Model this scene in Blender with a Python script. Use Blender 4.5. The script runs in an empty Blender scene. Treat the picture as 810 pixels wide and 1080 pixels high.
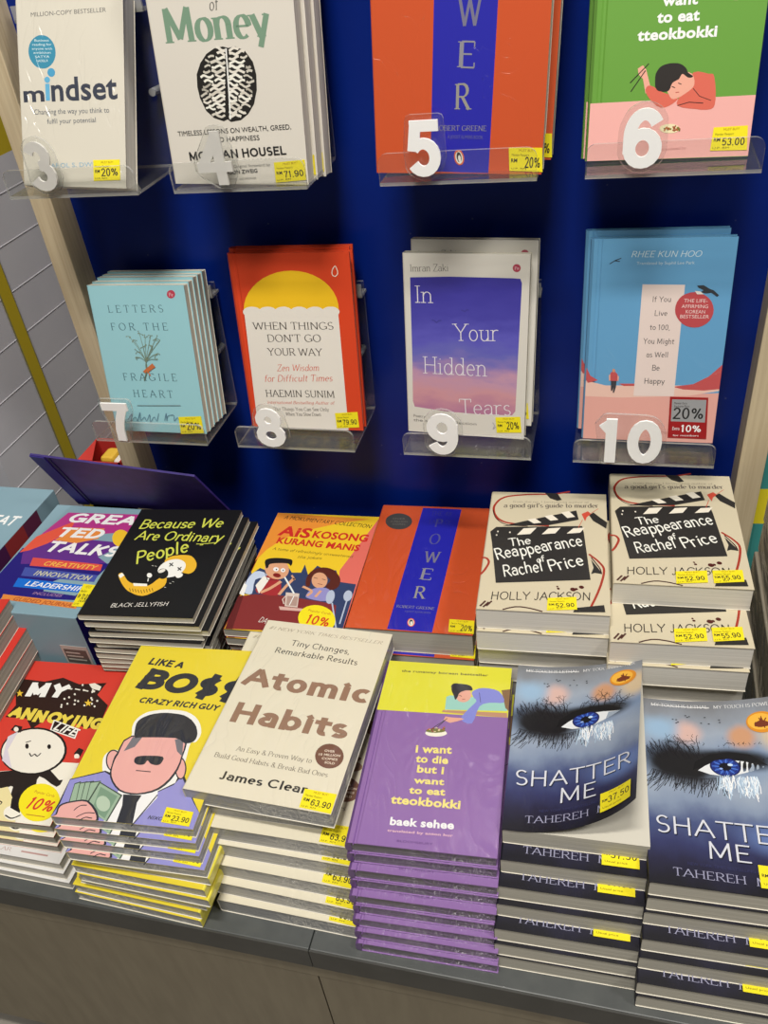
import bpy, bmesh, math, random
from mathutils import Matrix, Vector
from mathutils.geometry import tessellate_polygon
scene = bpy.context.scene
COL = scene.collection
Z0 = .46            # height of the counter top above the floor
# ---------------------------------------------------------------- camera
cam = bpy.data.cameras.new('camera'); cam_ob = bpy.data.objects.new('camera', cam); COL.objects.link(cam_ob)
R = [[0.967562, 0.230791, -0.1027584], [0.0606503, -0.6070547, -0.7923421], [-0.2452455, 0.7604078, -0.6013606]]
cam_ob.matrix_world = Matrix(((R[0][0], -R[1][0], -R[2][0], 0), (R[0][1], -R[1][1], -R[2][1], 0), (R[0][2], -R[1][2], -R[2][2], .826 + Z0), (0, 0, 0, 1)))
cam.sensor_fit = 'HORIZONTAL'; cam.sensor_width = 36; cam.lens = 884.857 / 810 * 36; cam.clip_start = .02
scene.camera = cam_ob
# ---------------------------------------------------------------- light and exposure
scene.view_settings.view_transform = 'Standard'; scene.view_settings.look = 'None'
scene.view_settings.gamma = 1; scene.view_settings.use_curve_mapping = False
scene.view_settings.exposure = 0
world = bpy.data.worlds.new('world'); scene.world = world; world.use_nodes = True
bg = world.node_tree.nodes['Background']; bg.inputs[0].default_value = (1, .965, .91, 1); bg.inputs[1].default_value = .11
def area(name, loc, aim, size, power, color):
    l = bpy.data.lights.new(name, 'AREA'); l.shape = 'RECTANGLE'; l.size, l.size_y = size; l.energy = power; l.color = color
    o = bpy.data.objects.new(name, l); COL.objects.link(o); o.location = (loc[0], loc[1], loc[2] + Z0)
    o.rotation_euler = (Vector(aim) - Vector(loc)).to_track_quat('-Z', 'Y').to_euler(); return o
area('ceiling_spot', (-.16, -.05, 2.3), (-.2, .7, .3), (.50, .12), 30, (1, .95, .87))
area('overhead_fill', (-.1, -1.0, 3.2), (-.2, .6, .2), (.8, .4), 40, (1, .96, .9))
area('overhead_fill', (1.3, -.1, 2.5), (-.3, .7, .3), (.4, .3), 22, (1, .96, .9))
area('overhead_fill', (-.2, 1.8, 2.5), (-.9, 1.0, .3), (.4, .3), 14, (1, .97, .93))  # added fill to brighten the left wall; no lamp known there
# ---------------------------------------------------------------- materials
GAIN = 1.12
def lin(h):
    h = h.lstrip('#'); c = [int(h[i:i+2], 16) / 255 for i in (0, 2, 4)]
    return [x / 12.92 if x <= .04045 else ((x + .055) / 1.055) ** 2.4 for x in c]
MATS = {}
def new_mat(name):
    m = bpy.data.materials.new(name); m.use_nodes = True
    nt = m.node_tree; return m, nt, nt.nodes['Principled BSDF']
def N(nt, t, **k):
    n = nt.nodes.new(t)
    for a, b in k.items():
        if a.startswith('i_'): n.inputs[int(a[2:])].default_value = b
        else: setattr(n, a, b)
    return n
def add_wrinkles(nt, b, strength=.25, scale=17):
    """clear shrink wrap: a glossy coat with sharp creases of its own"""
    tc = N(nt, 'ShaderNodeTexCoord'); mp = N(nt, 'ShaderNodeMapping'); mp.inputs['Rotation'].default_value = (.1, .2, .6); mp.inputs['Scale'].default_value = (1.5, .5, 1)
    no = N(nt, 'ShaderNodeTexNoise'); no.inputs['Scale'].default_value = scale; no.inputs['Detail'].default_value = 2; no.inputs['Distortion'].default_value = 1.6
    s1 = N(nt, 'ShaderNodeMath', operation='SUBTRACT'); s1.inputs[1].default_value = .5; s2 = N(nt, 'ShaderNodeMath', operation='ABSOLUTE'); s3 = N(nt, 'ShaderNodeMath', operation='POWER'); s3.inputs[1].default_value = .55
    bu = N(nt, 'ShaderNodeBump'); bu.inputs['Strength'].default_value = min(1, strength * 2.6); bu.inputs['Distance'].default_value = .006
    nt.links.new(tc.outputs['Object'], mp.inputs['Vector']); nt.links.new(mp.outputs[0], no.inputs['Vector'])
    nt.links.new(no.outputs['Fac'], s1.inputs[0]); nt.links.new(s1.outputs[0], s2.inputs[0]); nt.links.new(s2.outputs[0], s3.inputs[0])
    n2 = N(nt, 'ShaderNodeTexNoise'); n2.inputs['Scale'].default_value = 9; mk = N(nt, 'ShaderNodeMapRange'); mk.interpolation_type = 'SMOOTHSTEP'
    for i, x in enumerate((.43, .60, .12, 1)): mk.inputs[1 + i].default_value = x
    ml = N(nt, 'ShaderNodeMath', operation='MULTIPLY'); nt.links.new(tc.outputs['Object'], n2.inputs['Vector']); nt.links.new(n2.outputs['Fac'], mk.inputs[0])
    nt.links.new(s3.outputs[0], ml.inputs[0]); nt.links.new(mk.outputs[0], ml.inputs[1]); nt.links.new(ml.outputs[0], bu.inputs['Height']); nt.links.new(bu.outputs[0], b.inputs['Coat Normal'])
    b.inputs['Coat Weight'].default_value = 1; b.inputs['Coat Roughness'].default_value = .15; b.inputs['Coat IOR'].default_value = 1.5
def paint(h, wrap=0, rough=.5, gain=None):
    k = (h, wrap, rough, gain)
    if k in MATS: return MATS[k]
    m, nt, b = new_mat('print_' + h.lstrip('#') + ('_wrapped' if wrap else ''))
    c = [min(.84, v * (gain or GAIN)) for v in lin(h)]
    if wrap: c = [v * .96 + .013 for v in c]     # film haze plus the wrap's reflected veil, lifted into the base colour
    b.inputs['Base Color'].default_value = (*c, 1); b.inputs['Roughness'].default_value = rough
    b.inputs['Specular IOR Level'].default_value = .35
    if wrap: add_wrinkles(nt, b, .25 * wrap)
    MATS[k] = m; return m
def page_mat(name, c1, c2, wrap=0):
    k = ('page', name, wrap)
    if k in MATS: return MATS[k]
    m, nt, b = new_mat(name)
    tc = N(nt, 'ShaderNodeTexCoord'); mp = N(nt, 'ShaderNodeMapping'); mp.inputs['Scale'].default_value = (3, 3, 1400)
    no = N(nt, 'ShaderNodeTexNoise'); no.inputs['Scale'].default_value = 1; no.inputs['Detail'].default_value = 2
    cr = N(nt, 'ShaderNodeValToRGB'); cr.color_ramp.elements[0].position = .3; cr.color_ramp.elements[1].position = .72
    cr.color_ramp.elements[0].color = (*lin(c1), 1); cr.color_ramp.elements[1].color = (*lin(c2), 1)
    nt.links.new(tc.outputs['Object'], mp.inputs[0]); nt.links.new(mp.outputs[0], no.inputs['Vector']); nt.links.new(no.outputs['Fac'], cr.inputs[0]); nt.links.new(cr.outputs[0], b.inputs['Base Color'])
    b.inputs['Roughness'].default_value = .8; b.inputs['Specular IOR Level'].default_value = .15
    if wrap: add_wrinkles(nt, b, .5, 45)
    MATS[k] = m; return m
def noise_mat(name, c1, c2, scale=(1, 1, 1), nscale=6, rough=.5, bump=0, detail=4, lo=.35, hi=.65):
    m, nt, b = new_mat(name)
    tc = N(nt, 'ShaderNodeTexCoord'); mp = N(nt, 'ShaderNodeMapping'); mp.inputs['Scale'].default_value = scale
    no = N(nt, 'ShaderNodeTexNoise'); no.inputs['Scale'].default_value = nscale; no.inputs['Detail'].default_value = detail
    cr = N(nt, 'ShaderNodeValToRGB'); cr.color_ramp.elements[0].position = lo; cr.color_ramp.elements[1].position = hi
    cr.color_ramp.elements[0].color = (*lin(c1), 1); cr.color_ramp.elements[1].color = (*lin(c2), 1)
    nt.links.new(tc.outputs['Object'], mp.inputs[0]); nt.links.new(mp.outputs[0], no.inputs['Vector']); nt.links.new(no.outputs['Fac'], cr.inputs[0]); nt.links.new(cr.outputs[0], b.inputs['Base Color'])
    b.inputs['Roughness'].default_value = rough
    if bump:
        bu = N(nt, 'ShaderNodeBump'); bu.inputs['Strength'].default_value = bump; bu.inputs['Distance'].default_value = .002
        nt.links.new(no.outputs['Fac'], bu.inputs['Height']); nt.links.new(bu.outputs[0], b.inputs['Normal'])
    return m
def acrylic_mat(name, tint, base, edge=False):
    """clear sheet: lets light straight through, mirrors at grazing angles, a little haze of handling"""
    m = bpy.data.materials.new(name); m.use_nodes = True; nt = m.node_tree; nt.nodes.clear()
    out = N(nt, 'ShaderNodeOutputMaterial'); tr = N(nt, 'ShaderNodeBsdfTransparent'); tr.inputs[0].default_value = (*tint, 1)
    gl = N(nt, 'ShaderNodeBsdfGlossy'); gl.inputs['Roughness'].default_value = .06
    df = N(nt, 'ShaderNodeBsdfDiffuse'); df.inputs[0].default_value = (.75, .74, .70, 1)
    lw = N(nt, 'ShaderNodeLayerWeight'); pw = N(nt, 'ShaderNodeMath', operation='POWER'); pw.inputs[1].default_value = 5; fr = N(nt, 'ShaderNodeMath', operation='MULTIPLY_ADD'); fr.inputs[1].default_value = .9; fr.inputs[2].default_value = .04
    nt.links.new(lw.outputs['Facing'], pw.inputs[0]); nt.links.new(pw.outputs[0], fr.inputs[0])
    m1 = N(nt, 'ShaderNodeMixShader'); m2 = N(nt, 'ShaderNodeMixShader'); m1.inputs[0].default_value = base
    nt.links.new(tr.outputs[0], m1.inputs[1]); nt.links.new(df.outputs[0], m1.inputs[2])
    nt.links.new(fr.outputs[0], m2.inputs[0]); nt.links.new(m1.outputs[0], m2.inputs[1]); nt.links.new(gl.outputs[0], m2.inputs[2]); nt.links.new(m2.outputs[0], out.inputs[0])
    return m
ACR = acrylic_mat('clear_acrylic', (.95, .955, .95), .018)
ACE = acrylic_mat('acrylic_cut_edge', (.85, .86, .85), .30)
# ---------------------------------------------------------------- mesh builder
class M:
    def __init__(s): s.v = []; s.f = []; s.m = []; s.mats = []; s.smooth = []
    def mi(s, mat):
        if mat not in s.mats: s.mats.append(mat)
        return s.mats.index(mat)
    def add(s, vs, fs, mat, smooth=False):
        o = len(s.v); k = s.mi(mat); s.v += [tuple(p) for p in vs]
        for f in fs: s.f.append(tuple(i + o for i in f)); s.m.append(k); s.smooth.append(smooth)
    def box(s, x0, y0, z0, x1, y1, z1, mat, bev=0):
        if bev:
            bm = bmesh.new(); bmesh.ops.create_cube(bm, size=1)
            for v in bm.verts: v.co = ((x0 + x1) / 2 + v.co.x * (x1 - x0), (y0 + y1) / 2 + v.co.y * (y1 - y0), (z0 + z1) / 2 + v.co.z * (z1 - z0))
            bmesh.ops.bevel(bm, geom=bm.edges[:], offset=bev, segments=2, affect='EDGES', profile=.5)
            bm.verts.index_update(); s.add([v.co[:] for v in bm.verts], [[v.index for v in f.verts] for f in bm.faces], mat); bm.free(); return
        s.add([(x, y, z) for z in (z0, z1) for y in (y0, y1) for x in (x0, x1)], [(0, 2, 3, 1), (4, 5, 7, 6), (0, 1, 5, 4), (2, 6, 7, 3), (0, 4, 6, 2), (1, 3, 7, 5)], mat)
    def prism(s, pts, d, mat, edge=None, holes=()):
        """polygon pts (3-d points, flat) pushed along d"""
        n = len(pts); d = Vector(d); q = [Vector(p) for p in pts]
        tri = tessellate_polygon([q])
        s.add(q, tri, mat); s.add([p + d for p in q], [t[::-1] for t in tri], mat)
        s.add(q + [p + d for p in q], [(i, (i + 1) % n, n + (i + 1) % n, n + i) for i in range(n)], edge or mat)
    def build(s, name, parent=None, uv=None, warp=None):
        me = bpy.data.meshes.new(name)
        vs = [warp(*p) for p in s.v] if warp else s.v
        me.from_pydata(vs, [], s.f)
        for m in s.mats: me.materials.append(m)
        me.polygons.foreach_set('material_index', s.m); me.polygons.foreach_set('use_smooth', s.smooth)
        if uv:
            l = me.uv_layers.new(name='UVMap'); idx = [0] * len(me.loops); me.loops.foreach_get('vertex_index', idx)
            flat = []
            for i in idx: flat += [s.v[i][0] / uv[0], s.v[i][1] / uv[1]]
            l.data.foreach_set('uv', flat)
        me.update()
        o = bpy.data.objects.new(name, me); COL.objects.link(o)
        if parent: o.parent = parent
        return o
def tag(o, label=None, cat=None, group=None, kind=None):
    if label: o['label'] = label
    if cat: o['category'] = cat
    if group: o['group'] = group
    if kind: o['kind'] = kind
    return o
def empty(name, loc=(0, 0, 0), yaw=0):
    o = bpy.data.objects.new(name, None); COL.objects.link(o); o.empty_display_size = .03; o.location = loc; o.rotation_euler = (0, 0, yaw); return o
def copy_tree(o, parent=None):
    c = o.copy(); COL.objects.link(c)
    if parent: c.parent = parent
    for ch in o.children: copy_tree(ch, c)
    return c
# ---------------------------------------------------------------- lettering
def A(cx, cy, rx, ry, a0, a1, n=10): return [(cx + rx * math.cos(math.radians(a0 + (a1 - a0) * i / n)), cy + ry * math.sin(math.radians(a0 + (a1 - a0) * i / n))) for i in range(n + 1)]
X = .64
G = {
'A': (.84, [[(.04, 0), (.42, 1)], [(.42, 1), (.8, 0)], [(.19, .35), (.65, .35)]]),
'B': (.7, [[(.12, 0), (.12, 1)], [(.12, 1)] + A(.36, .765, .25, .235, 90, -90) + [(.12, .53)], [(.12, .53)] + A(.38, .265, .28, .265, 90, -90) + [(.12, 0)]]),
'C': (.78, [A(.44, .5, .38, .5, 42, 318, 16)]),
'D': (.8, [[(.12, 0), (.12, 1)], [(.12, 1)] + A(.32, .5, .42, .5, 90, -90, 14) + [(.12, 0)]]),
'E': (.64, [[(.12, 0), (.12, 1)], [(.12, 1), (.58, 1)], [(.12, .52), (.5, .52)], [(.12, 0), (.6, 0)]]),
'F': (.6, [[(.12, 0), (.12, 1)], [(.12, 1), (.56, 1)], [(.12, .52), (.48, .52)]]),
'G': (.84, [A(.44, .5, .38, .5, 42, 330, 16), [(.78, .42), (.78, .08)], [(.55, .42), (.78, .42)]]),
'H': (.82, [[(.12, 0), (.12, 1)], [(.7, 0), (.7, 1)], [(.12, .52), (.7, .52)]]),
'I': (.3, [[(.15, 0), (.15, 1)]]),
'J': (.46, [[(.32, 1), (.32, .2)] + A(.17, .2, .15, .2, 0, -150, 8)]),
'K': (.76, [[(.12, 0), (.12, 1)], [(.68, 1), (.12, .42)], [(.3, .6), (.72, 0)]]),
'L': (.62, [[(.12, 0), (.12, 1)], [(.12, 0), (.58, 0)]]),
'M': (1.0, [[(.12, 0), (.14, 1)], [(.14, 1), (.5, .1)], [(.5, .1), (.86, 1)], [(.86, 1), (.88, 0)]]),
'N': (.84, [[(.12, 0), (.12, 1)], [(.12, 1), (.72, 0)], [(.72, 0), (.72, 1)]]),
'O': (.88, [A(.44, .5, .38, .5, 90, 450, 22)]),
'P': (.66, [[(.12, 0), (.12, 1)], [(.12, 1)] + A(.36, .74, .26, .26, 90, -90) + [(.12, .48)]]),
'Q': (.88, [A(.44, .5, .38, .5, 90, 450, 22), [(.5, .25), (.82, -.12)]]),
'R': (.74, [[(.12, 0), (.12, 1)], [(.12, 1)] + A(.36, .75, .25, .25, 90, -90) + [(.12, .5)], [(.36, .5), (.7, 0)]]),
'S': (.6, [A(.3, .745, .22, .255, 35, 270, 12) + A(.3, .255, .24, .255, 90, -145, 12)[1:]]),
'T': (.7, [[(.35, 0), (.35, 1)], [(.03, 1), (.67, 1)]]),
'U': (.8, [[(.12, 1), (.12, .3)] + A(.4, .3, .28, .3, 180, 360, 12) + [(.68, .3), (.68, 1)]]),
'V': (.8, [[(.04, 1), (.4, 0)], [(.4, 0), (.76, 1)]]),
'W': (1.12, [[(.04, 1), (.3, 0)], [(.3, 0), (.56, .95)], [(.56, .95), (.82, 0)], [(.82, 0), (1.08, 1)]]),
'X': (.76, [[(.06, 1), (.7, 0)], [(.06, 0), (.7, 1)]]),
'Y': (.76, [[(.04, 1), (.38, .48)], [(.72, 1), (.38, .48)], [(.38, .48), (.38, 0)]]),
'Z': (.68, [[(.08, 1), (.62, 1)], [(.62, 1), (.06, 0)], [(.06, 0), (.64, 0)]]),
'a': (.54, [A(.26, .45, .19, .19, 160, 0, 8) + [(.45, .42), (.45, 0)], A(.25, .19, .2, .19, 70, 290, 10) + [(.44, .12)]]),
'b': (.6, [[(.1, 0), (.1, 1)], A(.32, .32, .22, .32, 170, -170, 14)]),
'c': (.5, [A(.28, .32, .22, .32, 50, 310, 12)]),
'd': (.6, [[(.5, 0), (.5, 1)], A(.28, .32, .22, .32, 10, 350, 14)]),
'e': (.54, [[(.07, .34), (.48, .34)] + A(.28, .32, .21, .32, 5, 310, 14)]),
'f': (.38, [[(.16, 0), (.16, .8)] + A(.3, .8, .14, .2, 180, 60, 6), [(.02, X), (.34, X)]]),
'g': (.58, [A(.27, .34, .2, .3, 0, 360, 14), [(.47, X), (.47, -.08)] + A(.27, -.08, .2, .22, 0, -150, 8)]),
'h': (.6, [[(.1, 0), (.1, 1)], [(.1, .42)] + A(.3, .42, .19, .22, 150, 0, 8) + [(.49, .42), (.49, 0)]]),
'i': (.26, [[(.13, 0), (.13, X)], [(.11, .86), (.15, .9)]]),
'j': (.26, [[(.14, X), (.14, -.1)] + A(.02, -.1, .12, .18, 0, -100, 6), [(.12, .86), (.16, .9)]]),
'k': (.56, [[(.1, 0), (.1, 1)], [(.48, X), (.1, .24)], [(.22, .38), (.52, 0)]]),
'l': (.26, [[(.13, 0), (.13, 1)]]),
'm': (.9, [[(.1, 0), (.1, X)], [(.1, .42)] + A(.28, .42, .17, .22, 150, 0, 8) + [(.45, .42), (.45, 0)], [(.45, .42)] + A(.63, .42, .17, .22, 150, 0, 8) + [(.8, .42), (.8, 0)]]),
'n': (.6, [[(.1, 0), (.1, X)], [(.1, .42)] + A(.3, .42, .19, .22, 150, 0, 8) + [(.49, .42), (.49, 0)]]),
'o': (.56, [A(.28, .32, .22, .32, 90, 450, 18)]),
'p': (.6, [[(.1, -.32), (.1, X)], A(.32, .32, .22, .32, 170, -170, 14)]),
'q': (.6, [[(.5, -.32), (.5, X)], A(.28, .32, .22, .32, 10, 350, 14)]),
'r': (.42, [[(.1, 0), (.1, X)], [(.1, .38)] + A(.3, .4, .2, .24, 170, 60, 6)]),
's': (.44, [A(.22, .475, .15, .165, 35, 270, 10) + A(.22, .155, .17, .155, 90, -145, 10)[1:]]),
't': (.38, [[(.16, .86), (.16, .14)] + A(.28, .14, .12, .14, 180, 300, 6), [(.02, X), (.34, X)]]),
'u': (.6, [[(.1, X), (.1, .22)] + A(.28, .22, .18, .22, 180, 340, 8) + [(.49, .2)], [(.49, X), (.49, 0)]]),
'v': (.54, [[(.03, X), (.27, 0)], [(.27, 0), (.51, X)]]),
'w': (.8, [[(.03, X), (.22, 0)], [(.22, 0), (.4, .6)], [(.4, .6), (.58, 0)], [(.58, 0), (.77, X)]]),
'x': (.54, [[(.05, X), (.49, 0)], [(.05, 0), (.49, X)]]),
'y': (.54, [[(.03, X), (.27, 0)], [(.51, X), (.2, -.3)]]),
'z': (.5, [[(.06, X), (.44, X)], [(.44, X), (.05, 0)], [(.05, 0), (.46, 0)]]),
"'": (.2, [[(.1, 1), (.08, .78)]]), '.': (.22, [[(.09, .0), (.13, .04)]]), ',': (.22, [[(.12, .05), (.06, -.16)]]),
'&': (.78, [[(.72, 0), (.2, .7)] + A(.34, .8, .16, .18, 200, -20, 8) + [(.46, .66), (.12, .36)] + A(.32, .24, .24, .24, 160, 330, 8) + [(.66, .4)]]),
'#': (.7, [[(.2, 0), (.3, 1)], [(.42, 0), (.52, 1)], [(.06, .66), (.66, .66)], [(.04, .34), (.62, .34)]]),
'1': (.4, [[(.2, 0), (.2, 1)], [(.2, 1), (.06, .86)]]), '4': (.6, [[(.42, 0), (.42, 1)], [(.42, 1), (.04, .3)], [(.04, .3), (.56, .3)]]),
'0': (.6, [A(.3, .5, .22, .5, 90, 450, 20)]), '2': (.58, [A(.29, .72, .21, .28, 170, -25, 12) + [(.08, 0)], [(.08, 0), (.52, 0)]]),
'3': (.58, [A(.28, .75, .19, .25, 160, -90, 12), A(.28, .27, .22, .27, 90, -160, 12)]), '5': (.58, [[(.48, 1), (.16, 1)], [(.16, 1), (.1, .5)], A(.28, .31, .22, .31, 142, -150, 16)]),
'6': (.6, [A(.3, .3, .22, .3, 90, 450, 18), A(.32, .55, .24, .45, 35, 180, 12) + [(.08, .3)]]), '7': (.56, [[(.06, 1), (.5, 1)], [(.5, 1), (.42, .82), (.32, .55), (.25, .25), (.23, 0)]]),
'9': (.6, [A(.3, .7, .22, .3, 90, 450, 18), A(.28, .45, .24, .45, 215, 360, 12) + [(.52, .7)]]), '%': (.95, [A(.22, .76, .13, .2, 90, 450, 14), A(.73, .24, .13, .2, 90, 450, 14), [(.28, 0), (.67, 1)]]),
'$': (.64, [A(.32, .715, .22, .215, 35, 270, 12) + A(.32, .275, .24, .225, 90, -145, 12)[1:], [(.32, -.1), (.32, 1.1)]]), '!': (.24, [[(.12, .3), (.12, 1)], [(.12, .0), (.12, .06)]]),
'8': (.6, [A(.3, .75, .19, .24, 90, 450, 14), A(.3, .26, .23, .26, 90, 450, 14)]),
}
STY = {  # thick, thin, serif length, nib degrees, slant, jitter
 'serifm': (.155, .05, .14, 14, 0, 0), 'serif': (.10, .045, .13, 20, 0, 0), 'serifb': (.20, .05, .15, 8, 0, 0), 'serifi': (.095, .04, .09, 20, .22, 0), 'slab': (.055, .045, .14, 0, 0, 0), 'slabb': (.26, .18, .2, 0, 0, .02),
 'handb': (.135, .115, 0, 30, .08, .035), 'hand': (.10, .085, 0, 30, .08, .035), 'chalk': (.13, .09, 0, 40, .05, .05)}
def strip(pts, wfun, closed=False):
    """ribbon along a polyline; returns verts, faces"""
    P = [Vector((p[0], p[1])) for p in pts]; vs = []; fs = []
    n = len(P)
    loop = n > 4 and (P[0] - P[-1]).length < 1e-4
    for i, p in enumerate(P):
        a = P[i - 1] if i else (P[-2] if loop else P[0]); b = P[i + 1] if i < n - 1 else (P[1] if loop else P[-1])
        d = b - a
        if d.length < 1e-9: d = Vector((1, 0))
        d.normalize(); w = wfun(d) / 2; nn = Vector((-d.y, d.x))
        vs += [(p + nn * w), (p - nn * w)]
    for i in range(n - 1): fs.append((2 * i, 2 * i + 1, 2 * i + 3, 2 * i + 2))
    return [(v.x, v.y) for v in vs], fs
def stroke_text(txt, sty):
    geo = sty.startswith('geo')     # plain sans drawn with one pen: geo<thickness>, i = slanted, j = bouncing
    if geo:
        t_ = float(sty.rstrip('ij')[3:]) / 100; th, tn, se, nib, sl, jit = t_, t_ * .9, 0, 0, .2 if 'i' in sty else 0, .06 if 'j' in sty else 0
    else: th, tn, se, nib, sl, jit = STY[sty]
    rnd = random.Random(txt)
    vs = []; fs = []; x = 0
    lay = [0]
    def put(v, f):
        o = len(vs); vs.extend((p[0], p[1], lay[0]) for p in v); lay[0] += 1; fs.extend(tuple(i + o for i in q) for q in f)
    nb = math.radians(nib)
    def wf(d): return tn + (th - tn) * abs(math.sin(math.atan2(d.y, d.x) - nb)) ** 1.2
    for ch in txt:
        if ch == ' ': x += .34; continue
        lay[0] = 0
        g = G.get(ch) or G.get(ch.upper()) or G['I']; w, S = g
        jx, jy, jr = (rnd.uniform(-jit, jit), rnd.uniform(-jit, jit), rnd.uniform(-jit, jit) * 1.5)
        def tr(p):
            px, py = p
            if geo: py = th / 2 + min(max(py, 0), 1) * (1 - th) + min(py, 0) + max(py - 1, 0)
            px, py = px + py * jr, py - (px - w / 2) * jr * .6
            return (x + px + py * sl + jx * .4, py + jy)
        for st in S:
            if geo:
                st = list(st)
                for e, o2 in ((0, 1), (-1, -2)):    # square ends on straight strokes
                    d_ = Vector(st[e]) - Vector(st[o2]); lone = len(st) == 2
                    if d_.length > .001 and (lone or (abs(d_.x) < .02 or abs(d_.y) < .02) and d_.length > .1) and ch not in '%': d_ = d_.normalized() * th * (.5 if not (lone and abs(d_.x) > .05 and abs(d_.y) > .05) else .2); st[e] = (st[e][0] + d_.x, st[e][1] + d_.y)
            P = [tr(p) for p in st]
            if jit and len(st) == 2 and not geo:   # hand drawn: bow the straight strokes a little
                a, b = P; P = [a, ((a[0] + b[0]) / 2 + rnd.uniform(-jit, jit) * .7, (a[1] + b[1]) / 2 + rnd.uniform(-jit, jit) * .7), b]
            put(*strip(P, wf))
            if geo: pass
            elif not se:                  # round ends
                for p in (P[0], P[-1]):
                    r = (th + tn) / 4; put([(p[0] + r * math.cos(k * math.pi / 4), p[1] + r * math.sin(k * math.pi / 4)) for k in range(8)], [tuple(range(8))])
            else:
                for e, o2 in ((0, 1), (-1, -2)):
                    px, py = st[e]; qx, qy = st[o2]; dy = abs(py - qy); dx = abs(px - qx)
                    if (dy > dx * .9 and any(abs(py - k) < .02 for k in (0, 1, X, -.32)) and not (ch in 'ANMVWvw' and sum(1 for t in S for q in (t[0], t[-1]) if abs(q[0] - px) + abs(q[1] - py) < .01) > 1)):
                        lft = ch in 'bdhklnmpriuqy' and py > .5
                        s0, s1 = (-se, se) if not (lft and len(st) < 4) else (-se, 0)
                        t = tn * (.8 if sty != 'slabb' else 1); yy = py + (t / 2 if py < .1 else -t / 2)
                        put([tr((px + s0, yy - t / 2)), tr((px + s1, yy - t / 2)), tr((px + s1, yy + t / 2)), tr((px + s0, yy + t / 2))], [(0, 1, 2, 3)])
                    elif dx > dy * 3 and ch in 'EFTLZzG' and abs(py - .52) > .1 and len(st) == 2:
                        s_ = -1 if py > .5 else 1; t = tn * .9
                        if not (ch in 'EFL' and px < .2) and not (ch in 'Zz' and ((py > .5 and px > .3) or (py < .5 and px < .3))) and ch != 'G':
                            put([tr((px - t / 2, py)), tr((px + t / 2, py)), tr((px + t / 2, py + s_ * .2)), tr((px - t / 2, py + s_ * .2))], [(0, 1, 2, 3)])
        x += w + .06 + (th * .5 - .03 if geo else 0)
    return vs, fs, 1.0
FST = {'sans': (0, 0), 'light': (-.008, 0), 'sansm': (.010, 0), 'bold': (.022, 0), 'fat': (.034, 0), 'boldi': (.026, .2), 'sansi': (0, .2)}
TC = {}
def raw_font(txt, off):
    c = bpy.data.curves.new('tmp', 'FONT'); c.body = txt; c.size = 1; c.offset = off; c.resolution_u = 3; c.fill_mode = 'FRONT'
    c.space_character = 1 + off * 1.5
    o = bpy.data.objects.new('tmp', c); COL.objects.link(o)
    dg = bpy.context.evaluated_depsgraph_get(); me = bpy.data.meshes.new_from_object(o.evaluated_get(dg))
    v = [(p.co.x, p.co.y, 0) for p in me.vertices]; f = [tuple(p.vertices) for p in me.polygons]
    bpy.data.objects.remove(o); bpy.data.curves.remove(c); bpy.data.meshes.remove(me); return v, f
def text_shape(txt, sty):
    k = (txt, sty)
    if k in TC: return TC[k]
    if sty in STY or sty.startswith('geo'): v, f, cap = stroke_text(txt, sty)
    else:
        off, sh = FST[sty]; v, f = raw_font(txt, off)
        kc = ('cap', off)
        if kc not in TC: TC[kc] = max(p[1] for p in raw_font('H', off)[0])
        cap = TC[kc]; v = [(p[0] + p[1] * sh, p[1], 0) for p in v]
    x0 = min(p[0] for p in v); x1 = max(p[0] for p in v)
    TC[k] = ([((p[0] - x0) / (x1 - x0), p[1] / cap, p[2]) for p in v], f); return TC[k]
def cut(poly, ax, lo, hi):
    for c, sg in ((lo, 1), (hi, -1)):
        out = []
        for p, q in zip(poly, poly[1:] + poly[:1]):
            dp, dq = (p[ax] - c) * sg, (q[ax] - c) * sg
            if dp >= 0: out.append(p)
            if dp * dq < 0: t = dp / (dp - dq); out.append(tuple(a + (b - a) * t for a, b in zip(p, q)))
        poly = out
        if len(poly) < 3: return []
    return poly
class Grid:
    """collects flat faces cut along a fine grid so that they can follow a bent cover"""
    def __init__(s, m, W, L): s.m = m; s.W = W; s.L = L
    def add(s, vs, fs, mat):
        nx, ny = 28, 12
        for f in fs:
            P = [tuple(vs[i]) for i in f]; x0 = min(p[0] for p in P); x1 = max(p[0] for p in P)
            P = [p + (p[0] / s.W * nx - p[1] / s.L * ny,) for p in P]
            for i in range(max(0, int(x0 / s.W * nx)), min(nx - 1, int(x1 / s.W * nx)) + 1):
                c = cut(P, 0, s.W * i / nx, s.W * (i + 1) / nx)
                if not c: continue
                y0 = min(p[1] for p in c); y1 = max(p[1] for p in c)
                for j in range(max(0, int(y0 / s.L * ny)), min(ny - 1, int(y1 / s.L * ny)) + 1):
                    d = cut(c, 1, s.L * j / ny, s.L * (j + 1) / ny)
                    for lo in (i - j - 1, i - j):
                        e = cut(d, 3, lo, lo + 1) if d else d
                        if e: s.m.add([p[:3] for p in e], [tuple(range(len(e)))], mat)
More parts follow.
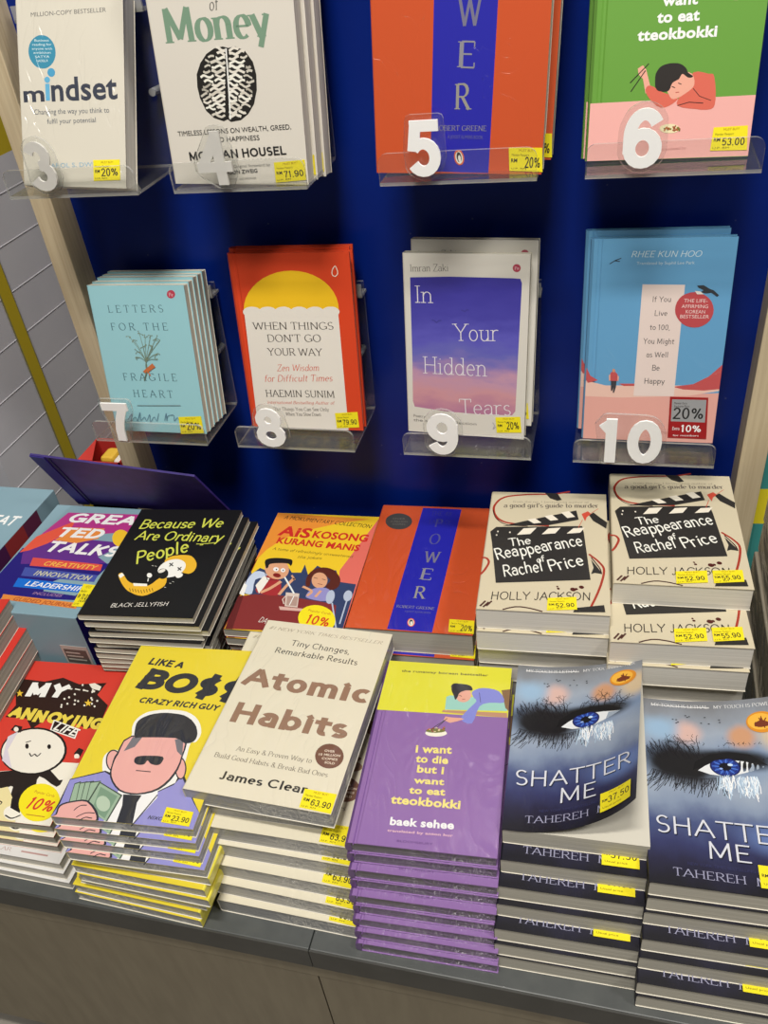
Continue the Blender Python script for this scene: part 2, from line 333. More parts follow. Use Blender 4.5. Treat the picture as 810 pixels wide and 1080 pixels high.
def draw(m, items, W, L, z, wrap, step=1e-5):
    """lay printed art (fractions of a W x L sheet) on the plane z, each item a hair above the one before"""
    last = None
    for it in items:
        if not (it[0] == 's' and last and last[0] == 's'): z += step
        elif it[1] != last[1]: z += 4e-6
        last = it
        if it[0] == 't':
            _, txt, sty, col, u0, v0, u1, v1, h = it; v, f = text_shape(txt, sty)
            a = Vector((u0 * W, v0 * L)); b = Vector((u1 * W, v1 * L)); d = b - a; ln = d.length; d.normalize(); n = Vector((-d.y, d.x))
            vs = []
            for px, py, pl in v: p = a + d * px * ln + n * py * h * L; vs.append((p.x, p.y, z + pl * 3e-6))
            m.add(vs, f, paint(col, wrap)); z += 3e-6 * max(p[2] for p in v)
        elif it[0] in 'pm':
            pts = [Vector((u * W, v * L, z)) for u, v in it[2]]
            if sum(p.x * q.y - q.x * p.y for p, q in zip(pts, pts[1:] + pts[:1])) < 0: pts.reverse()
            mat = paint(it[1], wrap) if it[0] == 'p' else SPECIAL[it[1]]
            tris = []
            for t in tessellate_polygon([pts]):
                a, b, c = (pts[i] for i in t)
                tris.append(t if (b - a).cross(c - a).z > 0 else t[::-1])
            m.add(pts, tris, mat)
        elif it[0] == 's':
            v, f = strip([(u * W, w * L) for u, w in it[3]], lambda d, w=it[2] * W: w); m.add([(p[0], p[1], z) for p in v], [q for q in f], paint(it[1], wrap))
    return z
# ---------------------------------------------------------------- cover art: t = lettering, p = shape, s = line, k = sticker; places are fractions of the cover
ART={
'mindset':[('t','MILLION-COPY BESTSELLER','sans','#5a5a58',.150,.815,.847,.831,.020),
 ('p','#2c829f',((.370,.650),(.367,.632),(.357,.616),(.342,.601),(.321,.589),(.296,.580),(.269,.574),(.240,.573),(.211,.575),(.183,.581),(.159,.591),(.139,.604),(.123,.619),(.114,.636),(.111,.653),(.115,.671),(.125,.688),(.141,.702),(.162,.714),(.187,.723),(.214,.729),(.243,.730),(.272,.728),(.299,.722),(.323,.712),(.343,.699),(.358,.684),(.367,.667))),
 ('t','Business','sans','#cfe4ea',.174,.700,.310,.700,.011),
 ('t','reading for','sans','#cfe4ea',.151,.681,.333,.681,.011),
 ('t','anyone with','sans','#cfe4ea',.146,.662,.337,.661,.011),
 ('t','ambition','sans','#cfe4ea',.159,.643,.323,.643,.011),
 ('t','SATYA','sans','#cfe4ea',.172,.623,.309,.624,.011),
 ('t','NADELLA','sans','#cfe4ea',.186,.604,.295,.605,.011),
 ('t','m','bold','#2a3040',.046,.413,.248,.418,.078),
 ('t','ndset','bold','#2a3040',.316,.419,.936,.433,.111),
 ('p','#58a3c8',((.259,.501),(.300,.501),(.300,.421),(.259,.420))),
 ('p','#58a3c8',((.307,.519),(.306,.516),(.304,.513),(.301,.510),(.296,.508),(.291,.506),(.285,.505),(.279,.505),(.273,.505),(.267,.506),(.262,.508),(.258,.511),(.255,.514),(.253,.517),(.252,.520),(.253,.523),(.255,.526),(.258,.529),(.263,.531),(.268,.533),(.274,.534),(.280,.535),(.286,.534),(.292,.533),(.297,.531),(.301,.529),(.304,.526),(.306,.523))),
 ('p','#3f92ba',((.357,.554),(.356,.550),(.354,.545),(.349,.542),(.344,.538),(.337,.536),(.329,.535),(.321,.534),(.313,.535),(.305,.536),(.298,.539),(.292,.542),(.288,.546),(.286,.550),(.285,.555),(.286,.559),(.289,.564),(.293,.568),(.299,.571),(.306,.573),(.314,.575),(.322,.575),(.330,.574),(.337,.573),(.344,.570),(.350,.567),(.354,.563),(.357,.559))),
 ('t','Changing the way you think to','sans','#5a6068',.142,.352,.856,.366,.025),
 ('t','fulfil your potential','sans','#5a6068',.264,.308,.728,.319,.023),
 ('t','CAROL S. DWECK','sans','#7fa6bd',.235,.090,.817,.108,.021),
 ('k','#f0d21e',((.694,.135),(.945,.141),(.946,.040),(.694,.032)),(('t','MUST BUY!','sans','#8a5a10',.770,.119,.883,.122,.010),('t','Member Passport','sans','#4a3a10',.714,.099,.845,.102,.010),('t','20%','geo15','#2a2620',.770,.055,.926,.060,.041),('t','RM','bold','#2a2620',.709,.072,.755,.073,.016),('t','U.P. RM','sans','#4a3a10',.709,.040,.820,.043,.008)),None)],
'money':[('t','The','serifi','#3a3a38',.452,.891,.619,.893,.042),
 ('t','Psychology','serifb','#73907a',.069,.785,.955,.791,.091),
 ('t','of','serifi','#3a3a38',.440,.688,.511,.691,.045),
 ('t','Money','serifb','#73907a',.100,.574,.837,.589,.127),
 ('p','#23211f',((.495,.556),(.435,.550),(.375,.530),(.323,.495),(.287,.453),(.279,.403),(.287,.359),(.319,.308),(.369,.279),(.437,.265),(.466,.273),(.488,.262),(.560,.269),(.619,.294),(.667,.333),(.697,.388),(.705,.447),(.691,.495),(.646,.536),(.582,.555),(.533,.550))),
 ('s','#d8d3c8',.017,((.509,.541),(.507,.541),(.505,.541),(.502,.540),(.498,.540),(.496,.539),(.493,.540),(.490,.540),(.488,.541),(.485,.541),(.483,.542),(.481,.543),(.478,.544),(.476,.546),(.474,.547),(.471,.548),(.469,.550),(.467,.551),(.465,.552),(.462,.553),(.460,.554),(.457,.554),(.454,.555),(.451,.555),(.449,.555),(.447,.555))),
 ('s','#d8d3c8',.015,((.505,.522),(.503,.523),(.501,.524),(.499,.525),(.497,.526),(.494,.527),(.492,.528),(.490,.529),(.488,.530),(.486,.531),(.484,.532),(.482,.533),(.480,.534),(.478,.534),(.476,.535),(.474,.535),(.471,.535),(.469,.535),(.467,.535),(.465,.535),(.462,.534),(.460,.534),(.457,.533),(.454,.532),(.452,.532),(.450,.531))),
 ('s','#e4dfd4',.015,((.503,.514),(.501,.514),(.499,.515),(.496,.516),(.493,.516),(.490,.516),(.488,.516),(.485,.516),(.482,.515),(.480,.515),(.477,.514),(.474,.513),(.471,.513),(.469,.512),(.466,.511),(.463,.511),(.460,.510),(.458,.510),(.455,.510),(.453,.510),(.450,.511),(.447,.511),(.445,.512),(.442,.514),(.440,.515),(.438,.515))),
 ('s','#c9c4b8',.012,((.427,.521),(.424,.521),(.420,.522),(.416,.522),(.411,.522),(.407,.522),(.402,.522),(.397,.520),(.392,.519),(.388,.518),(.385,.517))),
 ('s','#c9c4b8',.017,((.499,.497),(.496,.496),(.492,.495),(.487,.493),(.482,.492),(.477,.491),(.473,.492),(.469,.492),(.465,.494),(.461,.495),(.457,.496),(.454,.498),(.450,.499),(.446,.501),(.442,.502),(.438,.503),(.434,.503),(.430,.503),(.426,.502),(.421,.501),(.417,.500),(.412,.499),(.407,.498),(.402,.497),(.398,.497),(.395,.496))),
 ('s','#c2bdb1',.011,((.387,.498),(.385,.499),(.382,.500),(.380,.502),(.377,.503),(.374,.504),(.371,.505),(.368,.506),(.365,.507),(.362,.508),(.361,.508))),
 ('s','#e4dfd4',.014,((.494,.474),(.491,.475),(.488,.475),(.484,.476),(.480,.477),(.476,.478),(.472,.480),(.469,.481),(.466,.483),(.462,.484),(.459,.485),(.455,.485),(.451,.484),(.447,.484),(.443,.483),(.439,.482),(.435,.481),(.431,.480),(.427,.478),(.423,.477),(.419,.477),(.415,.477),(.411,.477),(.407,.478),(.404,.479),(.401,.480))),
 ('s','#c2bdb1',.011,((.393,.484),(.391,.484),(.389,.485),(.386,.486),(.383,.487),(.380,.487),(.377,.487),(.374,.487),(.371,.487),(.368,.486),(.365,.485),(.362,.484),(.359,.483),(.355,.482),(.352,.481),(.350,.481))),
 ('s','#c9c4b8',.017,((.491,.464),(.489,.464),(.485,.466),(.481,.467),(.477,.467),(.473,.468),(.469,.467),(.465,.466),(.461,.465),(.457,.463),(.453,.462),(.448,.461),(.444,.460),(.440,.459),(.436,.458),(.432,.458),(.429,.459),(.425,.460),(.421,.461),(.418,.463),(.414,.464),(.410,.465),(.406,.466),(.402,.467),(.399,.467),(.396,.468))),
 ('s','#c2bdb1',.013,((.385,.466),(.382,.465),(.379,.464),(.375,.462),(.371,.461),(.367,.460),(.364,.460),(.361,.459),(.358,.459),(.355,.459),(.351,.459),(.348,.459),(.345,.461),(.342,.462),(.339,.463),(.337,.464))),
 ('s','#d8d3c8',.013,((.488,.451),(.486,.450),(.483,.449),(.480,.448),(.476,.447),(.473,.446),(.470,.445),(.467,.444),(.464,.443),(.461,.442),(.458,.442),(.455,.441),(.452,.441),(.449,.442),(.447,.442),(.444,.443),(.441,.443),(.439,.444),(.436,.445),(.433,.447),(.431,.447),(.428,.448),(.425,.449),(.422,.449),(.419,.450),(.417,.450))),
 ('s','#e4dfd4',.014,((.406,.448),(.403,.447),(.398,.445),(.392,.443),(.386,.441),(.381,.440),(.376,.440),(.372,.441),(.367,.441),(.363,.442),(.358,.443),(.354,.444),(.350,.446),(.346,.447),(.341,.448),(.337,.448),(.331,.448),(.326,.446),(.320,.444),(.315,.442),(.312,.441))),
 ('s','#e4dfd4',.014,((.483,.427),(.481,.427),(.478,.426),(.474,.426),(.471,.426),(.468,.426),(.465,.426),(.462,.427),(.460,.428),(.457,.429),(.454,.430),(.451,.431),(.449,.432),(.446,.432),(.443,.433),(.440,.433),(.437,.434),(.434,.433),(.431,.433),(.428,.432),(.425,.431),(.422,.430),(.418,.429),(.414,.427),(.411,.426),(.409,.425))),
 ('s','#e4dfd4',.014,((.398,.422),(.396,.422),(.393,.423),(.391,.423),(.388,.423),(.385,.423),(.382,.424),(.380,.425),(.378,.426),(.375,.427),(.373,.427),(.370,.428),(.368,.429),(.366,.430),(.363,.430),(.361,.430),(.358,.430),(.355,.430),(.353,.430),(.350,.429),(.347,.429),(.344,.428),(.341,.426),(.338,.425),(.335,.424),(.333,.423))),
 ('s','#d8d3c8',.018,((.479,.413),(.477,.414),(.474,.415),(.470,.416),(.466,.417),(.462,.418),(.459,.418),(.455,.418),(.451,.417),(.447,.416),(.443,.415),(.439,.414),(.435,.412),(.431,.410),(.427,.409),(.423,.408),(.419,.407),(.415,.407),(.412,.407),(.408,.407),(.404,.407),(.401,.408),(.397,.409),(.393,.411),(.389,.412),(.387,.413))),
 ('s','#a9a498',.013,((.379,.414),(.377,.414),(.375,.413),(.372,.413),(.370,.412),(.367,.412),(.365,.411),(.362,.410),(.360,.409),(.357,.408),(.355,.407),(.352,.406),(.350,.405),(.347,.405),(.345,.404),(.342,.403),(.340,.403),(.338,.402),(.335,.402),(.333,.402),(.331,.402),(.328,.402),(.326,.402),(.324,.403),(.321,.404),(.320,.404))),
 ('s','#d8d3c8',.015,((.477,.404),(.474,.403),(.470,.401),(.465,.400),(.459,.398),(.455,.397),(.450,.395),(.445,.394),(.441,.393),(.436,.392),(.432,.391),(.427,.391),(.423,.393),(.419,.394),(.415,.395),(.411,.396),(.407,.397),(.403,.398),(.399,.398),(.395,.398),(.390,.397),(.385,.396),(.380,.394),(.374,.392),(.370,.390),(.366,.389))),
 ('s','#a9a498',.013,((.357,.386),(.355,.386),(.351,.387),(.348,.387),(.344,.387),(.341,.388),(.338,.389),(.335,.390),(.332,.391),(.329,.392),(.326,.393),(.322,.393),(.318,.393),(.315,.393),(.311,.392),(.309,.392))),
 ('s','#c9c4b8',.017,((.472,.381),(.469,.381),(.464,.379),(.459,.378),(.454,.377),(.449,.377),(.444,.378),(.440,.379),(.436,.381),(.431,.382),(.427,.383),(.423,.383),(.418,.383),(.413,.383),(.409,.382),(.404,.381),(.399,.379),(.394,.377),(.389,.375),(.384,.373),(.379,.372),(.374,.372),(.368,.372),(.364,.373),(.359,.374),(.356,.375))),
 ('s','#c2bdb1',.013,((.344,.378),(.342,.378),(.340,.379),(.338,.379),(.335,.378),(.333,.378),(.330,.378),(.328,.377),(.326,.376),(.323,.375),(.321,.375),(.319,.374),(.316,.373),(.314,.372),(.311,.371),(.309,.370),(.306,.369),(.304,.368),(.301,.367),(.299,.367),(.297,.366))),
 ('s','#e4dfd4',.017,((.468,.362),(.466,.363),(.462,.364),(.458,.366),(.454,.367),(.450,.368),(.447,.368),(.443,.369),(.440,.369),(.436,.369),(.432,.369),(.428,.368),(.424,.366),(.419,.364),(.415,.363),(.411,.361),(.407,.360),(.403,.359),(.399,.358),(.395,.357),(.391,.357),(.387,.358),(.383,.359),(.379,.360),(.376,.361),(.374,.362))),
 ('s','#c2bdb1',.013,((.366,.364),(.363,.364),(.359,.364),(.355,.364),(.351,.363),(.347,.363),(.343,.361),(.339,.360),(.334,.358),(.330,.356),(.326,.355),(.322,.354),(.318,.353),(.313,.353),(.310,.353),(.307,.353))),
 ('s','#d8d3c8',.015,((.466,.354),(.464,.354),(.460,.354),(.456,.354),(.452,.354),(.448,.353),(.444,.352),(.440,.350),(.436,.348),(.432,.347),(.428,.346),(.424,.345),(.420,.344),(.416,.344),(.413,.344),(.409,.344),(.406,.344),(.402,.345),(.399,.347),(.396,.348),(.392,.349),(.388,.350),(.384,.350),(.380,.350),(.377,.351),(.374,.351))),
 ('s','#d8d3c8',.013,((.366,.349),(.364,.348),(.362,.347),(.359,.346),(.356,.345),(.353,.344),(.351,.343),(.348,.342),(.346,.341),(.344,.341),(.341,.340),(.339,.340),(.337,.340),(.334,.339),(.332,.339),(.330,.340),(.328,.340),(.326,.340),(.324,.341),(.322,.342),(.320,.342),(.317,.343),(.315,.344),(.313,.345),(.311,.345),(.309,.346))),
 ('s','#e4dfd4',.013,((.462,.336),(.459,.335),(.454,.333),(.448,.331),(.442,.330),(.437,.329),(.432,.329),(.428,.330),(.423,.332),(.419,.333),(.415,.334),(.410,.335),(.406,.336),(.401,.337),(.397,.337),(.392,.337),(.387,.336),(.382,.334),(.377,.331),(.371,.329),(.366,.328),(.361,.328),(.356,.328),(.350,.328),(.346,.329),(.343,.329))),
 ('s','#d8d3c8',.017,((.457,.314),(.455,.314),(.453,.314),(.451,.314),(.448,.315),(.446,.315),(.444,.316),(.442,.317),(.440,.318),(.438,.319),(.436,.320),(.433,.320),(.431,.321),(.429,.322),(.427,.322),(.425,.323),(.423,.323),(.421,.323),(.418,.323),(.416,.323),(.414,.323),(.411,.322),(.408,.322),(.406,.321),(.403,.320),(.402,.319))),
 ('s','#e4dfd4',.012,((.389,.315),(.386,.315),(.381,.315),(.376,.314),(.370,.314),(.366,.315),(.361,.316),(.357,.318),(.353,.320),(.349,.322),(.344,.323),(.339,.322),(.334,.321),(.328,.320),(.323,.319),(.320,.318))),
 ('s','#d8d3c8',.014,((.455,.304),(.453,.305),(.450,.306),(.448,.307),(.445,.307),(.442,.308),(.439,.308),(.436,.308),(.433,.307),(.430,.307),(.427,.306),(.424,.305),(.421,.304),(.418,.303),(.415,.302),(.412,.301),(.410,.300),(.407,.300),(.404,.299),(.401,.299),(.398,.298),(.395,.299),(.392,.299),(.389,.300),(.387,.301),(.385,.301))),
 ('s','#c9c4b8',.014,((.451,.290),(.448,.289),(.443,.288),(.437,.286),(.432,.284),(.426,.283),(.422,.283),(.417,.284),(.413,.285),(.408,.286),(.404,.287),(.400,.288),(.395,.290),(.391,.292),(.387,.294),(.382,.295),(.377,.295),(.371,.294),(.366,.292),(.361,.291),(.357,.290))),
 ('s','#d8d3c8',.015,((.535,.538),(.538,.539),(.541,.540),(.545,.542),(.549,.543),(.553,.545),(.557,.546),(.560,.547),(.564,.548),(.567,.549),(.571,.550),(.574,.550),(.577,.549),(.580,.549),(.583,.548),(.586,.548),(.590,.547),(.593,.546),(.597,.545),(.600,.545),(.602,.544))),
 ('s','#d8d3c8',.015,((.534,.530),(.537,.530),(.541,.530),(.546,.530),(.550,.530),(.555,.530),(.559,.529),(.563,.528),(.567,.527),(.571,.526),(.575,.525),(.579,.525),(.584,.526),(.588,.528),(.593,.529),(.597,.530),(.602,.532),(.607,.534),(.611,.536),(.616,.537),(.620,.538),(.625,.538),(.629,.537),(.634,.536),(.638,.535),(.640,.534))),
 ('s','#d8d3c8',.015,((.530,.512),(.531,.511),(.534,.510),(.536,.509),(.539,.508),(.542,.508),(.545,.507),(.547,.507),(.550,.507),(.553,.507),(.555,.507),(.558,.508),(.561,.508),(.564,.509),(.567,.510),(.570,.511),(.573,.513),(.575,.514),(.578,.515),(.581,.516),(.584,.517),(.587,.517),(.590,.518),(.593,.518),(.596,.518),(.598,.518))),
 ('s','#c9c4b8',.012,((.609,.516),(.611,.515),(.614,.514),(.617,.513),(.621,.512),(.624,.512),(.627,.511),(.630,.512),(.633,.512),(.636,.512),(.639,.513),(.643,.514),(.647,.516),(.650,.517),(.654,.519),(.656,.520))),
 ('s','#e4dfd4',.013,((.525,.490),(.528,.490),(.532,.492),(.537,.493),(.543,.495),(.548,.496),(.552,.497),(.557,.498),(.562,.499),(.566,.500),(.571,.500),(.575,.499),(.579,.498),(.583,.496),(.587,.495),(.591,.494),(.595,.493),(.599,.493),(.604,.493),(.608,.493),(.613,.494),(.618,.495),(.623,.497),(.628,.499),(.633,.501),(.636,.502))),
 ('s','#e4dfd4',.017,((.522,.480),(.525,.480),(.530,.481),(.535,.482),(.540,.483),(.544,.483),(.548,.482),(.552,.480),(.556,.479),(.560,.477),(.564,.476),(.568,.475),(.572,.475),(.576,.474),(.581,.475),(.585,.475),(.589,.476),(.594,.478),(.598,.480),(.603,.481),(.607,.482),(.612,.483),(.617,.482),(.621,.482),(.625,.481),(.628,.481))),
 ('s','#a9a498',.015,((.638,.477),(.639,.477),(.641,.476),(.644,.475),(.646,.475),(.649,.474),(.651,.474),(.653,.474),(.655,.474),(.658,.475),(.660,.475),(.663,.476),(.665,.476),(.668,.477),(.670,.478),(.672,.479))),
 ('s','#d8d3c8',.015,((.519,.466),(.522,.465),(.526,.463),(.530,.461),(.535,.460),(.540,.458),(.544,.458),(.548,.458),(.553,.458),(.557,.459),(.562,.459),(.567,.460),(.571,.462),(.576,.464),(.581,.465),(.585,.466),(.590,.465),(.594,.464),(.598,.463),(.602,.462),(.606,.461),(.611,.459),(.616,.458),(.620,.457),(.624,.456),(.627,.455))),
 ('s','#c2bdb1',.015,((.639,.458),(.642,.459),(.646,.460),(.651,.462),(.656,.463),(.661,.464),(.665,.463),(.669,.463),(.674,.462),(.677,.461),(.680,.460))),
 ('s','#e4dfd4',.017,((.514,.443),(.516,.442),(.520,.442),(.524,.442),(.528,.442),(.533,.443),(.536,.443),(.540,.445),(.544,.446),(.548,.447),(.552,.448),(.556,.449),(.560,.449),(.564,.449),(.567,.448),(.571,.447),(.574,.446),(.577,.445),(.581,.443),(.584,.441),(.588,.440),(.591,.439),(.596,.439),(.600,.438),(.603,.438),(.606,.438))),
 ('s','#c2bdb1',.011,((.616,.441),(.618,.442),(.621,.443),(.625,.444),(.628,.445),(.632,.445),(.635,.445),(.638,.445),(.641,.445),(.644,.444),(.647,.444),(.649,.443),(.652,.442),(.655,.440),(.658,.439),(.660,.438),(.664,.437),(.667,.436),(.670,.435),(.673,.434),(.675,.434))),
 ('s','#e4dfd4',.014,((.511,.429),(.514,.430),(.519,.431),(.524,.432),(.530,.433),(.534,.434),(.539,.433),(.543,.432),(.547,.430),(.551,.428),(.555,.426),(.559,.425),(.564,.424),(.568,.423),(.572,.422),(.577,.421),(.581,.422),(.586,.423),(.591,.425),(.596,.427),(.600,.427),(.605,.428),(.610,.427),(.615,.427),(.619,.426),(.622,.426))),
 ('s','#c2bdb1',.014,((.631,.421),(.634,.420),(.637,.419),(.641,.418),(.645,.417),(.648,.416),(.652,.416),(.656,.417),(.659,.418),(.663,.419),(.667,.420),(.671,.421),(.675,.421),(.680,.422),(.683,.423),(.686,.423))),
 ('s','#e4dfd4',.015,((.509,.419),(.510,.419),(.513,.418),(.515,.417),(.518,.417),(.520,.416),(.523,.415),(.525,.414),(.527,.412),(.529,.411),(.532,.410),(.534,.409),(.536,.408),(.538,.407),(.541,.407),(.543,.406),(.546,.406),(.548,.406),(.551,.407),(.553,.407),(.556,.407),(.559,.408),(.562,.409),(.565,.410),(.567,.410),(.569,.411))),
 ('s','#c9c4b8',.013,((.580,.413),(.582,.413),(.585,.412),(.588,.412),(.592,.411),(.595,.410),(.598,.409),(.601,.408),(.603,.406),(.606,.405),(.609,.404),(.612,.402),(.615,.402),(.618,.401),(.620,.400),(.624,.400),(.627,.400),(.630,.401),(.633,.402),(.636,.402),(.639,.403),(.643,.404),(.647,.405),(.650,.406),(.653,.406),(.655,.407))),
 ('s','#d8d3c8',.015,((.504,.397),(.506,.396),(.510,.395),(.515,.393),(.520,.393),(.524,.392),(.529,.393),(.533,.394),(.538,.396),(.542,.397),(.547,.398),(.551,.398),(.555,.398),(.560,.398),(.564,.397),(.568,.396),(.572,.394),(.576,.392),(.580,.390),(.583,.388),(.587,.387),(.592,.386),(.597,.386),(.602,.386),(.606,.387),(.609,.387))),
 ('s','#a9a498',.013,((.622,.391),(.624,.391),(.627,.391),(.630,.392),(.634,.392),(.637,.391),(.640,.391),(.643,.390),(.646,.388),(.648,.387),(.651,.386),(.654,.384),(.657,.383),(.660,.382),(.663,.380),(.665,.380))),
 ('s','#e4dfd4',.016,((.500,.379),(.501,.379),(.504,.380),(.507,.381),(.510,.381),(.513,.382),(.516,.383),(.519,.383),(.521,.384),(.524,.384),(.527,.385),(.529,.385),(.532,.384),(.534,.384),(.537,.383),(.539,.383),(.542,.382),(.544,.381),(.546,.380),(.549,.378),(.551,.377),(.553,.376),(.556,.375),(.559,.374),(.561,.373),(.563,.372))),
 ('s','#c9c4b8',.016,((.576,.372),(.578,.372),(.582,.373),(.586,.374),(.590,.376),(.594,.376),(.598,.377),(.601,.377),(.605,.378),(.608,.378),(.612,.377),(.615,.376),(.618,.375),(.621,.373),(.624,.372),(.627,.370),(.631,.369),(.634,.367),(.637,.366),(.640,.365),(.644,.364),(.647,.364),(.652,.365),(.656,.366),(.659,.367),(.662,.367))),
 ('s','#e4dfd4',.016,((.498,.370),(.499,.370),(.502,.370),(.504,.370),(.507,.370),(.509,.370),(.511,.369),(.513,.369),(.515,.368),(.517,.367),(.520,.366),(.522,.365),(.524,.364),(.526,.363),(.528,.361),(.530,.361),(.532,.360),(.534,.359),(.536,.358),(.538,.358),(.540,.358),(.543,.358),(.546,.358),(.548,.358),(.550,.358),(.552,.358))),
 ('s','#e4dfd4',.016,((.564,.362),(.567,.362),(.571,.363),(.576,.364),(.581,.364),(.585,.364),(.589,.363),(.593,.361),(.597,.359),(.601,.357),(.605,.355),(.609,.354),(.613,.353),(.617,.352),(.621,.352),(.625,.352),(.630,.352),(.635,.354),(.640,.355),(.645,.356),(.648,.357))),
 ('s','#e4dfd4',.018,((.493,.351),(.495,.351),(.497,.350),(.499,.348),(.501,.347),(.504,.346),(.506,.346),(.508,.345),(.510,.344),(.512,.344),(.515,.344),(.517,.344),(.519,.344),(.522,.344),(.524,.345),(.526,.345),(.529,.346),(.531,.346),(.534,.347),(.536,.348),(.539,.349),(.541,.349),(.544,.350),(.547,.350),(.549,.351),(.550,.351))),
 ('s','#d8d3c8',.012,((.560,.350),(.562,.350),(.565,.348),(.568,.347),(.571,.346),(.574,.345),(.576,.343),(.579,.342),(.582,.341),(.585,.340),(.587,.339),(.590,.339),(.593,.339),(.596,.339),(.599,.339),(.602,.340),(.605,.340),(.608,.341),(.612,.342),(.615,.343),(.618,.344),(.621,.345),(.625,.345),(.628,.345),(.631,.346),(.633,.346))),
 ('s','#c9c4b8',.015,((.488,.329),(.491,.330),(.494,.330),(.497,.331),(.501,.332),(.505,.332),(.508,.333),(.511,.334),(.514,.336),(.518,.336),(.521,.337),(.524,.337),(.527,.337),(.530,.337),(.533,.337),(.536,.336),(.539,.335),(.542,.334),(.544,.333),(.547,.331),(.550,.330),(.553,.329),(.556,.328),(.560,.327),(.562,.326),(.564,.326))),
 ('s','#c9c4b8',.012,((.577,.327),(.580,.328),(.585,.330),(.590,.331),(.595,.333),(.600,.334),(.604,.333),(.608,.333),(.612,.332),(.616,.331),(.620,.330),(.625,.328),(.629,.327),(.633,.325),(.637,.323),(.640,.322))),
 ('s','#c9c4b8',.016,((.486,.321),(.489,.321),(.493,.322),(.497,.322),(.501,.323),(.505,.323),(.509,.322),(.512,.321),(.516,.319),(.519,.318),(.522,.316),(.526,.315),(.529,.314),(.533,.313),(.536,.312),(.540,.312),(.544,.312),(.548,.313),(.551,.315),(.555,.316),(.559,.317),(.564,.318),(.568,.319),(.572,.320),(.576,.321),(.579,.321))),
 ('s','#d8d3c8',.017,((.483,.306),(.485,.305),(.487,.304),(.489,.304),(.491,.303),(.494,.302),(.496,.301),(.498,.300),(.500,.299),(.502,.299),(.504,.298),(.506,.298),(.509,.297),(.511,.297),(.513,.297),(.515,.298),(.518,.298),(.520,.299),(.523,.299),(.525,.300),(.527,.301),(.530,.302),(.533,.303),(.536,.304),(.538,.305),(.540,.305))),
 ('s','#d8d3c8',.016,((.554,.308),(.556,.307),(.559,.306),(.563,.305),(.566,.304),(.570,.303),(.573,.302),(.576,.301),(.579,.300),(.582,.299),(.585,.298),(.589,.298),(.593,.298),(.596,.299),(.600,.299),(.602,.300))),
 ('s','#d8d3c8',.017,((.478,.282),(.481,.282),(.485,.283),(.490,.283),(.495,.284),(.500,.285),(.505,.287),(.510,.289),(.515,.290),(.519,.292),(.524,.293),(.528,.293),(.532,.292),(.536,.291),(.540,.289),(.545,.288),(.549,.287),(.554,.287),(.559,.286),(.563,.285),(.566,.284))),
 ('s','#efe9dc',.010,((.517,.549),(.509,.466),(.500,.379),(.486,.273))),
 ('t','TIMELESS LESSONS ON WEALTH, GREED,','sans','#2e2e2e',.086,.205,.911,.231,.020),
 ('t','AND HAPPINESS','sans','#2e2e2e',.314,.178,.679,.188,.020),
 ('t','MORGAN HOUSEL','geo19','#222222',.147,.101,.861,.127,.037),
 ('t','Original foreword by','sans','#7a7a76',.466,.071,.736,.080,.012),
 ('t','JASON ZWEIG','bold','#444444',.396,.041,.638,.052,.016),
 ('t','Writer, and columnist','sans','#8a8a86',.422,.016,.622,.024,.011),
 ('k','#f0d21e',((.764,.094),(.986,.106),(.989,.021),(.764,.008)),(('t','MUST BUY!','sans','#8a5a10',.831,.083,.931,.089,.009),('t','Member Passport','sans','#4a3a10',.782,.064,.898,.071,.009),('t','71.90','geo15','#2a2620',.832,.029,.971,.037,.029),('t','RM','bold','#2a2620',.777,.042,.818,.044,.014),('t','U.P. RM','sans','#4a3a10',.777,.015,.877,.021,.007)),None)],
'powert':[('p','#0d0da0',((.380,.986),(.732,.983),(.689,.003),(.338,.007))),
 ('t','THE 48','serif','#2b2b88',.467,.920,.649,.917,.039),
 ('t','LAWS OF','serif','#2b2b88',.467,.842,.665,.840,.038),
 ('t','P','serifm','#3c3c8c',.520,.816,.588,.815,.068),  # reflective letters: their dimming towards the top is painted into the colours
 ('t','O','serifm','#4a4a8e',.502,.667,.595,.664,.087),
 ('t','W','serifm','#6e6c86',.491,.512,.634,.512,.089),
 ('t','E','serifm','#85848e',.494,.378,.594,.375,.085),
 ('t','R','serifm','#8f8d86',.482,.234,.581,.233,.087),
 ('t','ROBERT GREENE','serif','#8f8d86',.366,.159,.670,.157,.018),
 ('t','A JOOST ELFFERS BOOK','sans','#5c5c98',.442,.130,.652,.128,.012),
 ('p','#d8622a',((.542,.062),(.543,.055),(.542,.049),(.540,.043),(.537,.039),(.532,.035),(.526,.033),(.520,.032),(.513,.032),(.507,.034),(.500,.037),(.494,.041),(.489,.046),(.486,.052),(.483,.058),(.482,.065),(.483,.071),(.485,.077),(.488,.082),(.493,.085),(.499,.088),(.505,.089),(.512,.088),(.519,.087),(.525,.084),(.531,.079),(.536,.074),(.540,.068))),
 ('p','#e9e4d8',((.534,.061),(.535,.056),(.534,.051),(.533,.047),(.530,.043),(.527,.040),(.523,.038),(.519,.037),(.514,.037),(.509,.039),(.504,.041),(.500,.045),(.496,.049),(.493,.054),(.491,.059),(.490,.064),(.491,.069),(.492,.073),(.495,.077),(.498,.080),(.502,.082),(.506,.083),(.511,.083),(.516,.081),(.521,.079),(.525,.075),(.529,.071),(.532,.066))),
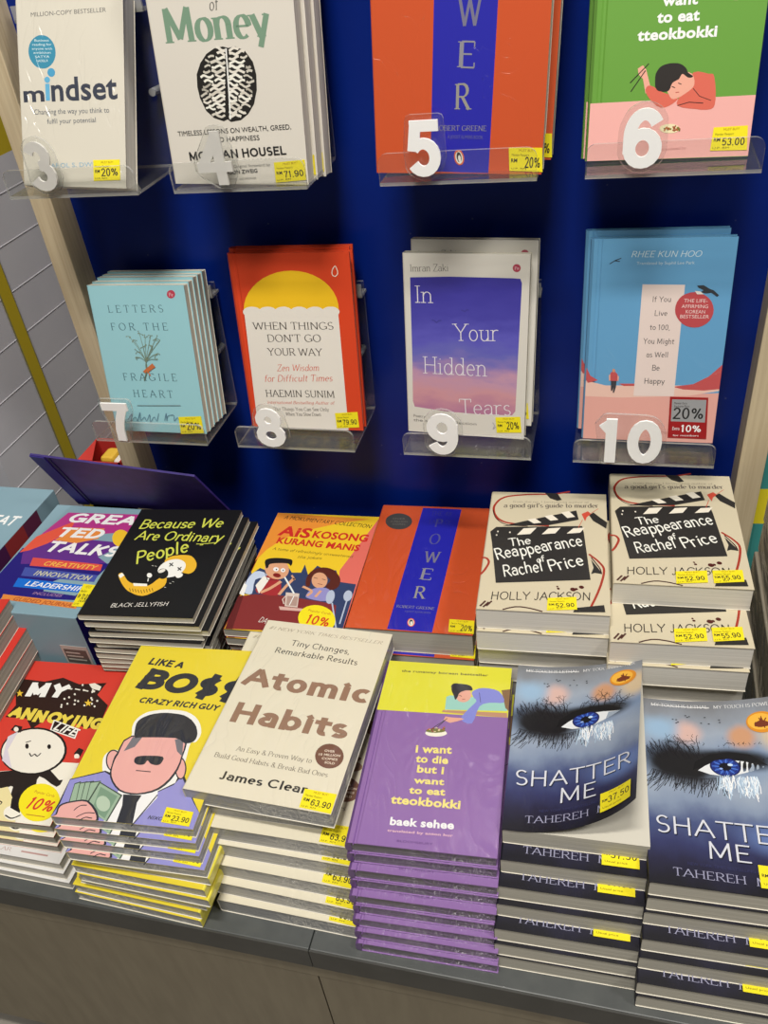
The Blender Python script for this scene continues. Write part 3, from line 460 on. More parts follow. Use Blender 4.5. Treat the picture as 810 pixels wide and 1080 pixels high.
 ('p','#26221f',((.527,.062),(.528,.058),(.528,.054),(.527,.051),(.525,.047),(.523,.045),(.520,.043),(.517,.043),(.514,.043),(.510,.044),(.507,.046),(.504,.049),(.501,.053),(.499,.057),(.497,.061),(.497,.065),(.497,.069),(.498,.072),(.499,.075),(.501,.078),(.504,.080),(.507,.080),(.511,.080),(.514,.079),(.518,.077),(.521,.074),(.523,.070),(.525,.066))),
 ('p','#e9e4d8',((.523,.056),(.524,.053),(.524,.051),(.524,.048),(.523,.046),(.522,.044),(.520,.043),(.519,.043),(.517,.043),(.515,.044),(.513,.045),(.511,.047),(.509,.050),(.508,.052),(.507,.055),(.507,.058),(.506,.061),(.507,.064),(.508,.066),(.509,.067),(.510,.068),(.512,.069),(.514,.069),(.516,.068),(.518,.066),(.520,.064),(.521,.062),(.523,.059))),
 ('p','#d8622a',((.492,.081),(.499,.087),(.506,.079))),
 ('p','#3a3835',((.313,.856),(.314,.839),(.309,.824),(.299,.810),(.283,.797),(.263,.788),(.239,.782),(.213,.779),(.186,.780),(.160,.784),(.135,.792),(.112,.802),(.094,.816),(.081,.830),(.072,.847),(.071,.863),(.075,.879),(.085,.893),(.101,.906),(.121,.916),(.146,.922),(.172,.925),(.200,.924),(.227,.919),(.252,.911),(.275,.900),(.292,.887),(.305,.872))),
 ('t','OVER','sans','#6a675f',.130,.868,.246,.869,.013),
 ('t','A MILLION','sans','#6a675f',.118,.842,.272,.844,.013),
 ('t','COPIES','sans','#6a675f',.145,.818,.259,.819,.013),
 ('k','#f0d21e',((.804,.098),(.997,.097),(1.006,.009),(.813,.013)),(('t','MUST BUY!','sans','#8a5a10',.864,.083,.951,.082,.009),('t','Member Passport','sans','#4a3a10',.823,.067,.923,.066,.009),('t','20%','geo15','#2a2620',.901,.023,.989,.022,.042),('t','RM','bold','#2a2620',.821,.044,.856,.044,.014),('t','U.P. RM','sans','#4a3a10',.824,.018,.909,.017,.007)),None)],
'green':[('p','#dba29c',((0,.230),(1,.234),(1,.002),(0,0))),
 ('t','i want','fat','#ecebe2',.346,.810,.605,.805,.041),
 ('t','to die','fat','#ecebe2',.353,.750,.614,.746,.041),
 ('t','but i','fat','#ecebe2',.384,.694,.585,.691,.041),
 ('t','want','fat','#ecebe2',.396,.579,.603,.577,.039),
 ('t','to eat','fat','#ecebe2',.373,.519,.622,.519,.040),
 ('t','tteokbokki','fat','#ecebe2',.264,.458,.733,.457,.040),
 ('p','#cdb08c',((.881,.610),(.880,.603),(.876,.596),(.869,.590),(.859,.586),(.846,.582),(.832,.580),(.816,.580),(.800,.582),(.785,.585),(.771,.590),(.759,.595),(.749,.602),(.743,.609),(.740,.617),(.740,.624),(.745,.631),(.752,.637),(.762,.641),(.775,.645),(.789,.646),(.805,.647),(.821,.645),(.836,.642),(.850,.637),(.862,.631),(.871,.625),(.878,.618))),
 ('t','international','sans','#6a5a40',.764,.629,.852,.627,.007),
 ('t','bestseller','sans','#6a5a40',.766,.616,.854,.613,.007),
 ('t','10 weeks','sans','#6a5a40',.769,.602,.857,.599,.007),
 ('p','#d99d8a',((.281,.355),(.311,.366),(.333,.349),(.362,.293),(.376,.263),(.340,.259),(.317,.315),(.288,.333))),
 ('p','#c8604f',((.338,.274),(.342,.282),(.352,.288),(.368,.288),(.389,.282),(.414,.271),(.442,.261),(.477,.253),(.514,.246),(.538,.238),(.539,.230),(.527,.222),(.510,.214),(.490,.207),(.466,.202),(.442,.202),(.415,.210),(.388,.225),(.366,.239),(.351,.252),(.341,.264))),
 ('p','#c8604f',((.617,.329),(.645,.332),(.680,.327),(.709,.321),(.726,.321),(.736,.320),(.744,.310),(.755,.284),(.764,.250),(.767,.222),(.766,.205),(.760,.194),(.746,.188),(.720,.186),(.688,.187),(.653,.191),(.612,.194),(.571,.199),(.542,.207),(.535,.218),(.542,.231),(.553,.243),(.568,.250),(.588,.256),(.603,.266),(.608,.287),(.608,.312))),
 ('p','#d99d8a',((.460,.300),(.479,.314),(.510,.325),(.540,.332),(.567,.333),(.591,.331),(.610,.325),(.623,.313),(.630,.298),(.631,.285),(.627,.276),(.618,.269),(.604,.261),(.581,.251),(.554,.240),(.531,.234),(.514,.232),(.502,.234),(.491,.242),(.475,.259),(.461,.281))),
 ('p','#262220',((.394,.292),(.392,.305),(.391,.319),(.393,.332),(.400,.342),(.409,.351),(.421,.358),(.436,.363),(.455,.366),(.473,.368),(.495,.368),(.517,.367),(.535,.364),(.550,.359),(.562,.353),(.572,.347),(.578,.341),(.581,.336),(.586,.330),(.599,.324),(.612,.319),(.619,.315),(.614,.311),(.602,.310),(.589,.311),(.577,.316),(.564,.323),(.553,.326),(.547,.322),(.542,.315),(.536,.307),(.524,.303),(.511,.299),(.499,.294),(.492,.284),(.488,.273),(.480,.265),(.465,.262),(.448,.262),(.433,.264),(.422,.265),(.413,.268),(.406,.272),(.400,.278),(.396,.284))),
 ('s','#3a2a26',.005,((.496,.281),(.517,.275))),
 ('s','#3a2a26',.005,((.533,.293),(.553,.287))),
 ('s','#a8463a',.005,((.523,.257),(.544,.258))),
 ('s','#3a2020',.005,((.542,.207),(.610,.218),(.696,.212))),
 ('s','#3a2020',.004,((.626,.270),(.669,.239),(.740,.221))),
 ('s','#26201c',.006,((.346,.371),(.240,.302))),
 ('s','#26201c',.006,((.329,.346),(.249,.269))),
 ('p','#d9cfa8',((.571,.118),(.570,.114),(.566,.110),(.559,.107),(.549,.104),(.537,.102),(.524,.101),(.510,.101),(.496,.102),(.483,.103),(.470,.106),(.460,.109),(.452,.113),(.447,.117),(.445,.121),(.446,.125),(.450,.129),(.457,.132),(.467,.134),(.478,.136),(.491,.137),(.505,.137),(.519,.137),(.533,.135),(.545,.132),(.555,.129),(.563,.126),(.569,.122))),
 ('s','#a8632f',.009,((.545,.117),(.561,.110))),
 ('s','#8f4a2a',.009,((.530,.116),(.544,.130))),
 ('s','#4d5a2a',.009,((.471,.119),(.487,.121))),
 ('s','#a8632f',.009,((.500,.122),(.517,.115))),
 ('s','#8f4a2a',.009,((.557,.114),(.573,.117))),
 ('s','#4d5a2a',.009,((.492,.114),(.507,.119))),
 ('s','#4d5a2a',.009,((.552,.116),(.567,.121))),
 ('s','#a8632f',.009,((.475,.110),(.489,.126))),
 ('s','#6b6b2e',.009,((.503,.116),(.519,.118))),
 ('s','#a8632f',.009,((.487,.126),(.505,.114))),
 ('s','#8f4a2a',.009,((.525,.127),(.542,.117))),
 ('s','#a8632f',.009,((.549,.115),(.564,.124))),
 ('s','#8f4a2a',.009,((.490,.117),(.505,.121))),
 ('s','#8f4a2a',.009,((.535,.112),(.551,.113))),
 ('s','#6b6b2e',.009,((.553,.124),(.571,.108))),
 ('s','#8f4a2a',.009,((.526,.113),(.542,.109))),
 ('t','translated by','sans','#c08a84',.472,.033,.621,.038,.010),
 ('k','#f0d21e',((.775,.117),(.977,.120),(.989,.025),(.768,.027)),(('t','MUST BUY!','sans','#8a5a10',.836,.103,.928,.104,.009),('t','Member Passport','sans','#4a3a10',.789,.085,.898,.086,.009),('t','53.00','geo15','#2a2620',.835,.045,.969,.044,.031),('t','RM','bold','#2a2620',.783,.062,.822,.062,.015),('t','U.P. RM','sans','#4a3a10',.781,.033,.878,.033,.007)),None)],
'letters':[('t','L E T T E R S','serif','#3f5f6c',.180,.826,.754,.829,.046),
 ('t','F O R   T H E','serif','#3f5f6c',.175,.709,.769,.712,.047),
 ('t','F R A G I L E','serif','#3f5f6c',.201,.366,.773,.370,.050),
 ('t','H E A R T','serif','#3f5f6c',.277,.250,.702,.251,.051),
 ('p','#b03a4e',((.902,.943),(.899,.937),(.895,.932),(.889,.927),(.881,.923),(.872,.920),(.863,.918),(.854,.917),(.845,.918),(.836,.920),(.829,.923),(.824,.927),(.820,.932),(.818,.938),(.819,.943),(.822,.949),(.826,.955),(.832,.960),(.840,.964),(.849,.967),(.858,.969),(.867,.969),(.876,.969),(.884,.967),(.891,.963),(.897,.959),(.901,.954),(.902,.949))),
 ('t','Pe','serif','#e6d8d8',.838,.931,.880,.931,.021),
 ('s','#74826f',.005,((.469,.422),(.472,.431),(.476,.444),(.481,.460),(.483,.477),(.481,.494),(.474,.513),(.462,.534),(.448,.555),(.433,.577),(.419,.595),(.405,.613),(.389,.631),(.373,.647),(.359,.660),(.350,.670))),
 ('s','#74826f',.004,((.350,.670),(.322,.668))),
 ('p','#7f8d7c',((.329,.668),(.324,.664),(.318,.664),(.315,.668),(.320,.672),(.327,.672))),
 ('s','#74826f',.004,((.350,.670),(.361,.665))),
 ('p','#7f8d7c',((.368,.665),(.363,.661),(.356,.661),(.354,.665),(.359,.669),(.365,.669))),
 ('s','#74826f',.004,((.350,.670),(.356,.662))),
 ('p','#7f8d7c',((.363,.662),(.358,.658),(.351,.658),(.349,.662),(.354,.665),(.360,.665))),
 ('s','#74826f',.005,((.469,.422),(.471,.432),(.475,.445),(.479,.461),(.482,.478),(.481,.494),(.477,.511),(.469,.530),(.460,.549),(.451,.567),(.441,.583),(.432,.598),(.421,.613),(.410,.626),(.401,.637),(.394,.646))),
 ('s','#74826f',.004,((.394,.646),(.376,.633))),
 ('p','#7f8d7c',((.383,.633),(.379,.629),(.372,.629),(.370,.633),(.374,.637),(.381,.637))),
 ('s','#74826f',.004,((.394,.646),(.388,.645))),
 ('p','#7f8d7c',((.394,.646),(.390,.642),(.383,.642),(.381,.645),(.385,.649),(.392,.649))),
 ('s','#74826f',.004,((.394,.646),(.421,.642))),
 ('p','#7f8d7c',((.428,.642),(.424,.638),(.417,.638),(.415,.642),(.419,.645),(.426,.646))),
 ('s','#74826f',.005,((.469,.422),(.471,.431),(.474,.444),(.477,.459),(.480,.476),(.481,.494),(.482,.515),(.481,.538),(.480,.561),(.479,.585),(.478,.606),(.476,.626),(.473,.646),(.471,.664),(.468,.680),(.467,.691))),
 ('s','#74826f',.004,((.467,.691),(.457,.705))),
 ('p','#7f8d7c',((.464,.705),(.460,.701),(.453,.701),(.451,.705),(.455,.708),(.462,.708))),
 ('s','#74826f',.004,((.467,.691),(.454,.690))),
 ('p','#7f8d7c',((.461,.690),(.457,.686),(.450,.686),(.448,.690),(.452,.694),(.459,.694))),
 ('s','#74826f',.004,((.467,.691),(.499,.680))),
 ('p','#7f8d7c',((.505,.680),(.501,.676),(.494,.676),(.492,.680),(.496,.684),(.503,.684))),
 ('s','#74826f',.005,((.469,.422),(.470,.431),(.472,.445),(.475,.460),(.478,.477),(.481,.494),(.485,.512),(.490,.532),(.494,.552),(.499,.572),(.503,.590),(.506,.607),(.509,.623),(.512,.638),(.515,.650),(.517,.659))),
 ('s','#74826f',.004,((.517,.659),(.512,.666))),
 ('p','#7f8d7c',((.518,.666),(.514,.663),(.507,.663),(.505,.666),(.509,.670),(.516,.670))),
 ('s','#74826f',.004,((.517,.659),(.542,.671))),
 ('p','#7f8d7c',((.549,.671),(.545,.667),(.538,.667),(.536,.671),(.540,.675),(.547,.675))),
 ('s','#74826f',.004,((.517,.659),(.517,.681))),
 ('p','#7f8d7c',((.523,.681),(.519,.677),(.512,.677),(.510,.681),(.514,.684),(.521,.684))),
 ('s','#74826f',.005,((.469,.422),(.470,.431),(.471,.444),(.473,.460),(.476,.477),(.481,.494),(.490,.514),(.500,.535),(.512,.558),(.524,.579),(.535,.599),(.545,.618),(.556,.636),(.566,.653),(.574,.667),(.581,.677))),
 ('s','#74826f',.004,((.581,.677),(.559,.679))),
 ('p','#7f8d7c',((.566,.679),(.561,.675),(.554,.675),(.552,.679),(.556,.682),(.563,.682))),
 ('s','#74826f',.004,((.581,.677),(.594,.676))),
 ('p','#7f8d7c',((.601,.676),(.596,.673),(.590,.673),(.587,.676),(.592,.680),(.598,.680))),
 ('s','#74826f',.004,((.581,.677),(.567,.664))),
 ('p','#7f8d7c',((.574,.664),(.570,.660),(.563,.660),(.560,.663),(.565,.667),(.572,.667))),
 ('s','#74826f',.005,((.469,.422),(.469,.431),(.469,.445),(.471,.460),(.474,.477),(.481,.494),(.493,.512),(.509,.532),(.527,.553),(.545,.573),(.562,.590),(.578,.607),(.595,.623),(.611,.638),(.625,.651),(.634,.660))),
 ('s','#74826f',.004,((.634,.660),(.648,.676))),
 ('p','#7f8d7c',((.654,.676),(.650,.673),(.643,.673),(.641,.676),(.645,.680),(.652,.680))),
 ('s','#74826f',.004,((.634,.660),(.600,.645))),
 ('p','#7f8d7c',((.607,.646),(.602,.642),(.596,.642),(.593,.645),(.598,.649),(.604,.649))),
 ('s','#74826f',.004,((.634,.660),(.665,.648))),
 ('p','#7f8d7c',((.672,.648),(.668,.644),(.661,.644),(.659,.648),(.663,.652),(.670,.652))),
 ('s','#74826f',.005,((.469,.422),(.469,.432),(.469,.445),(.470,.461),(.473,.478),(.481,.494),(.495,.511),(.513,.528),(.533,.546),(.553,.563),(.572,.578),(.591,.592),(.610,.605),(.628,.618),(.644,.628),(.655,.635))),
 ('s','#74826f',.004,((.655,.635),(.665,.646))),
 ('p','#7f8d7c',((.672,.646),(.667,.642),(.661,.642),(.658,.646),(.663,.649),(.669,.649))),
 ('s','#74826f',.004,((.655,.635),(.630,.648))),
 ('p','#7f8d7c',((.636,.648),(.632,.644),(.625,.644),(.623,.648),(.627,.651),(.634,.651))),
 ('s','#74826f',.004,((.655,.635),(.632,.623))),
 ('p','#7f8d7c',((.638,.623),(.634,.619),(.627,.619),(.625,.623),(.630,.626),(.636,.626))),
 ('s','#74826f',.005,((.469,.422),(.471,.432),(.475,.447),(.479,.464),(.481,.480),(.481,.494),(.478,.506),(.472,.517),(.465,.528),(.458,.537),(.450,.545),(.442,.552),(.433,.558),(.425,.563),(.417,.567),(.412,.570))),
 ('s','#74826f',.004,((.412,.570),(.438,.564))),
 ('p','#7f8d7c',((.445,.564),(.440,.560),(.433,.560),(.431,.564),(.436,.567),(.442,.567))),
 ('s','#74826f',.004,((.412,.570),(.391,.584))),
 ('p','#7f8d7c',((.397,.584),(.393,.580),(.386,.580),(.384,.584),(.388,.587),(.395,.587))),
 ('s','#74826f',.004,((.412,.570),(.393,.557))),
 ('p','#7f8d7c',((.400,.557),(.396,.553),(.389,.553),(.387,.556),(.391,.560),(.398,.560))),
 ('s','#74826f',.005,((.469,.422),(.471,.432),(.473,.446),(.476,.462),(.479,.479),(.481,.494),(.483,.508),(.484,.522),(.484,.536),(.484,.549),(.484,.561),(.484,.571),(.483,.581),(.482,.589),(.481,.596),(.480,.601))),
 ('s','#74826f',.004,((.480,.601),(.454,.594))),
 ('p','#7f8d7c',((.461,.594),(.456,.590),(.450,.590),(.447,.594),(.452,.597),(.459,.597))),
 ('s','#74826f',.004,((.480,.601),(.494,.603))),
 ('p','#7f8d7c',((.500,.603),(.496,.599),(.489,.599),(.487,.603),(.491,.607),(.498,.607))),
 ('s','#74826f',.004,((.480,.601),(.517,.614))),
 ('p','#7f8d7c',((.523,.614),(.519,.610),(.512,.610),(.510,.614),(.514,.618),(.521,.618))),
 ('s','#74826f',.005,((.469,.422),(.470,.432),(.471,.446),(.473,.463),(.476,.479),(.481,.494),(.489,.508),(.499,.521),(.511,.534),(.522,.545),(.533,.556),(.542,.565),(.553,.574),(.562,.581),(.570,.587),(.576,.592))),
 ('s','#74826f',.004,((.576,.592),(.583,.609))),
 ('p','#7f8d7c',((.589,.609),(.585,.605),(.578,.605),(.576,.609),(.580,.612),(.587,.612))),
 ('s','#74826f',.004,((.576,.592),(.554,.613))),
 ('p','#7f8d7c',((.560,.613),(.556,.609),(.549,.609),(.547,.613),(.551,.617),(.558,.617))),
 ('s','#74826f',.004,((.576,.592),(.568,.610))),
 ('p','#7f8d7c',((.575,.610),(.571,.606),(.564,.606),(.562,.610),(.566,.613),(.573,.614))),
 ('s','#74826f',.005,((.469,.422),(.469,.432),(.470,.447),(.471,.464),(.474,.480),(.481,.494),(.493,.506),(.508,.516),(.525,.525),(.542,.533),(.558,.540),(.573,.546),(.589,.550),(.604,.554),(.617,.557),(.626,.559))),
 ('s','#74826f',.004,((.626,.559),(.591,.544))),
 ('p','#7f8d7c',((.598,.544),(.593,.541),(.587,.540),(.584,.544),(.589,.548),(.595,.548))),
 ('s','#74826f',.004,((.626,.559),(.608,.548))),
 ('p','#7f8d7c',((.615,.548),(.611,.545),(.604,.545),(.602,.548),(.606,.552),(.613,.552))),
 ('s','#74826f',.004,((.626,.559),(.639,.555))),
 ('p','#7f8d7c',((.646,.555),(.642,.551),(.635,.551),(.633,.555),(.637,.558),(.644,.558))),
 ('s','#74826f',.005,((.469,.422),(.471,.433),(.476,.448),(.480,.465),(.482,.481),(.481,.494),(.476,.504),(.467,.511),(.457,.517),(.445,.522),(.435,.526),(.423,.529),(.411,.530),(.399,.531),(.388,.531),(.380,.531))),
 ('s','#74826f',.004,((.380,.531),(.388,.518))),
 ('p','#7f8d7c',((.394,.518),(.390,.514),(.383,.514),(.381,.518),(.385,.522),(.392,.522))),
 ('s','#74826f',.004,((.380,.531),(.406,.527))),
 ('p','#7f8d7c',((.413,.527),(.409,.523),(.402,.523),(.400,.527),(.404,.531),(.411,.531))),
 ('s','#74826f',.004,((.380,.531),(.384,.528))),
 ('p','#7f8d7c',((.390,.528),(.386,.524),(.379,.524),(.377,.528),(.381,.532),(.388,.532))),
 ('s','#74826f',.005,((.469,.422),(.470,.433),(.471,.448),(.473,.466),(.476,.482),(.481,.494),(.490,.503),(.500,.508),(.512,.513),(.525,.516),(.536,.518),(.546,.519),(.557,.519),(.568,.518),(.577,.517),(.583,.516))),
 ('s','#74826f',.004,((.583,.516),(.599,.518))),
 ('p','#7f8d7c',((.606,.518),(.602,.514),(.595,.514),(.593,.518),(.597,.522),(.604,.522))),
 ('s','#74826f',.004,((.583,.516),(.588,.533))),
 ('p','#7f8d7c',((.594,.533),(.590,.529),(.583,.529),(.581,.533),(.585,.537),(.592,.537))),
 ('s','#74826f',.004,((.583,.516),(.609,.521))),
 ('p','#7f8d7c',((.615,.521),(.611,.517),(.604,.517),(.602,.521),(.606,.524),(.613,.524))),
 ('p','#b9683e',((.432,.434),(.548,.490),(.573,.465),(.459,.417))),
 ('s','#b9683e',.012,((.476,.448),(.504,.404))),
 ('s','#5e6a58',.012,((.471,.430),(.429,.369))),
 ('s','#7d99a0',.008,((.300,.192),(.770,.202))),
 ('s','#4a6882',.005,((.165,.085),(.175,.093),(.191,.106),(.208,.119),(.222,.129),(.230,.133),(.228,.127),(.219,.114),(.208,.099),(.199,.085),(.196,.077),(.203,.079),(.215,.086),(.230,.095),(.244,.103),(.255,.106),(.260,.103),(.263,.095),(.265,.086),(.267,.080),(.272,.079),(.279,.088),(.289,.103),(.300,.120),(.309,.135),(.314,.141),(.315,.135),(.312,.122),(.308,.106),(.305,.091),(.306,.083),(.312,.084),(.323,.090),(.335,.098),(.346,.106),(.355,.109),(.360,.106),(.362,.098),(.364,.090),(.367,.083),(.372,.082),(.380,.088),(.391,.100),(.402,.114),(.412,.125),(.418,.129),(.419,.123),(.416,.111),(.412,.095),(.409,.081),(.411,.075),(.418,.077),(.429,.086),(.441,.097),(.453,.107),(.462,.111),(.468,.109),(.472,.101),(.475,.092),(.479,.086),(.484,.085),(.490,.091),(.499,.103),(.507,.118),(.514,.131),(.519,.140))),
 ('s','#4a6882',.005,((.570,.087),(.575,.096),(.582,.110),(.590,.125),(.597,.137),(.601,.142),(.602,.137),(.600,.124),(.597,.108),(.595,.095),(.595,.087),(.596,.089),(.597,.096),(.600,.105),(.605,.114),(.612,.120),(.623,.125),(.638,.128),(.655,.131),(.669,.132),(.679,.130),(.682,.124),(.681,.115),(.678,.104),(.675,.094),(.676,.089),(.682,.091),(.689,.096),(.698,.103),(.707,.109),(.715,.112),(.720,.110),(.723,.104),(.727,.098),(.732,.093),(.742,.091),(.756,.094),(.776,.100),(.797,.107),(.816,.113),(.829,.117))),
 ('k','#f0d21e',((.728,.118),(.971,.129),(.974,.008),(.725,-.005)),(('t','MUST BUY!','sans','#8a5a10',.801,.101,.911,.106,.012),('t','Member Passport','sans','#4a3a10',.747,.075,.875,.081,.012),('t','20%','geo15','#2a2620',.801,.024,.954,.031,.056),('t','RM','bold','#2a2620',.741,.043,.786,.045,.020),('t','U.P. RM','sans','#4a3a10',.741,.005,.850,.010,.010)),None)],
'when':[('p','#d8d3ca',((.072,.692),(.871,.687),(.870,0),(.048,0))),
 ('p','#e0b41e',((.878,.697),(.878,.730),(.868,.762),(.849,.793),(.821,.821),(.785,.846),(.742,.867),(.692,.884),(.637,.897),(.579,.905),(.518,.908),(.456,.906),(.394,.899),(.333,.886),(.276,.870),(.223,.848),(.177,.823),(.137,.795),(.105,.764),(.083,.731),(.070,.696))),
 ('p','#d8d3ca',((.218,.686),(.215,.679),(.207,.673),(.197,.668),(.184,.663),(.168,.660),(.151,.657),(.133,.657),(.116,.657),(.100,.659),(.086,.663),(.074,.667),(.066,.673),(.062,.679),(.061,.686),(.065,.692),(.072,.699),(.082,.704),(.096,.709),(.112,.712),(.129,.714),(.146,.715),(.163,.714),(.179,.712),(.193,.709),(.205,.704),(.213,.699),(.217,.693))),
 ('p','#d8d3ca',((.353,.686),(.350,.680),(.343,.674),(.333,.668),(.320,.663),(.305,.660),(.288,.658),(.270,.657),(.253,.658),(.237,.660),(.223,.663),(.212,.668),(.203,.673),(.199,.679),(.198,.686),(.202,.693),(.209,.699),(.219,.704),(.232,.709),(.248,.712),(.265,.714),(.282,.715),(.299,.714),(.315,.712),(.329,.709),(.340,.704),(.348,.699),(.353,.693))),
 ('p','#d8d3ca',((.488,.686),(.485,.680),(.478,.674),(.468,.668),(.455,.664),(.440,.660),(.423,.658),(.406,.657),(.389,.658),(.373,.660),(.359,.663),(.348,.668),(.339,.674),(.335,.680),(.334,.686),(.337,.693),(.344,.699),(.355,.704),(.368,.709),(.383,.712),(.400,.714),(.417,.715),(.433,.715),(.449,.712),(.463,.709),(.474,.704),(.482,.699),(.487,.693))),
 ('p','#d8d3ca',((.621,.687),(.618,.680),(.611,.674),(.601,.669),(.589,.664),(.574,.660),(.557,.658),(.540,.658),(.523,.658),(.507,.660),(.493,.664),(.482,.668),(.474,.674),(.469,.680),(.469,.686),(.472,.693),(.479,.699),(.489,.704),(.501,.709),(.516,.712),(.533,.715),(.550,.715),(.567,.715),(.582,.712),(.596,.709),(.607,.705),(.615,.699),(.620,.693))),
 ('p','#d8d3ca',((.753,.687),(.750,.680),(.743,.674),(.734,.669),(.721,.664),(.706,.661),(.690,.659),(.673,.658),(.656,.659),(.641,.661),(.627,.664),(.616,.669),(.607,.674),(.603,.680),(.602,.687),(.605,.693),(.612,.699),(.621,.705),(.634,.709),(.649,.712),(.665,.715),(.682,.715),(.699,.715),(.714,.713),(.728,.709),(.739,.705),(.747,.699),(.752,.693))),
 ('p','#d8d3ca',((.883,.687),(.880,.681),(.874,.675),(.864,.669),(.852,.665),(.837,.661),(.821,.659),(.804,.658),(.788,.659),(.772,.661),(.759,.664),(.748,.669),(.739,.674),(.735,.680),(.734,.687),(.737,.693),(.743,.699),(.753,.705),(.765,.709),(.780,.713),(.796,.715),(.813,.715),(.829,.715),(.845,.713),(.858,.709),(.869,.705),(.877,.699),(.882,.693))),
 ('t','WHEN THINGS','serif','#3c3632',.125,.587,.820,.590,.040),
 ('t',"DON'T GO",'serif','#3c3632',.242,.517,.705,.520,.041),
 ('t','YOUR WAY','serif','#3c3632',.226,.439,.710,.441,.041),
 ('t','Zen Wisdom','serifi','#c8523c',.291,.347,.664,.354,.037),
 ('t','for Difficult Times','serifi','#c8523c',.171,.282,.772,.294,.038),
 ('t','HAEMIN SUNIM','serif','#3c3632',.163,.191,.777,.196,.041),
 ('t','International Bestselling Author of','serifi','#c8523c',.168,.147,.772,.155,.018),
 ('t','The Things You Can See Only','serif','#4c4642',.221,.106,.713,.113,.021),
 ('t','When You Slow Down','serif','#4c4642',.318,.076,.639,.081,.021),
 ('s','#e8d0c0',.007,((.880,.931),(.877,.929),(.873,.926),(.868,.923),(.863,.919),(.860,.915),(.856,.910),(.853,.905),(.851,.898),(.849,.893),(.850,.888),(.852,.884),(.856,.881),(.862,.878),(.867,.877),(.872,.876),(.877,.877),(.883,.880),(.888,.883),(.893,.887),(.896,.892),(.896,.897),(.896,.903),(.894,.909),(.892,.914),(.890,.919),(.888,.922),(.886,.925),(.883,.928),(.881,.929),(.880,.931))),
 ('k','#f0d21e',((.764,.102),(.962,.114),(.967,.020),(.768,.010)),(('t','MUST BUY!','sans','#8a5a10',.825,.090,.914,.095,.009),('t','Member Passport','sans','#4a3a10',.782,.070,.885,.076,.009),('t','79.90','geo15','#2a2620',.828,.032,.951,.038,.032),('t','RM','bold','#2a2620',.779,.046,.815,.048,.015),('t','U.P. RM','sans','#4a3a10',.780,.017,.868,.021,.007)),None)],
'tears':[('m','watercolor',((.060,.876),(.386,.884),(.866,.883),(.929,.881),(.943,.859),(.934,.582),(.927,.321),(.922,.164),(.896,.139),(.619,.132),(.336,.136),(.068,.152),(.053,.187),(.059,.423),(.059,.687),(.059,.814))),
 ('t','Imran Zaki','serif','#6a6660',.062,.906,.371,.912,.036),
 ('p','#a03048',((.930,.934),(.929,.930),(.927,.926),(.924,.922),(.919,.918),(.913,.916),(.907,.914),(.900,.914),(.894,.914),(.887,.916),(.881,.918),(.876,.921),(.872,.925),(.870,.929),(.869,.933),(.870,.938),(.872,.942),(.875,.946),(.880,.949),(.885,.952),(.892,.953),(.899,.954),(.905,.953),(.912,.952),(.918,.950),(.923,.947),(.926,.943),(.929,.939))),
 ('t','Pe','serif','#e0c8c8',.884,.925,.918,.926,.015),
 ('t','In','slab','#dcd8dc',.097,.743,.245,.744,.090),
 ('t','Your','slab','#dcd8dc',.401,.544,.772,.553,.092),
 ('t','Hidden','slab','#dcd8dc',.148,.352,.685,.354,.097),
 ('t','Tears','slab','#dcd8dc',.458,.124,.886,.139,.090),
 ('s','#34308a',.008,((.231,.652),(.234,.652),(.238,.652),(.242,.652),(.246,.651),(.251,.650),(.255,.649),(.258,.646),(.262,.643),(.266,.641),(.270,.641),(.274,.642),(.278,.644),(.282,.647),(.286,.650),(.290,.651),(.294,.652),(.298,.652),(.303,.652),(.306,.652),(.309,.652))),
 ('s','#34308a',.006,((.470,.711),(.472,.711),(.476,.711),(.481,.710),(.485,.710),(.489,.709),(.492,.708),(.494,.707),(.497,.706),(.499,.705),(.502,.705),(.505,.706),(.508,.708),(.511,.711),(.514,.713),(.517,.715),(.520,.715),(.524,.715),(.527,.714),(.530,.713),(.532,.713))),
 ('t','Poetry','sans','#7a7672',.055,.090,.160,.089,.016),
 ('t','the second collection','sans','#7a7672',.054,.064,.600,.065,.016),
 ('s','#9a96a2',.006,((.736,.089),(.738,.087),(.742,.084),(.747,.080),(.750,.076),(.752,.072),(.751,.067),(.748,.061),(.744,.056),(.741,.052),(.741,.050),(.744,.051),(.749,.054),(.755,.058),(.760,.062),(.764,.065))),
 ('k','#f0d21e',((.759,.121),(.964,.134),(.979,.041),(.773,.030)),(('t','MUST BUY!','sans','#8a5a10',.823,.110,.916,.115,.009),('t','Member Passport','sans','#4a3a10',.780,.090,.888,.096,.009),('t','20%','geo15','#2a2620',.857,.053,.959,.059,.046),('t','RM','bold','#2a2620',.780,.066,.817,.068,.015),('t','U.P. RM','sans','#4a3a10',.784,.037,.875,.042,.007)),None)],
'rhee':[('p','#d99f94',((0,.229),(0,.232),(.279,.231),(1,.264),(1,0),(0,0))),
 ('p','#dfb9aa',((0,.313),(.155,.290),(.390,.293),(1,.303),(1,.275),(.780,.246),(.280,.228),(0,.231))),
 ('p','#b8494a',((.659,.291),(.808,.307),(.913,.347),(1,.407),(1,.284),(.888,.275),(.737,.278))),
 ('p','#b8494a',((0,.381),(.032,.339),(.093,.316),(.015,.301),(0,.320))),
 ('p','#b8494a',((.252,.301),(.389,.303),(.380,.291),(.293,.289))),
 ('t','RHEE KUN HOO','geo9i','#c9dbe2',.280,.916,.768,.914,.028),
 ('t','Translated by Suphil Lee Park','sans','#b8ccd6',.321,.882,.724,.882,.013),
 ('p','#dccbc4',((.373,.791),(.673,.788),(.674,.242),(.372,.239))),
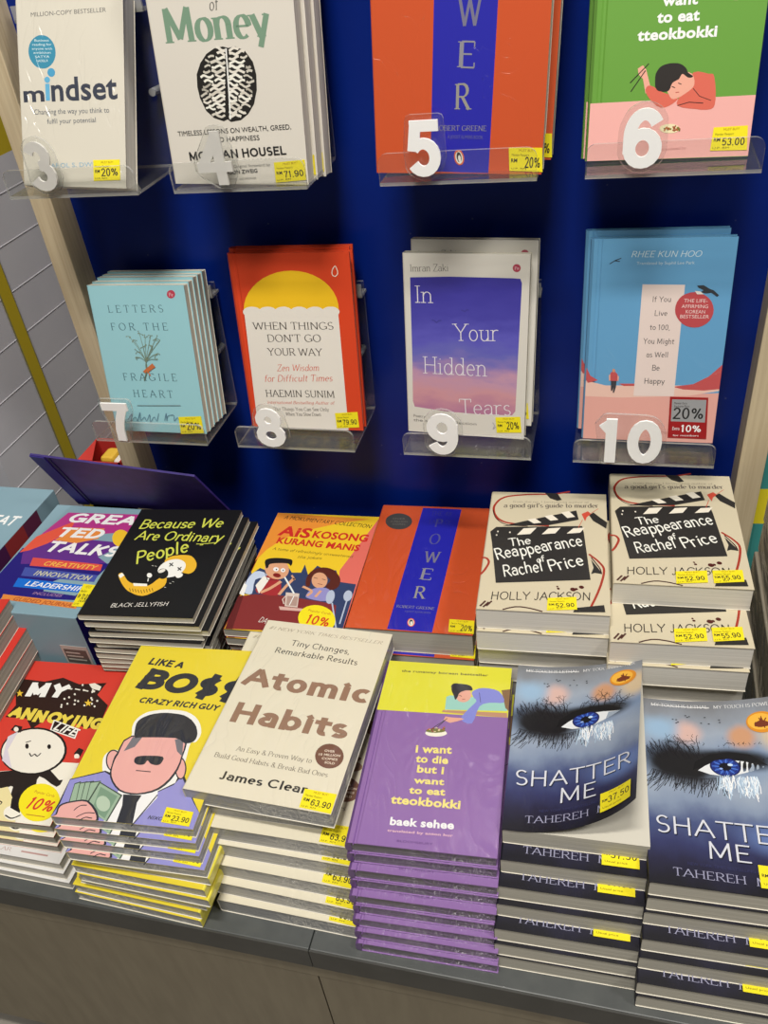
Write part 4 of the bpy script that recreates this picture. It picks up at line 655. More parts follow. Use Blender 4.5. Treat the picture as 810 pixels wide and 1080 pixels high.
 ('t','If You','geo10','#2c2c2e',.456,.708,.584,.708,.027),
 ('t','Live','geo10','#2c2c2e',.479,.642,.568,.642,.027),
 ('t','to 100,','geo10','#2c2c2e',.451,.574,.596,.573,.027),
 ('t','You Might','geo10','#2c2c2e',.412,.506,.637,.505,.028),
 ('t','as Well','geo10','#2c2c2e',.443,.439,.600,.439,.028),
 ('t','Be','geo10','#2c2c2e',.495,.372,.549,.372,.029),
 ('t','Happy','geo10','#2c2c2e',.446,.304,.596,.305,.029),
 ('p','#b23f44',((.891,.672),(.891,.653),(.884,.635),(.871,.619),(.852,.606),(.828,.596),(.800,.589),(.770,.587),(.739,.589),(.709,.595),(.682,.605),(.658,.619),(.639,.635),(.626,.652),(.620,.671),(.621,.690),(.628,.708),(.642,.724),(.661,.737),(.686,.746),(.713,.752),(.743,.754),(.773,.752),(.802,.746),(.829,.736),(.853,.723),(.871,.708),(.884,.690))),
 ('t','THE LIFE-','sans','#e8c8c4',.677,.707,.842,.705,.016),
 ('t','AFFIRMING','sans','#e8c8c4',.664,.680,.850,.679,.016),
 ('t','KOREAN','sans','#e8c8c4',.697,.655,.833,.654,.016),
 ('t','BESTSELLER','sans','#e8c8c4',.661,.632,.864,.631,.016),
 ('p','#24282e',((.757,.784),(.802,.786),(.849,.768),(.876,.762),(.916,.739),(.903,.732),(.861,.751),(.826,.748),(.786,.753),(.806,.763),(.768,.775))),
 ('p','#d8d4cc',((.744,.760),(.785,.757),(.809,.744),(.764,.744))),
 ('s','#24282e',.005,((.128,.887),(.163,.902),(.208,.913))),
 ('s','#24282e',.005,((.163,.902),(.200,.898))),
 ('p','#b8494a',((.184,.355),(.199,.363),(.219,.363),(.239,.350),(.241,.315),(.188,.315))),
 ('p','#c08a70',((.220,.368),(.220,.366),(.219,.364),(.218,.362),(.216,.361),(.214,.360),(.212,.359),(.209,.359),(.207,.359),(.204,.360),(.202,.361),(.200,.362),(.198,.364),(.197,.366),(.197,.368),(.197,.370),(.197,.372),(.199,.374),(.200,.375),(.202,.377),(.205,.377),(.207,.378),(.210,.377),(.213,.377),(.215,.376),(.217,.374),(.218,.372),(.220,.370))),
 ('p','#2a2c34',((.192,.315),(.235,.315),(.234,.284),(.222,.253),(.212,.253),(.215,.284),(.209,.266),(.201,.261),(.197,.266))),
 ('p','#d9a38f',((.173,.344),(.185,.349),(.188,.317),(.178,.314))),
 ('p','#d9a38f',((.240,.345),(.251,.337),(.249,.313),(.241,.318))),
 ('t','COLLECTION','sans','#b07a72',.558,.039,.656,.044,.011),
 ('k','#93191c',((.647,.240),(.928,.240),(.950,.022),(.659,.022)),(('p','#8f9092',((.664,.227),(.917,.228),(.925,.110),(.670,.111))),('t','20%','geo13','#1c1c1c',.683,.123,.906,.125,.062),('t','Member Extra','sans','#1c1c1c',.683,.202,.777,.203,.011),('t','Exclusive Price','sans','#1c1c1c',.686,.185,.798,.188,.011),('t','10%','geo16','#f2eeee',.752,.055,.902,.056,.039),('t','Extra','sans','#f2eeee',.688,.065,.742,.065,.017),('t','for members','sans','#f2eeee',.697,.031,.890,.034,.010)),'red discount sticker')],
'ted':[('p','#1f1670',((.106,.115),(.012,.310),(.025,.547),(.384,.549),(.979,.493),(.913,.294),(.908,.139),(.217,.114),(.208,.009))),
 ('p','#5b2a80',((.063,.505),(.266,.676),(.994,.656),(1,.472),(.834,.452),(.133,.402))),
 ('p','#a8327e',((.071,.629),(.184,.920),(.975,.943),(1,.774),(.648,.723),(.210,.604))),
 ('p','#d4513c',((.030,.503),(.065,.663),(.322,.839),(.346,.750),(.232,.606),(.110,.531))),
 ('p','#d8833c',((.271,.642),(.373,.775),(.672,.782),(.681,.680),(.496,.623))),
 ('p','#7d9aa6',((.809,.513),(.994,.656),(1,.512),(.939,.459))),
 ('p','#7d9aa6',((.518,.245),(.708,.360),(.965,.338),(.859,.173),(.545,.188))),
 ('p','#e2b62c',((.978,.704),(.988,.686),(.995,.668),(.996,.652),(.992,.639),(.983,.628),(.971,.621),(.954,.618),(.934,.619),(.913,.624),(.891,.632),(.868,.644),(.847,.658),(.829,.675),(.813,.693),(.801,.711),(.795,.729),(.793,.746),(.796,.759),(.805,.770),(.818,.778),(.835,.781),(.855,.780),(.877,.775),(.900,.766),(.923,.754),(.944,.739),(.963,.722))),
 ('t','GREAT','geo23i','#e9e6e6',.247,.820,1.112,.826,.100),
 ('t','TED','geo23i','#e9e6e6',.258,.675,.706,.677,.097),
 ('t','TALKS','geo23i','#e9e6e6',.262,.530,.964,.519,.104),
 ('p','#cc4a44',((.201,.467),(.902,.450),(.924,.392),(.233,.392))),
 ('t','CREATIVITY','geo18i','#e0b04a',.355,.403,.874,.400,.040),
 ('p','#3f4c9c',((.201,.377),(.930,.355),(.937,.296),(.229,.300))),
 ('t','INNOVATION','geo18i','#b8b8a0',.336,.314,.888,.304,.042),
 ('p','#1166c8',((.221,.280),(.898,.263),(.912,.200),(.238,.204))),
 ('t','LEADERSHIP','geo18i','#eceff2',.334,.221,.889,.210,.041),
 ('t','INCLUDES','boldi','#8a6a98',.464,.156,.747,.153,.022),
 ('p','#d2813a',((.207,.137),(.935,.118),(.946,.072),(.224,.095))),
 ('t','GUIDED JOURNAL','boldi','#a5522a',.335,.094,.923,.080,.029),
 ('k','#f0d21e',((.862,.271),(.976,.267),(1.002,.086),(.898,.085)),(('t','MUST BUY!','sans','#8a5a10',.902,.237,.953,.236,.021),('t','Member Passport','sans','#4a3a10',.884,.202,.942,.201,.020),('t','79.90','geo15','#2a2620',.923,.121,.989,.121,.068),('t','RM','bold','#2a2620',.891,.154,.911,.154,.032),('t','U.P. RM','sans','#4a3a10',.902,.098,.948,.098,.016)),None)],
'black':[('t','Because We','handb','#c3c94f',.094,.799,.886,.818,.088),
 ('t','Are Ordinary','handb','#c3c94f',.114,.684,.949,.674,.084),
 ('t','People','handb','#c3c94f',.264,.451,.690,.578,.116),
 ('s','#c3c94f',.009,((.722,.647),(.736,.648),(.754,.649),(.776,.650),(.798,.652),(.817,.653),(.834,.655),(.851,.657),(.867,.660),(.879,.662),(.889,.663))),
 ('s','#c3c94f',.011,((.759,.638),(.790,.641))),
 ('p','#d9a92c',((.164,.341),(.160,.357),(.172,.365),(.190,.363),(.214,.345),(.245,.318),(.276,.295),(.309,.280),(.342,.270),(.376,.262),(.413,.255),(.451,.252),(.484,.257),(.510,.278),(.530,.307),(.550,.328),(.572,.337),(.592,.337),(.608,.330),(.620,.311),(.628,.286),(.627,.262),(.615,.243),(.595,.226),(.572,.210),(.544,.192),(.514,.176),(.481,.168),(.442,.171),(.400,.181),(.362,.195),(.329,.207),(.301,.223),(.271,.243),(.231,.275),(.190,.312))),
 ('p','#e4e2da',((.336,.276),(.465,.272),(.476,.252),(.357,.251))),
 ('p','#e4e2da',((.164,.341),(.184,.365),(.219,.342),(.196,.316))),
 ('p','#d9a92c',((.512,.482),(.515,.497),(.527,.511),(.545,.522),(.570,.531),(.601,.536),(.633,.539),(.668,.540),(.703,.538),(.735,.530),(.765,.512),(.791,.489),(.811,.466),(.822,.443),(.826,.421),(.824,.402),(.817,.386),(.803,.374),(.781,.369),(.746,.374),(.703,.386),(.661,.398),(.622,.411),(.585,.425),(.555,.439),(.533,.454),(.518,.468))),
 ('p','#e6e4dc',((.715,.458),(.725,.441),(.730,.422),(.729,.403),(.722,.385),(.709,.369),(.692,.354),(.671,.343),(.647,.336),(.621,.332),(.594,.332),(.569,.337),(.545,.345),(.524,.357),(.508,.371),(.497,.388),(.491,.407),(.492,.426),(.498,.444),(.510,.461),(.528,.476),(.549,.487),(.574,.495),(.601,.499),(.628,.499),(.654,.494),(.678,.485),(.699,.473))),
 ('p','#1a1a1a',((.595,.383),(.602,.372),(.607,.362),(.610,.352),(.610,.342),(.607,.334),(.602,.327),(.595,.322),(.585,.319),(.574,.318),(.563,.320),(.551,.324),(.539,.330),(.528,.337),(.518,.346),(.511,.356),(.505,.366),(.502,.377),(.502,.387),(.505,.395),(.510,.402),(.517,.407),(.527,.410),(.538,.411),(.550,.409),(.562,.406),(.574,.400),(.585,.392))),
 ('p','#d8d4cc',((.560,.402),(.562,.398),(.563,.394),(.562,.390),(.560,.386),(.557,.382),(.552,.379),(.547,.376),(.541,.373),(.535,.372),(.528,.371),(.522,.371),(.517,.372),(.513,.374),(.509,.377),(.507,.381),(.506,.384),(.507,.388),(.509,.392),(.512,.396),(.517,.400),(.522,.403),(.528,.406),(.535,.407),(.541,.408),(.547,.407),(.552,.406),(.557,.404))),
 ('s','#1a1a1a',.011,((.566,.461),(.613,.436))),
 ('s','#1a1a1a',.011,((.597,.466),(.581,.431))),
 ('s','#1a1a1a',.011,((.661,.424),(.703,.399))),
 ('s','#1a1a1a',.011,((.693,.429),(.676,.395))),
 ('p','#e6e4dc',((.735,.365),(.738,.360),(.740,.355),(.740,.350),(.739,.345),(.736,.341),(.732,.337),(.727,.334),(.721,.332),(.714,.330),(.707,.330),(.700,.332),(.694,.334),(.689,.337),(.684,.341),(.681,.345),(.679,.350),(.679,.356),(.681,.361),(.683,.365),(.688,.369),(.693,.372),(.699,.375),(.706,.376),(.712,.376),(.719,.374),(.725,.372),(.731,.369))),
 ('p','#e6e4dc',((.468,.347),(.470,.343),(.470,.339),(.470,.335),(.468,.331),(.465,.329),(.461,.327),(.456,.326),(.451,.327),(.445,.328),(.439,.330),(.434,.334),(.429,.338),(.425,.342),(.422,.346),(.420,.351),(.419,.356),(.419,.360),(.421,.363),(.424,.366),(.428,.367),(.433,.368),(.439,.367),(.445,.366),(.450,.364),(.456,.360),(.461,.356),(.465,.352))),
 ('s','#e6e4dc',.008,((.449,.320),(.460,.293))),
 ('s','#3a3010',.005,((.331,.230),(.354,.204))),
 ('s','#3a3010',.005,((.358,.227),(.381,.201))),
 ('s','#3a3010',.005,((.385,.223),(.408,.198))),
 ('s','#3a3010',.005,((.412,.220),(.435,.194))),
 ('s','#3a3010',.005,((.439,.217),(.462,.191))),
 ('s','#3a3010',.005,((.462,.221),(.484,.196))),
 ('s','#3a3010',.005,((.484,.226),(.506,.200))),
 ('s','#3a3010',.005,((.506,.231),(.529,.205))),
 ('s','#3a3010',.005,((.529,.235),(.551,.209))),
 ('s','#c8c8c0',.005,((.417,.436),(.437,.432))),
 ('s','#c8c8c0',.005,((.447,.433),(.467,.429))),
 ('s','#c8c8c0',.005,((.630,.248),(.649,.244))),
 ('s','#c8c8c0',.005,((.657,.283),(.676,.280))),
 ('s','#c8c8c0',.005,((.675,.298),(.693,.294))),
 ('t','BLACK JELLYFISH','hand','#dedad2',.257,.067,.740,.092,.031)],
'ais':[('p','#dd8a34',((0,1),(.919,.974),(.642,.926),(.399,.855),(.187,.767),(.061,.653),(0,.543))),
 ('p','#d2685c',((1,.983),(1,.961),(1,.053),(.921,.089),(.802,.505))),
 ('p','#2f3c60',((0,.462),(.028,.435),(.077,.488),(.141,.471),(.293,.540),(.383,.464),(.467,.468),(.472,.538),(.538,.452),(.588,.534),(.678,.499),(.771,.504),(.838,.410),(.987,.399),(.997,.043),(.864,.035),(.742,.237),(.018,.270))),
 ('p','#b9c6dc',((.029,.289),(.016,.317),(.010,.352),(.011,.385),(.018,.414),(.031,.439),(.050,.456),(.079,.462),(.112,.458),(.140,.451),(.162,.440),(.179,.426),(.180,.413),(.153,.408),(.112,.403),(.084,.389),(.089,.351),(.106,.306),(.111,.275),(.089,.268),(.055,.274))),
 ('p','#7a2c2c',((0,.248),(.144,.273),(.417,.274),(.780,.243),(.878,.227),(.927,.022),(.020,0))),
 ('p','#5b1f20',((0,.248),(.045,.260),(.085,0),(.021,0))),
 ('t','A MOKUMENTARY COLLECTION','sansi','#3a3020',.082,.944,.952,.888,.034),
 ('t','AiS','fat','#c02a24',.092,.790,.406,.773,.088),
 ('t','KOSONG','fat','#c02a24',.431,.779,.958,.764,.064),
 ('t','KURANG MANiS','fat','#c02a24',.117,.714,.910,.677,.055),
 ('t','A tome of refreshingly unsweetened','hand','#6a5820',.112,.651,.878,.616,.022),
 ('t','lila jokes','hand','#6a5820',.380,.589,.603,.588,.022),
 ('p','#9b2c30',((.148,.286),(.126,.308),(.125,.335),(.131,.362),(.140,.391),(.157,.418),(.181,.433),(.218,.431),(.260,.416),(.294,.400),(.317,.384),(.332,.365),(.342,.345),(.354,.318),(.360,.291),(.344,.273),(.286,.269),(.207,.275))),
 ('p','#e2ded6',((.109,.342),(.144,.421),(.210,.405),(.191,.327),(.173,.279))),
 ('p','#cf9a78',((.352,.474),(.355,.455),(.351,.438),(.341,.424),(.327,.412),(.308,.405),(.285,.401),(.260,.402),(.234,.406),(.207,.415),(.182,.427),(.160,.442),(.141,.460),(.127,.479),(.118,.498),(.115,.517),(.118,.535),(.127,.550),(.142,.562),(.162,.570),(.185,.574),(.211,.573),(.238,.568),(.265,.559),(.290,.546),(.313,.530),(.331,.512),(.344,.493))),
 ('p','#1f1c1c',((.131,.491),(.116,.509),(.099,.533),(.093,.554),(.104,.566),(.126,.573),(.154,.578),(.193,.581),(.237,.581),(.275,.580),(.304,.578),(.326,.574),(.342,.567),(.351,.550),(.354,.530),(.351,.518),(.345,.520),(.334,.529),(.317,.537),(.290,.538),(.259,.538),(.229,.536),(.199,.534),(.171,.530),(.152,.524),(.146,.515),(.149,.504),(.150,.496),(.146,.490),(.139,.486))),
 ('p','#ecebe4',((.254,.485),(.255,.481),(.255,.477),(.253,.474),(.251,.471),(.247,.468),(.242,.467),(.237,.466),(.231,.466),(.225,.467),(.219,.469),(.214,.472),(.209,.475),(.205,.478),(.203,.482),(.202,.486),(.202,.490),(.203,.494),(.206,.497),(.209,.499),(.214,.501),(.220,.501),(.226,.501),(.232,.500),(.237,.498),(.243,.496),(.248,.492),(.251,.489))),
 ('p','#ecebe4',((.317,.480),(.318,.476),(.318,.472),(.317,.469),(.315,.466),(.312,.464),(.308,.462),(.304,.462),(.299,.462),(.294,.463),(.289,.465),(.284,.467),(.280,.470),(.277,.474),(.274,.478),(.273,.482),(.273,.486),(.274,.489),(.276,.492),(.279,.494),(.283,.496),(.287,.497),(.292,.496),(.297,.495),(.302,.493),(.307,.491),(.311,.488),(.314,.484))),
 ('p','#222222',((.240,.482),(.240,.481),(.240,.480),(.240,.478),(.240,.477),(.239,.477),(.238,.476),(.236,.476),(.235,.476),(.233,.476),(.232,.477),(.230,.478),(.229,.479),(.228,.480),(.227,.482),(.227,.483),(.227,.484),(.227,.485),(.227,.486),(.228,.487),(.229,.487),(.231,.488),(.232,.488),(.234,.487),(.235,.487),(.237,.486),(.238,.485),(.239,.483))),
 ('p','#222222',((.305,.478),(.305,.476),(.305,.475),(.305,.474),(.305,.473),(.304,.472),(.303,.472),(.301,.471),(.300,.471),(.298,.472),(.297,.472),(.295,.473),(.294,.474),(.293,.476),(.292,.477),(.292,.478),(.292,.479),(.292,.481),(.292,.482),(.293,.482),(.294,.483),(.296,.483),(.297,.483),(.299,.483),(.300,.482),(.302,.481),(.303,.480),(.304,.479))),
 ('p','#7a1f1c',((.299,.430),(.299,.426),(.297,.423),(.294,.420),(.288,.418),(.282,.416),(.274,.416),(.266,.416),(.257,.418),(.249,.420),(.241,.422),(.234,.426),(.229,.429),(.225,.433),(.223,.437),(.223,.441),(.225,.445),(.228,.447),(.233,.450),(.240,.451),(.248,.451),(.256,.451),(.265,.450),(.273,.448),(.281,.445),(.288,.441),(.293,.438),(.297,.434))),
 ('s','#2a2020',.005,((.138,.455),(.196,.391),(.296,.396))),
 ('s','#cf9a78',.033,((.183,.288),(.192,.293),(.205,.299),(.219,.306),(.235,.315),(.250,.324),(.265,.336),(.282,.350),(.298,.364),(.312,.377),(.322,.386))),
 ('s','#cf9a78',.029,((.352,.279),(.356,.288),(.362,.301),(.368,.316),(.376,.332),(.383,.347),(.392,.362),(.401,.378),(.411,.394),(.419,.407),(.425,.417))),
 ('s','#cf9a78',.017,((.393,.441),(.438,.404))),
 ('p','#54241c',((.554,.366),(.544,.384),(.537,.408),(.535,.432),(.539,.455),(.548,.475),(.563,.493),(.587,.507),(.616,.516),(.647,.521),(.682,.520),(.717,.514),(.750,.503),(.782,.484),(.811,.461),(.832,.438),(.843,.415),(.846,.391),(.842,.372),(.830,.357),(.812,.346),(.793,.341),(.769,.344),(.746,.353),(.731,.366),(.737,.384),(.751,.405),(.749,.424),(.716,.443),(.667,.459),(.627,.467),(.603,.460),(.589,.443),(.581,.425),(.582,.403),(.589,.379),(.591,.362),(.581,.356),(.566,.358))),
 ('p','#cf9a78',((.731,.404),(.732,.390),(.730,.378),(.724,.366),(.714,.358),(.702,.352),(.688,.348),(.672,.349),(.655,.352),(.639,.358),(.623,.367),(.610,.378),(.598,.391),(.590,.405),(.585,.419),(.583,.433),(.585,.446),(.591,.458),(.601,.467),(.613,.473),(.628,.476),(.644,.476),(.661,.473),(.678,.467),(.693,.457),(.707,.446),(.718,.433),(.727,.419))),
 ('s','#3a2020',.006,((.599,.432),(.635,.426))),
 ('s','#3a2020',.006,((.676,.424),(.710,.418))),
 ('s','#7a1f1c',.006,((.653,.385),(.697,.379))),
 ('p','#8a86bc',((.590,.283),(.592,.300),(.601,.321),(.618,.337),(.647,.348),(.682,.354),(.714,.356),(.744,.353),(.769,.345),(.786,.331),(.794,.305),(.792,.274),(.776,.253),(.732,.250),(.675,.256),(.629,.263),(.605,.268),(.594,.274))),
 ('s','#cf9a78',.024,((.600,.284),(.605,.289),(.613,.297),(.622,.305),(.627,.314),(.624,.322),(.612,.330),(.591,.337),(.568,.345),(.546,.351),(.531,.355))),
 ('s','#cf9a78',.024,((.674,.279),(.704,.331))),
 ('p','#c9b9ae',((.405,.301),(.527,.298),(.558,.190),(.444,.194))),
 ('p','#a58a80',((.429,.274),(.526,.272),(.546,.200),(.455,.202))),
 ('s','#c9b9ae',.010,((.417,.274),(.402,.245),(.430,.210))),
 ('s','#d7dfe6',.015,((.338,.422),(.480,.296))),
 ('s','#efefef',.008,((.488,.278),(.481,.204))),
 ('p','#c9a39a',((.395,.190),(.612,.184),(.601,.164),(.417,.164))),
 ('p','#a9b4c8',((.842,.280),(.842,.268),(.840,.257),(.837,.248),(.831,.241),(.825,.236),(.817,.233),(.809,.234),(.800,.236),(.792,.241),(.784,.249),(.777,.258),(.772,.269),(.768,.281),(.766,.292),(.766,.304),(.767,.315),(.771,.324),(.776,.332),(.783,.337),(.790,.340),(.799,.340),(.807,.337),(.816,.331),(.824,.324),(.831,.314),(.836,.303),(.840,.291))),
 ('p','#a9b4c8',((.988,.294),(.986,.285),(.983,.277),(.978,.271),(.972,.266),(.965,.262),(.957,.261),(.949,.262),(.940,.265),(.932,.270),(.925,.277),(.920,.285),(.915,.294),(.913,.303),(.912,.313),(.913,.322),(.916,.330),(.921,.337),(.927,.342),(.935,.345),(.943,.346),(.951,.345),(.960,.342),(.968,.337),(.975,.330),(.980,.322),(.985,.313),(.987,.304))),
 ('s','#a9b4c8',.012,((.837,.242),(.943,.056))),
 ('s','#a9b4c8',.012,((.955,.264),(.959,.091))),
 ('p','#e6e4de',((0,.268),(0,.334),(0,.354),(.036,.338),(.049,.253))),
 ('p','#e6e4de',((.004,.365),(.006,.360),(.007,.355),(.007,.351),(.006,.347),(.004,.344),(.001,.342),(0,.341),(0,.342),(0,.343),(0,.346),(0,.349),(0,.353),(0,.358),(0,.363),(0,.368),(0,.373),(0,.377),(0,.381),(0,.384),(0,.386),(0,.387),(0,.386),(0,.385),(0,.382),(0,.379),(0,.375),(.001,.370))),
 ('t','DA','hand','#e2dcd4',.277,.067,.341,.057,.037),
 ('p','#f0d21e',((.918,.104),(.919,.082),(.912,.061),(.897,.044),(.876,.030),(.848,.020),(.817,.014),(.782,.014),(.746,.018),(.710,.027),(.677,.041),(.647,.058),(.623,.078),(.605,.100),(.594,.123),(.592,.146),(.598,.167),(.612,.186),(.634,.201),(.662,.211),(.695,.217),(.731,.217),(.768,.212),(.805,.202),(.839,.188),(.868,.170),(.892,.149),(.908,.127))),
 ('t','Popular Cards','sans','#a8462a',.659,.169,.857,.151,.015),
 ('t','10%','geo16','#c23a22',.667,.080,.864,.060,.068)],
'boss':[('t','LIKE A','geo25i','#1b1e2a',.141,.876,.437,.858,.047),
 ('t','BO$$','geo28i','#1b1e2a',.132,.719,.985,.672,.135),
 ('t','CRAZY RICH GUY','geo23i','#1b1e2a',.222,.632,.863,.612,.036),
 ('p','#ebe8dc',((.291,.437),(.285,.456),(.273,.472),(.265,.487),(.262,.505),(.263,.521),(.270,.537),(.284,.553),(.304,.568),(.332,.581),(.371,.590),(.416,.597),(.464,.601),(.517,.603),(.571,.602),(.621,.597),(.665,.586),(.704,.571),(.737,.552),(.764,.530),(.785,.505),(.798,.483),(.800,.462),(.795,.445),(.787,.431),(.775,.427),(.760,.427),(.751,.420),(.752,.399),(.758,.371),(.764,.341),(.770,.307),(.775,.271),(.771,.237),(.753,.204),(.727,.173),(.692,.147),(.645,.129),(.590,.117),(.534,.110),(.478,.109),(.423,.114),(.372,.126),(.325,.147),(.283,.174),(.248,.200),(.220,.225),(.198,.249),(.182,.271),(.170,.291),(.163,.308),(.163,.323),(.171,.337),(.187,.348),(.204,.356),(.225,.357),(.248,.354),(.267,.360),(.280,.381),(.288,.410))),
 ('p','#1b1e2a',((0,.187),(.223,.244),(.291,.231),(.413,.137),(.604,.136),(.757,.211),(.761,.286),(.930,.135),(1,.079),(1,0),(0,0),(.006,.067))),
 ('p','#8886c4',((.003,.183),(.224,.237),(.289,.218),(.406,.133),(.606,.132),(.753,.201),(.784,.246),(.937,.123),(1,.078),(1,0),(.003,0),(.019,.065))),
 ('p','#e6e4e4',((.381,.162),(.658,.169),(.676,.133),(.587,0),(.381,0),(.396,.078))),
 ('p','#1b1e2a',((.430,.134),(.561,.137),(.551,.100),(.584,0),(.470,0),(.458,.081))),
 ('s','#1b1e2a',.009,((.669,.146),(.582,-.011))),
 ('p','#1b1e2a',((.302,.302),(.310,.289),(.314,.277),(.314,.266),(.312,.256),(.306,.249),(.297,.244),(.286,.242),(.273,.243),(.258,.246),(.243,.253),(.228,.261),(.214,.271),(.202,.283),(.191,.296),(.184,.309),(.179,.321),(.178,.333),(.181,.343),(.187,.350),(.196,.355),(.207,.357),(.221,.356),(.236,.353),(.251,.346),(.266,.338),(.280,.327),(.293,.315))),
 ('p','#d9a09a',((.293,.301),(.299,.290),(.303,.279),(.304,.270),(.302,.261),(.297,.255),(.290,.251),(.281,.249),(.270,.250),(.258,.253),(.245,.258),(.233,.266),(.221,.275),(.210,.285),(.201,.296),(.194,.308),(.190,.319),(.189,.329),(.191,.337),(.195,.344),(.203,.348),(.212,.350),(.223,.349),(.236,.346),(.249,.341),(.262,.333),(.274,.323),(.284,.313))),
 ('p','#1b1e2a',((.795,.288),(.801,.275),(.804,.263),(.805,.252),(.804,.243),(.800,.236),(.794,.232),(.786,.230),(.776,.231),(.765,.234),(.753,.240),(.742,.249),(.731,.259),(.721,.271),(.713,.283),(.707,.296),(.703,.308),(.702,.319),(.703,.328),(.707,.336),(.713,.340),(.722,.342),(.732,.341),(.743,.338),(.754,.331),(.766,.322),(.777,.312),(.787,.300))),
 ('p','#d9a09a',((.786,.287),(.791,.276),(.794,.266),(.796,.256),(.795,.248),(.793,.242),(.788,.238),(.782,.236),(.774,.237),(.766,.240),(.756,.246),(.747,.253),(.738,.262),(.730,.273),(.722,.283),(.717,.295),(.713,.305),(.711,.315),(.712,.323),(.715,.330),(.719,.334),(.726,.335),(.733,.335),(.742,.331),(.752,.325),(.761,.318),(.770,.308),(.779,.298))),
 ('p','#1b1e2a',((.292,.440),(.411,.455),(.564,.459),(.678,.450),(.724,.423),(.732,.385),(.734,.347),(.740,.313),(.740,.280),(.732,.250),(.717,.220),(.695,.194),(.666,.172),(.625,.155),(.578,.144),(.530,.138),(.482,.136),(.434,.140),(.389,.149),(.347,.167),(.310,.189),(.280,.213),(.262,.237),(.253,.262),(.247,.285),(.242,.304),(.241,.321),(.246,.342),(.245,.375),(.249,.412))),
 ('p','#d9a09a',((.296,.433),(.411,.446),(.559,.449),(.670,.441),(.713,.416),(.721,.381),(.723,.347),(.728,.315),(.726,.284),(.717,.256),(.702,.227),(.680,.201),(.652,.179),(.614,.163),(.570,.152),(.525,.145),(.480,.144),(.436,.147),(.394,.156),(.354,.173),(.317,.195),(.289,.218),(.272,.241),(.263,.264),(.258,.285),(.255,.302),(.256,.316),(.260,.336),(.257,.368),(.258,.405))),
 ('p','#6a6870',((.289,.352),(.306,.433),(.377,.434),(.355,.380))),
 ('p','#6a6870',((.625,.435),(.684,.446),(.731,.347),(.677,.373))),
 ('p','#1b1e2a',((.322,.431),(.307,.448),(.296,.472),(.288,.493),(.285,.508),(.287,.520),(.294,.532),(.309,.544),(.330,.555),(.356,.565),(.390,.573),(.429,.579),(.470,.582),(.518,.582),(.569,.580),(.614,.575),(.654,.564),(.689,.550),(.718,.533),(.743,.515),(.761,.494),(.773,.476),(.778,.459),(.776,.443),(.768,.431),(.752,.423),(.730,.419),(.706,.419),(.685,.426),(.663,.436),(.623,.443),(.544,.442),(.450,.438),(.377,.434),(.343,.430),(.331,.427))),
 ('p','#1b1e2a',((.397,.324),(.407,.330),(.423,.333),(.449,.336),(.496,.339),(.550,.341),(.591,.339),(.605,.329),(.604,.316),(.600,.304),(.595,.298),(.586,.294),(.574,.292),(.559,.292),(.542,.294),(.526,.297),(.513,.303),(.502,.310),(.493,.313),(.489,.308),(.487,.299),(.482,.292),(.470,.289),(.455,.287),(.441,.287),(.426,.289),(.413,.294),(.403,.299),(.397,.307),(.394,.317))),
 ('s','#1b1e2a',.007,((.443,.257),(.552,.256))),
 ('p','#2c3a30',((.049,.167),(.088,.180),(.148,.073),(.078,.069))),
 ('p','#8fa890',((.055,.163),(.095,.176),(.154,.070),(.084,.065))),
 ('p','#2c3a30',((.084,.172),(.135,.183),(.182,.079),(.126,.072))),
 ('p','#8fa890',((.091,.168),(.142,.179),(.188,.075),(.132,.068))),
 ('p','#2c3a30',((.119,.178),(.180,.188),(.226,.084),(.157,.074))),
 ('p','#8fa890',((.126,.174),(.187,.184),(.232,.081),(.163,.070))),
 ('p','#2c3a30',((.157,.180),(.227,.191),(.281,.088),(.194,.076))),
 ('p','#8fa890',((.163,.176),(.234,.187),(.287,.084),(.200,.072))),
 ('p','#2c3a30',((.221,.186),(.428,.129),(.406,0),(.268,.032),(.205,.079))),
 ('p','#8fa890',((.230,.179),(.417,.126),(.397,0),(.268,.039),(.216,.080))),
 ('p','#6f8d76',((.246,.161),(.396,.122),(.380,.013),(.264,.050))),
 ('p','#a9bca6',((.359,.095),(.367,.087),(.373,.079),(.377,.071),(.378,.063),(.376,.057),(.371,.051),(.364,.047),(.355,.045),(.344,.045),(.332,.046),(.320,.049),(.307,.054),(.295,.060),(.285,.067),(.276,.075),(.270,.083),(.266,.091),(.265,.099),(.266,.106),(.271,.111),(.278,.115),(.287,.117),(.298,.118),(.311,.116),(.324,.113),(.336,.108),(.348,.102))),
 ('p','#1b1e2a',((.027,.011),(.024,.025),(.018,.041),(.021,.055),(.037,.065),(.060,.073),(.089,.079),(.125,.086),(.166,.092),(.207,.090),(.254,.072),(.301,.046),(.330,.023),(.343,.004),(.339,0),(.306,0),(.213,0),(.092,0),(.006,0),(0,0),(.010,.001))),
 ('p','#d9a09a',((.038,.011),(.036,.024),(.031,.038),(.034,.051),(.049,.060),(.071,.067),(.098,.073),(.130,.079),(.166,.084),(.203,.082),(.246,.065),(.287,.042),(.314,.022),(.326,.006),(.322,0),(.292,0),(.206,0),(.096,0),(.017,0),(.003,0),(.022,.003))),
 ('s','#1b1e2a',.007,((.141,.037),(.144,.040),(.149,.046),(.155,.052),(.162,.057),(.170,.061),(.178,.064),(.188,.065),(.199,.066),(.207,.066),(.214,.067))),
 ('s','#1b1e2a',.007,((.181,.007),(.188,.011),(.197,.016),(.208,.021),(.219,.026),(.231,.030),(.244,.032),(.259,.033),(.273,.033),(.286,.033),(.295,.033))),
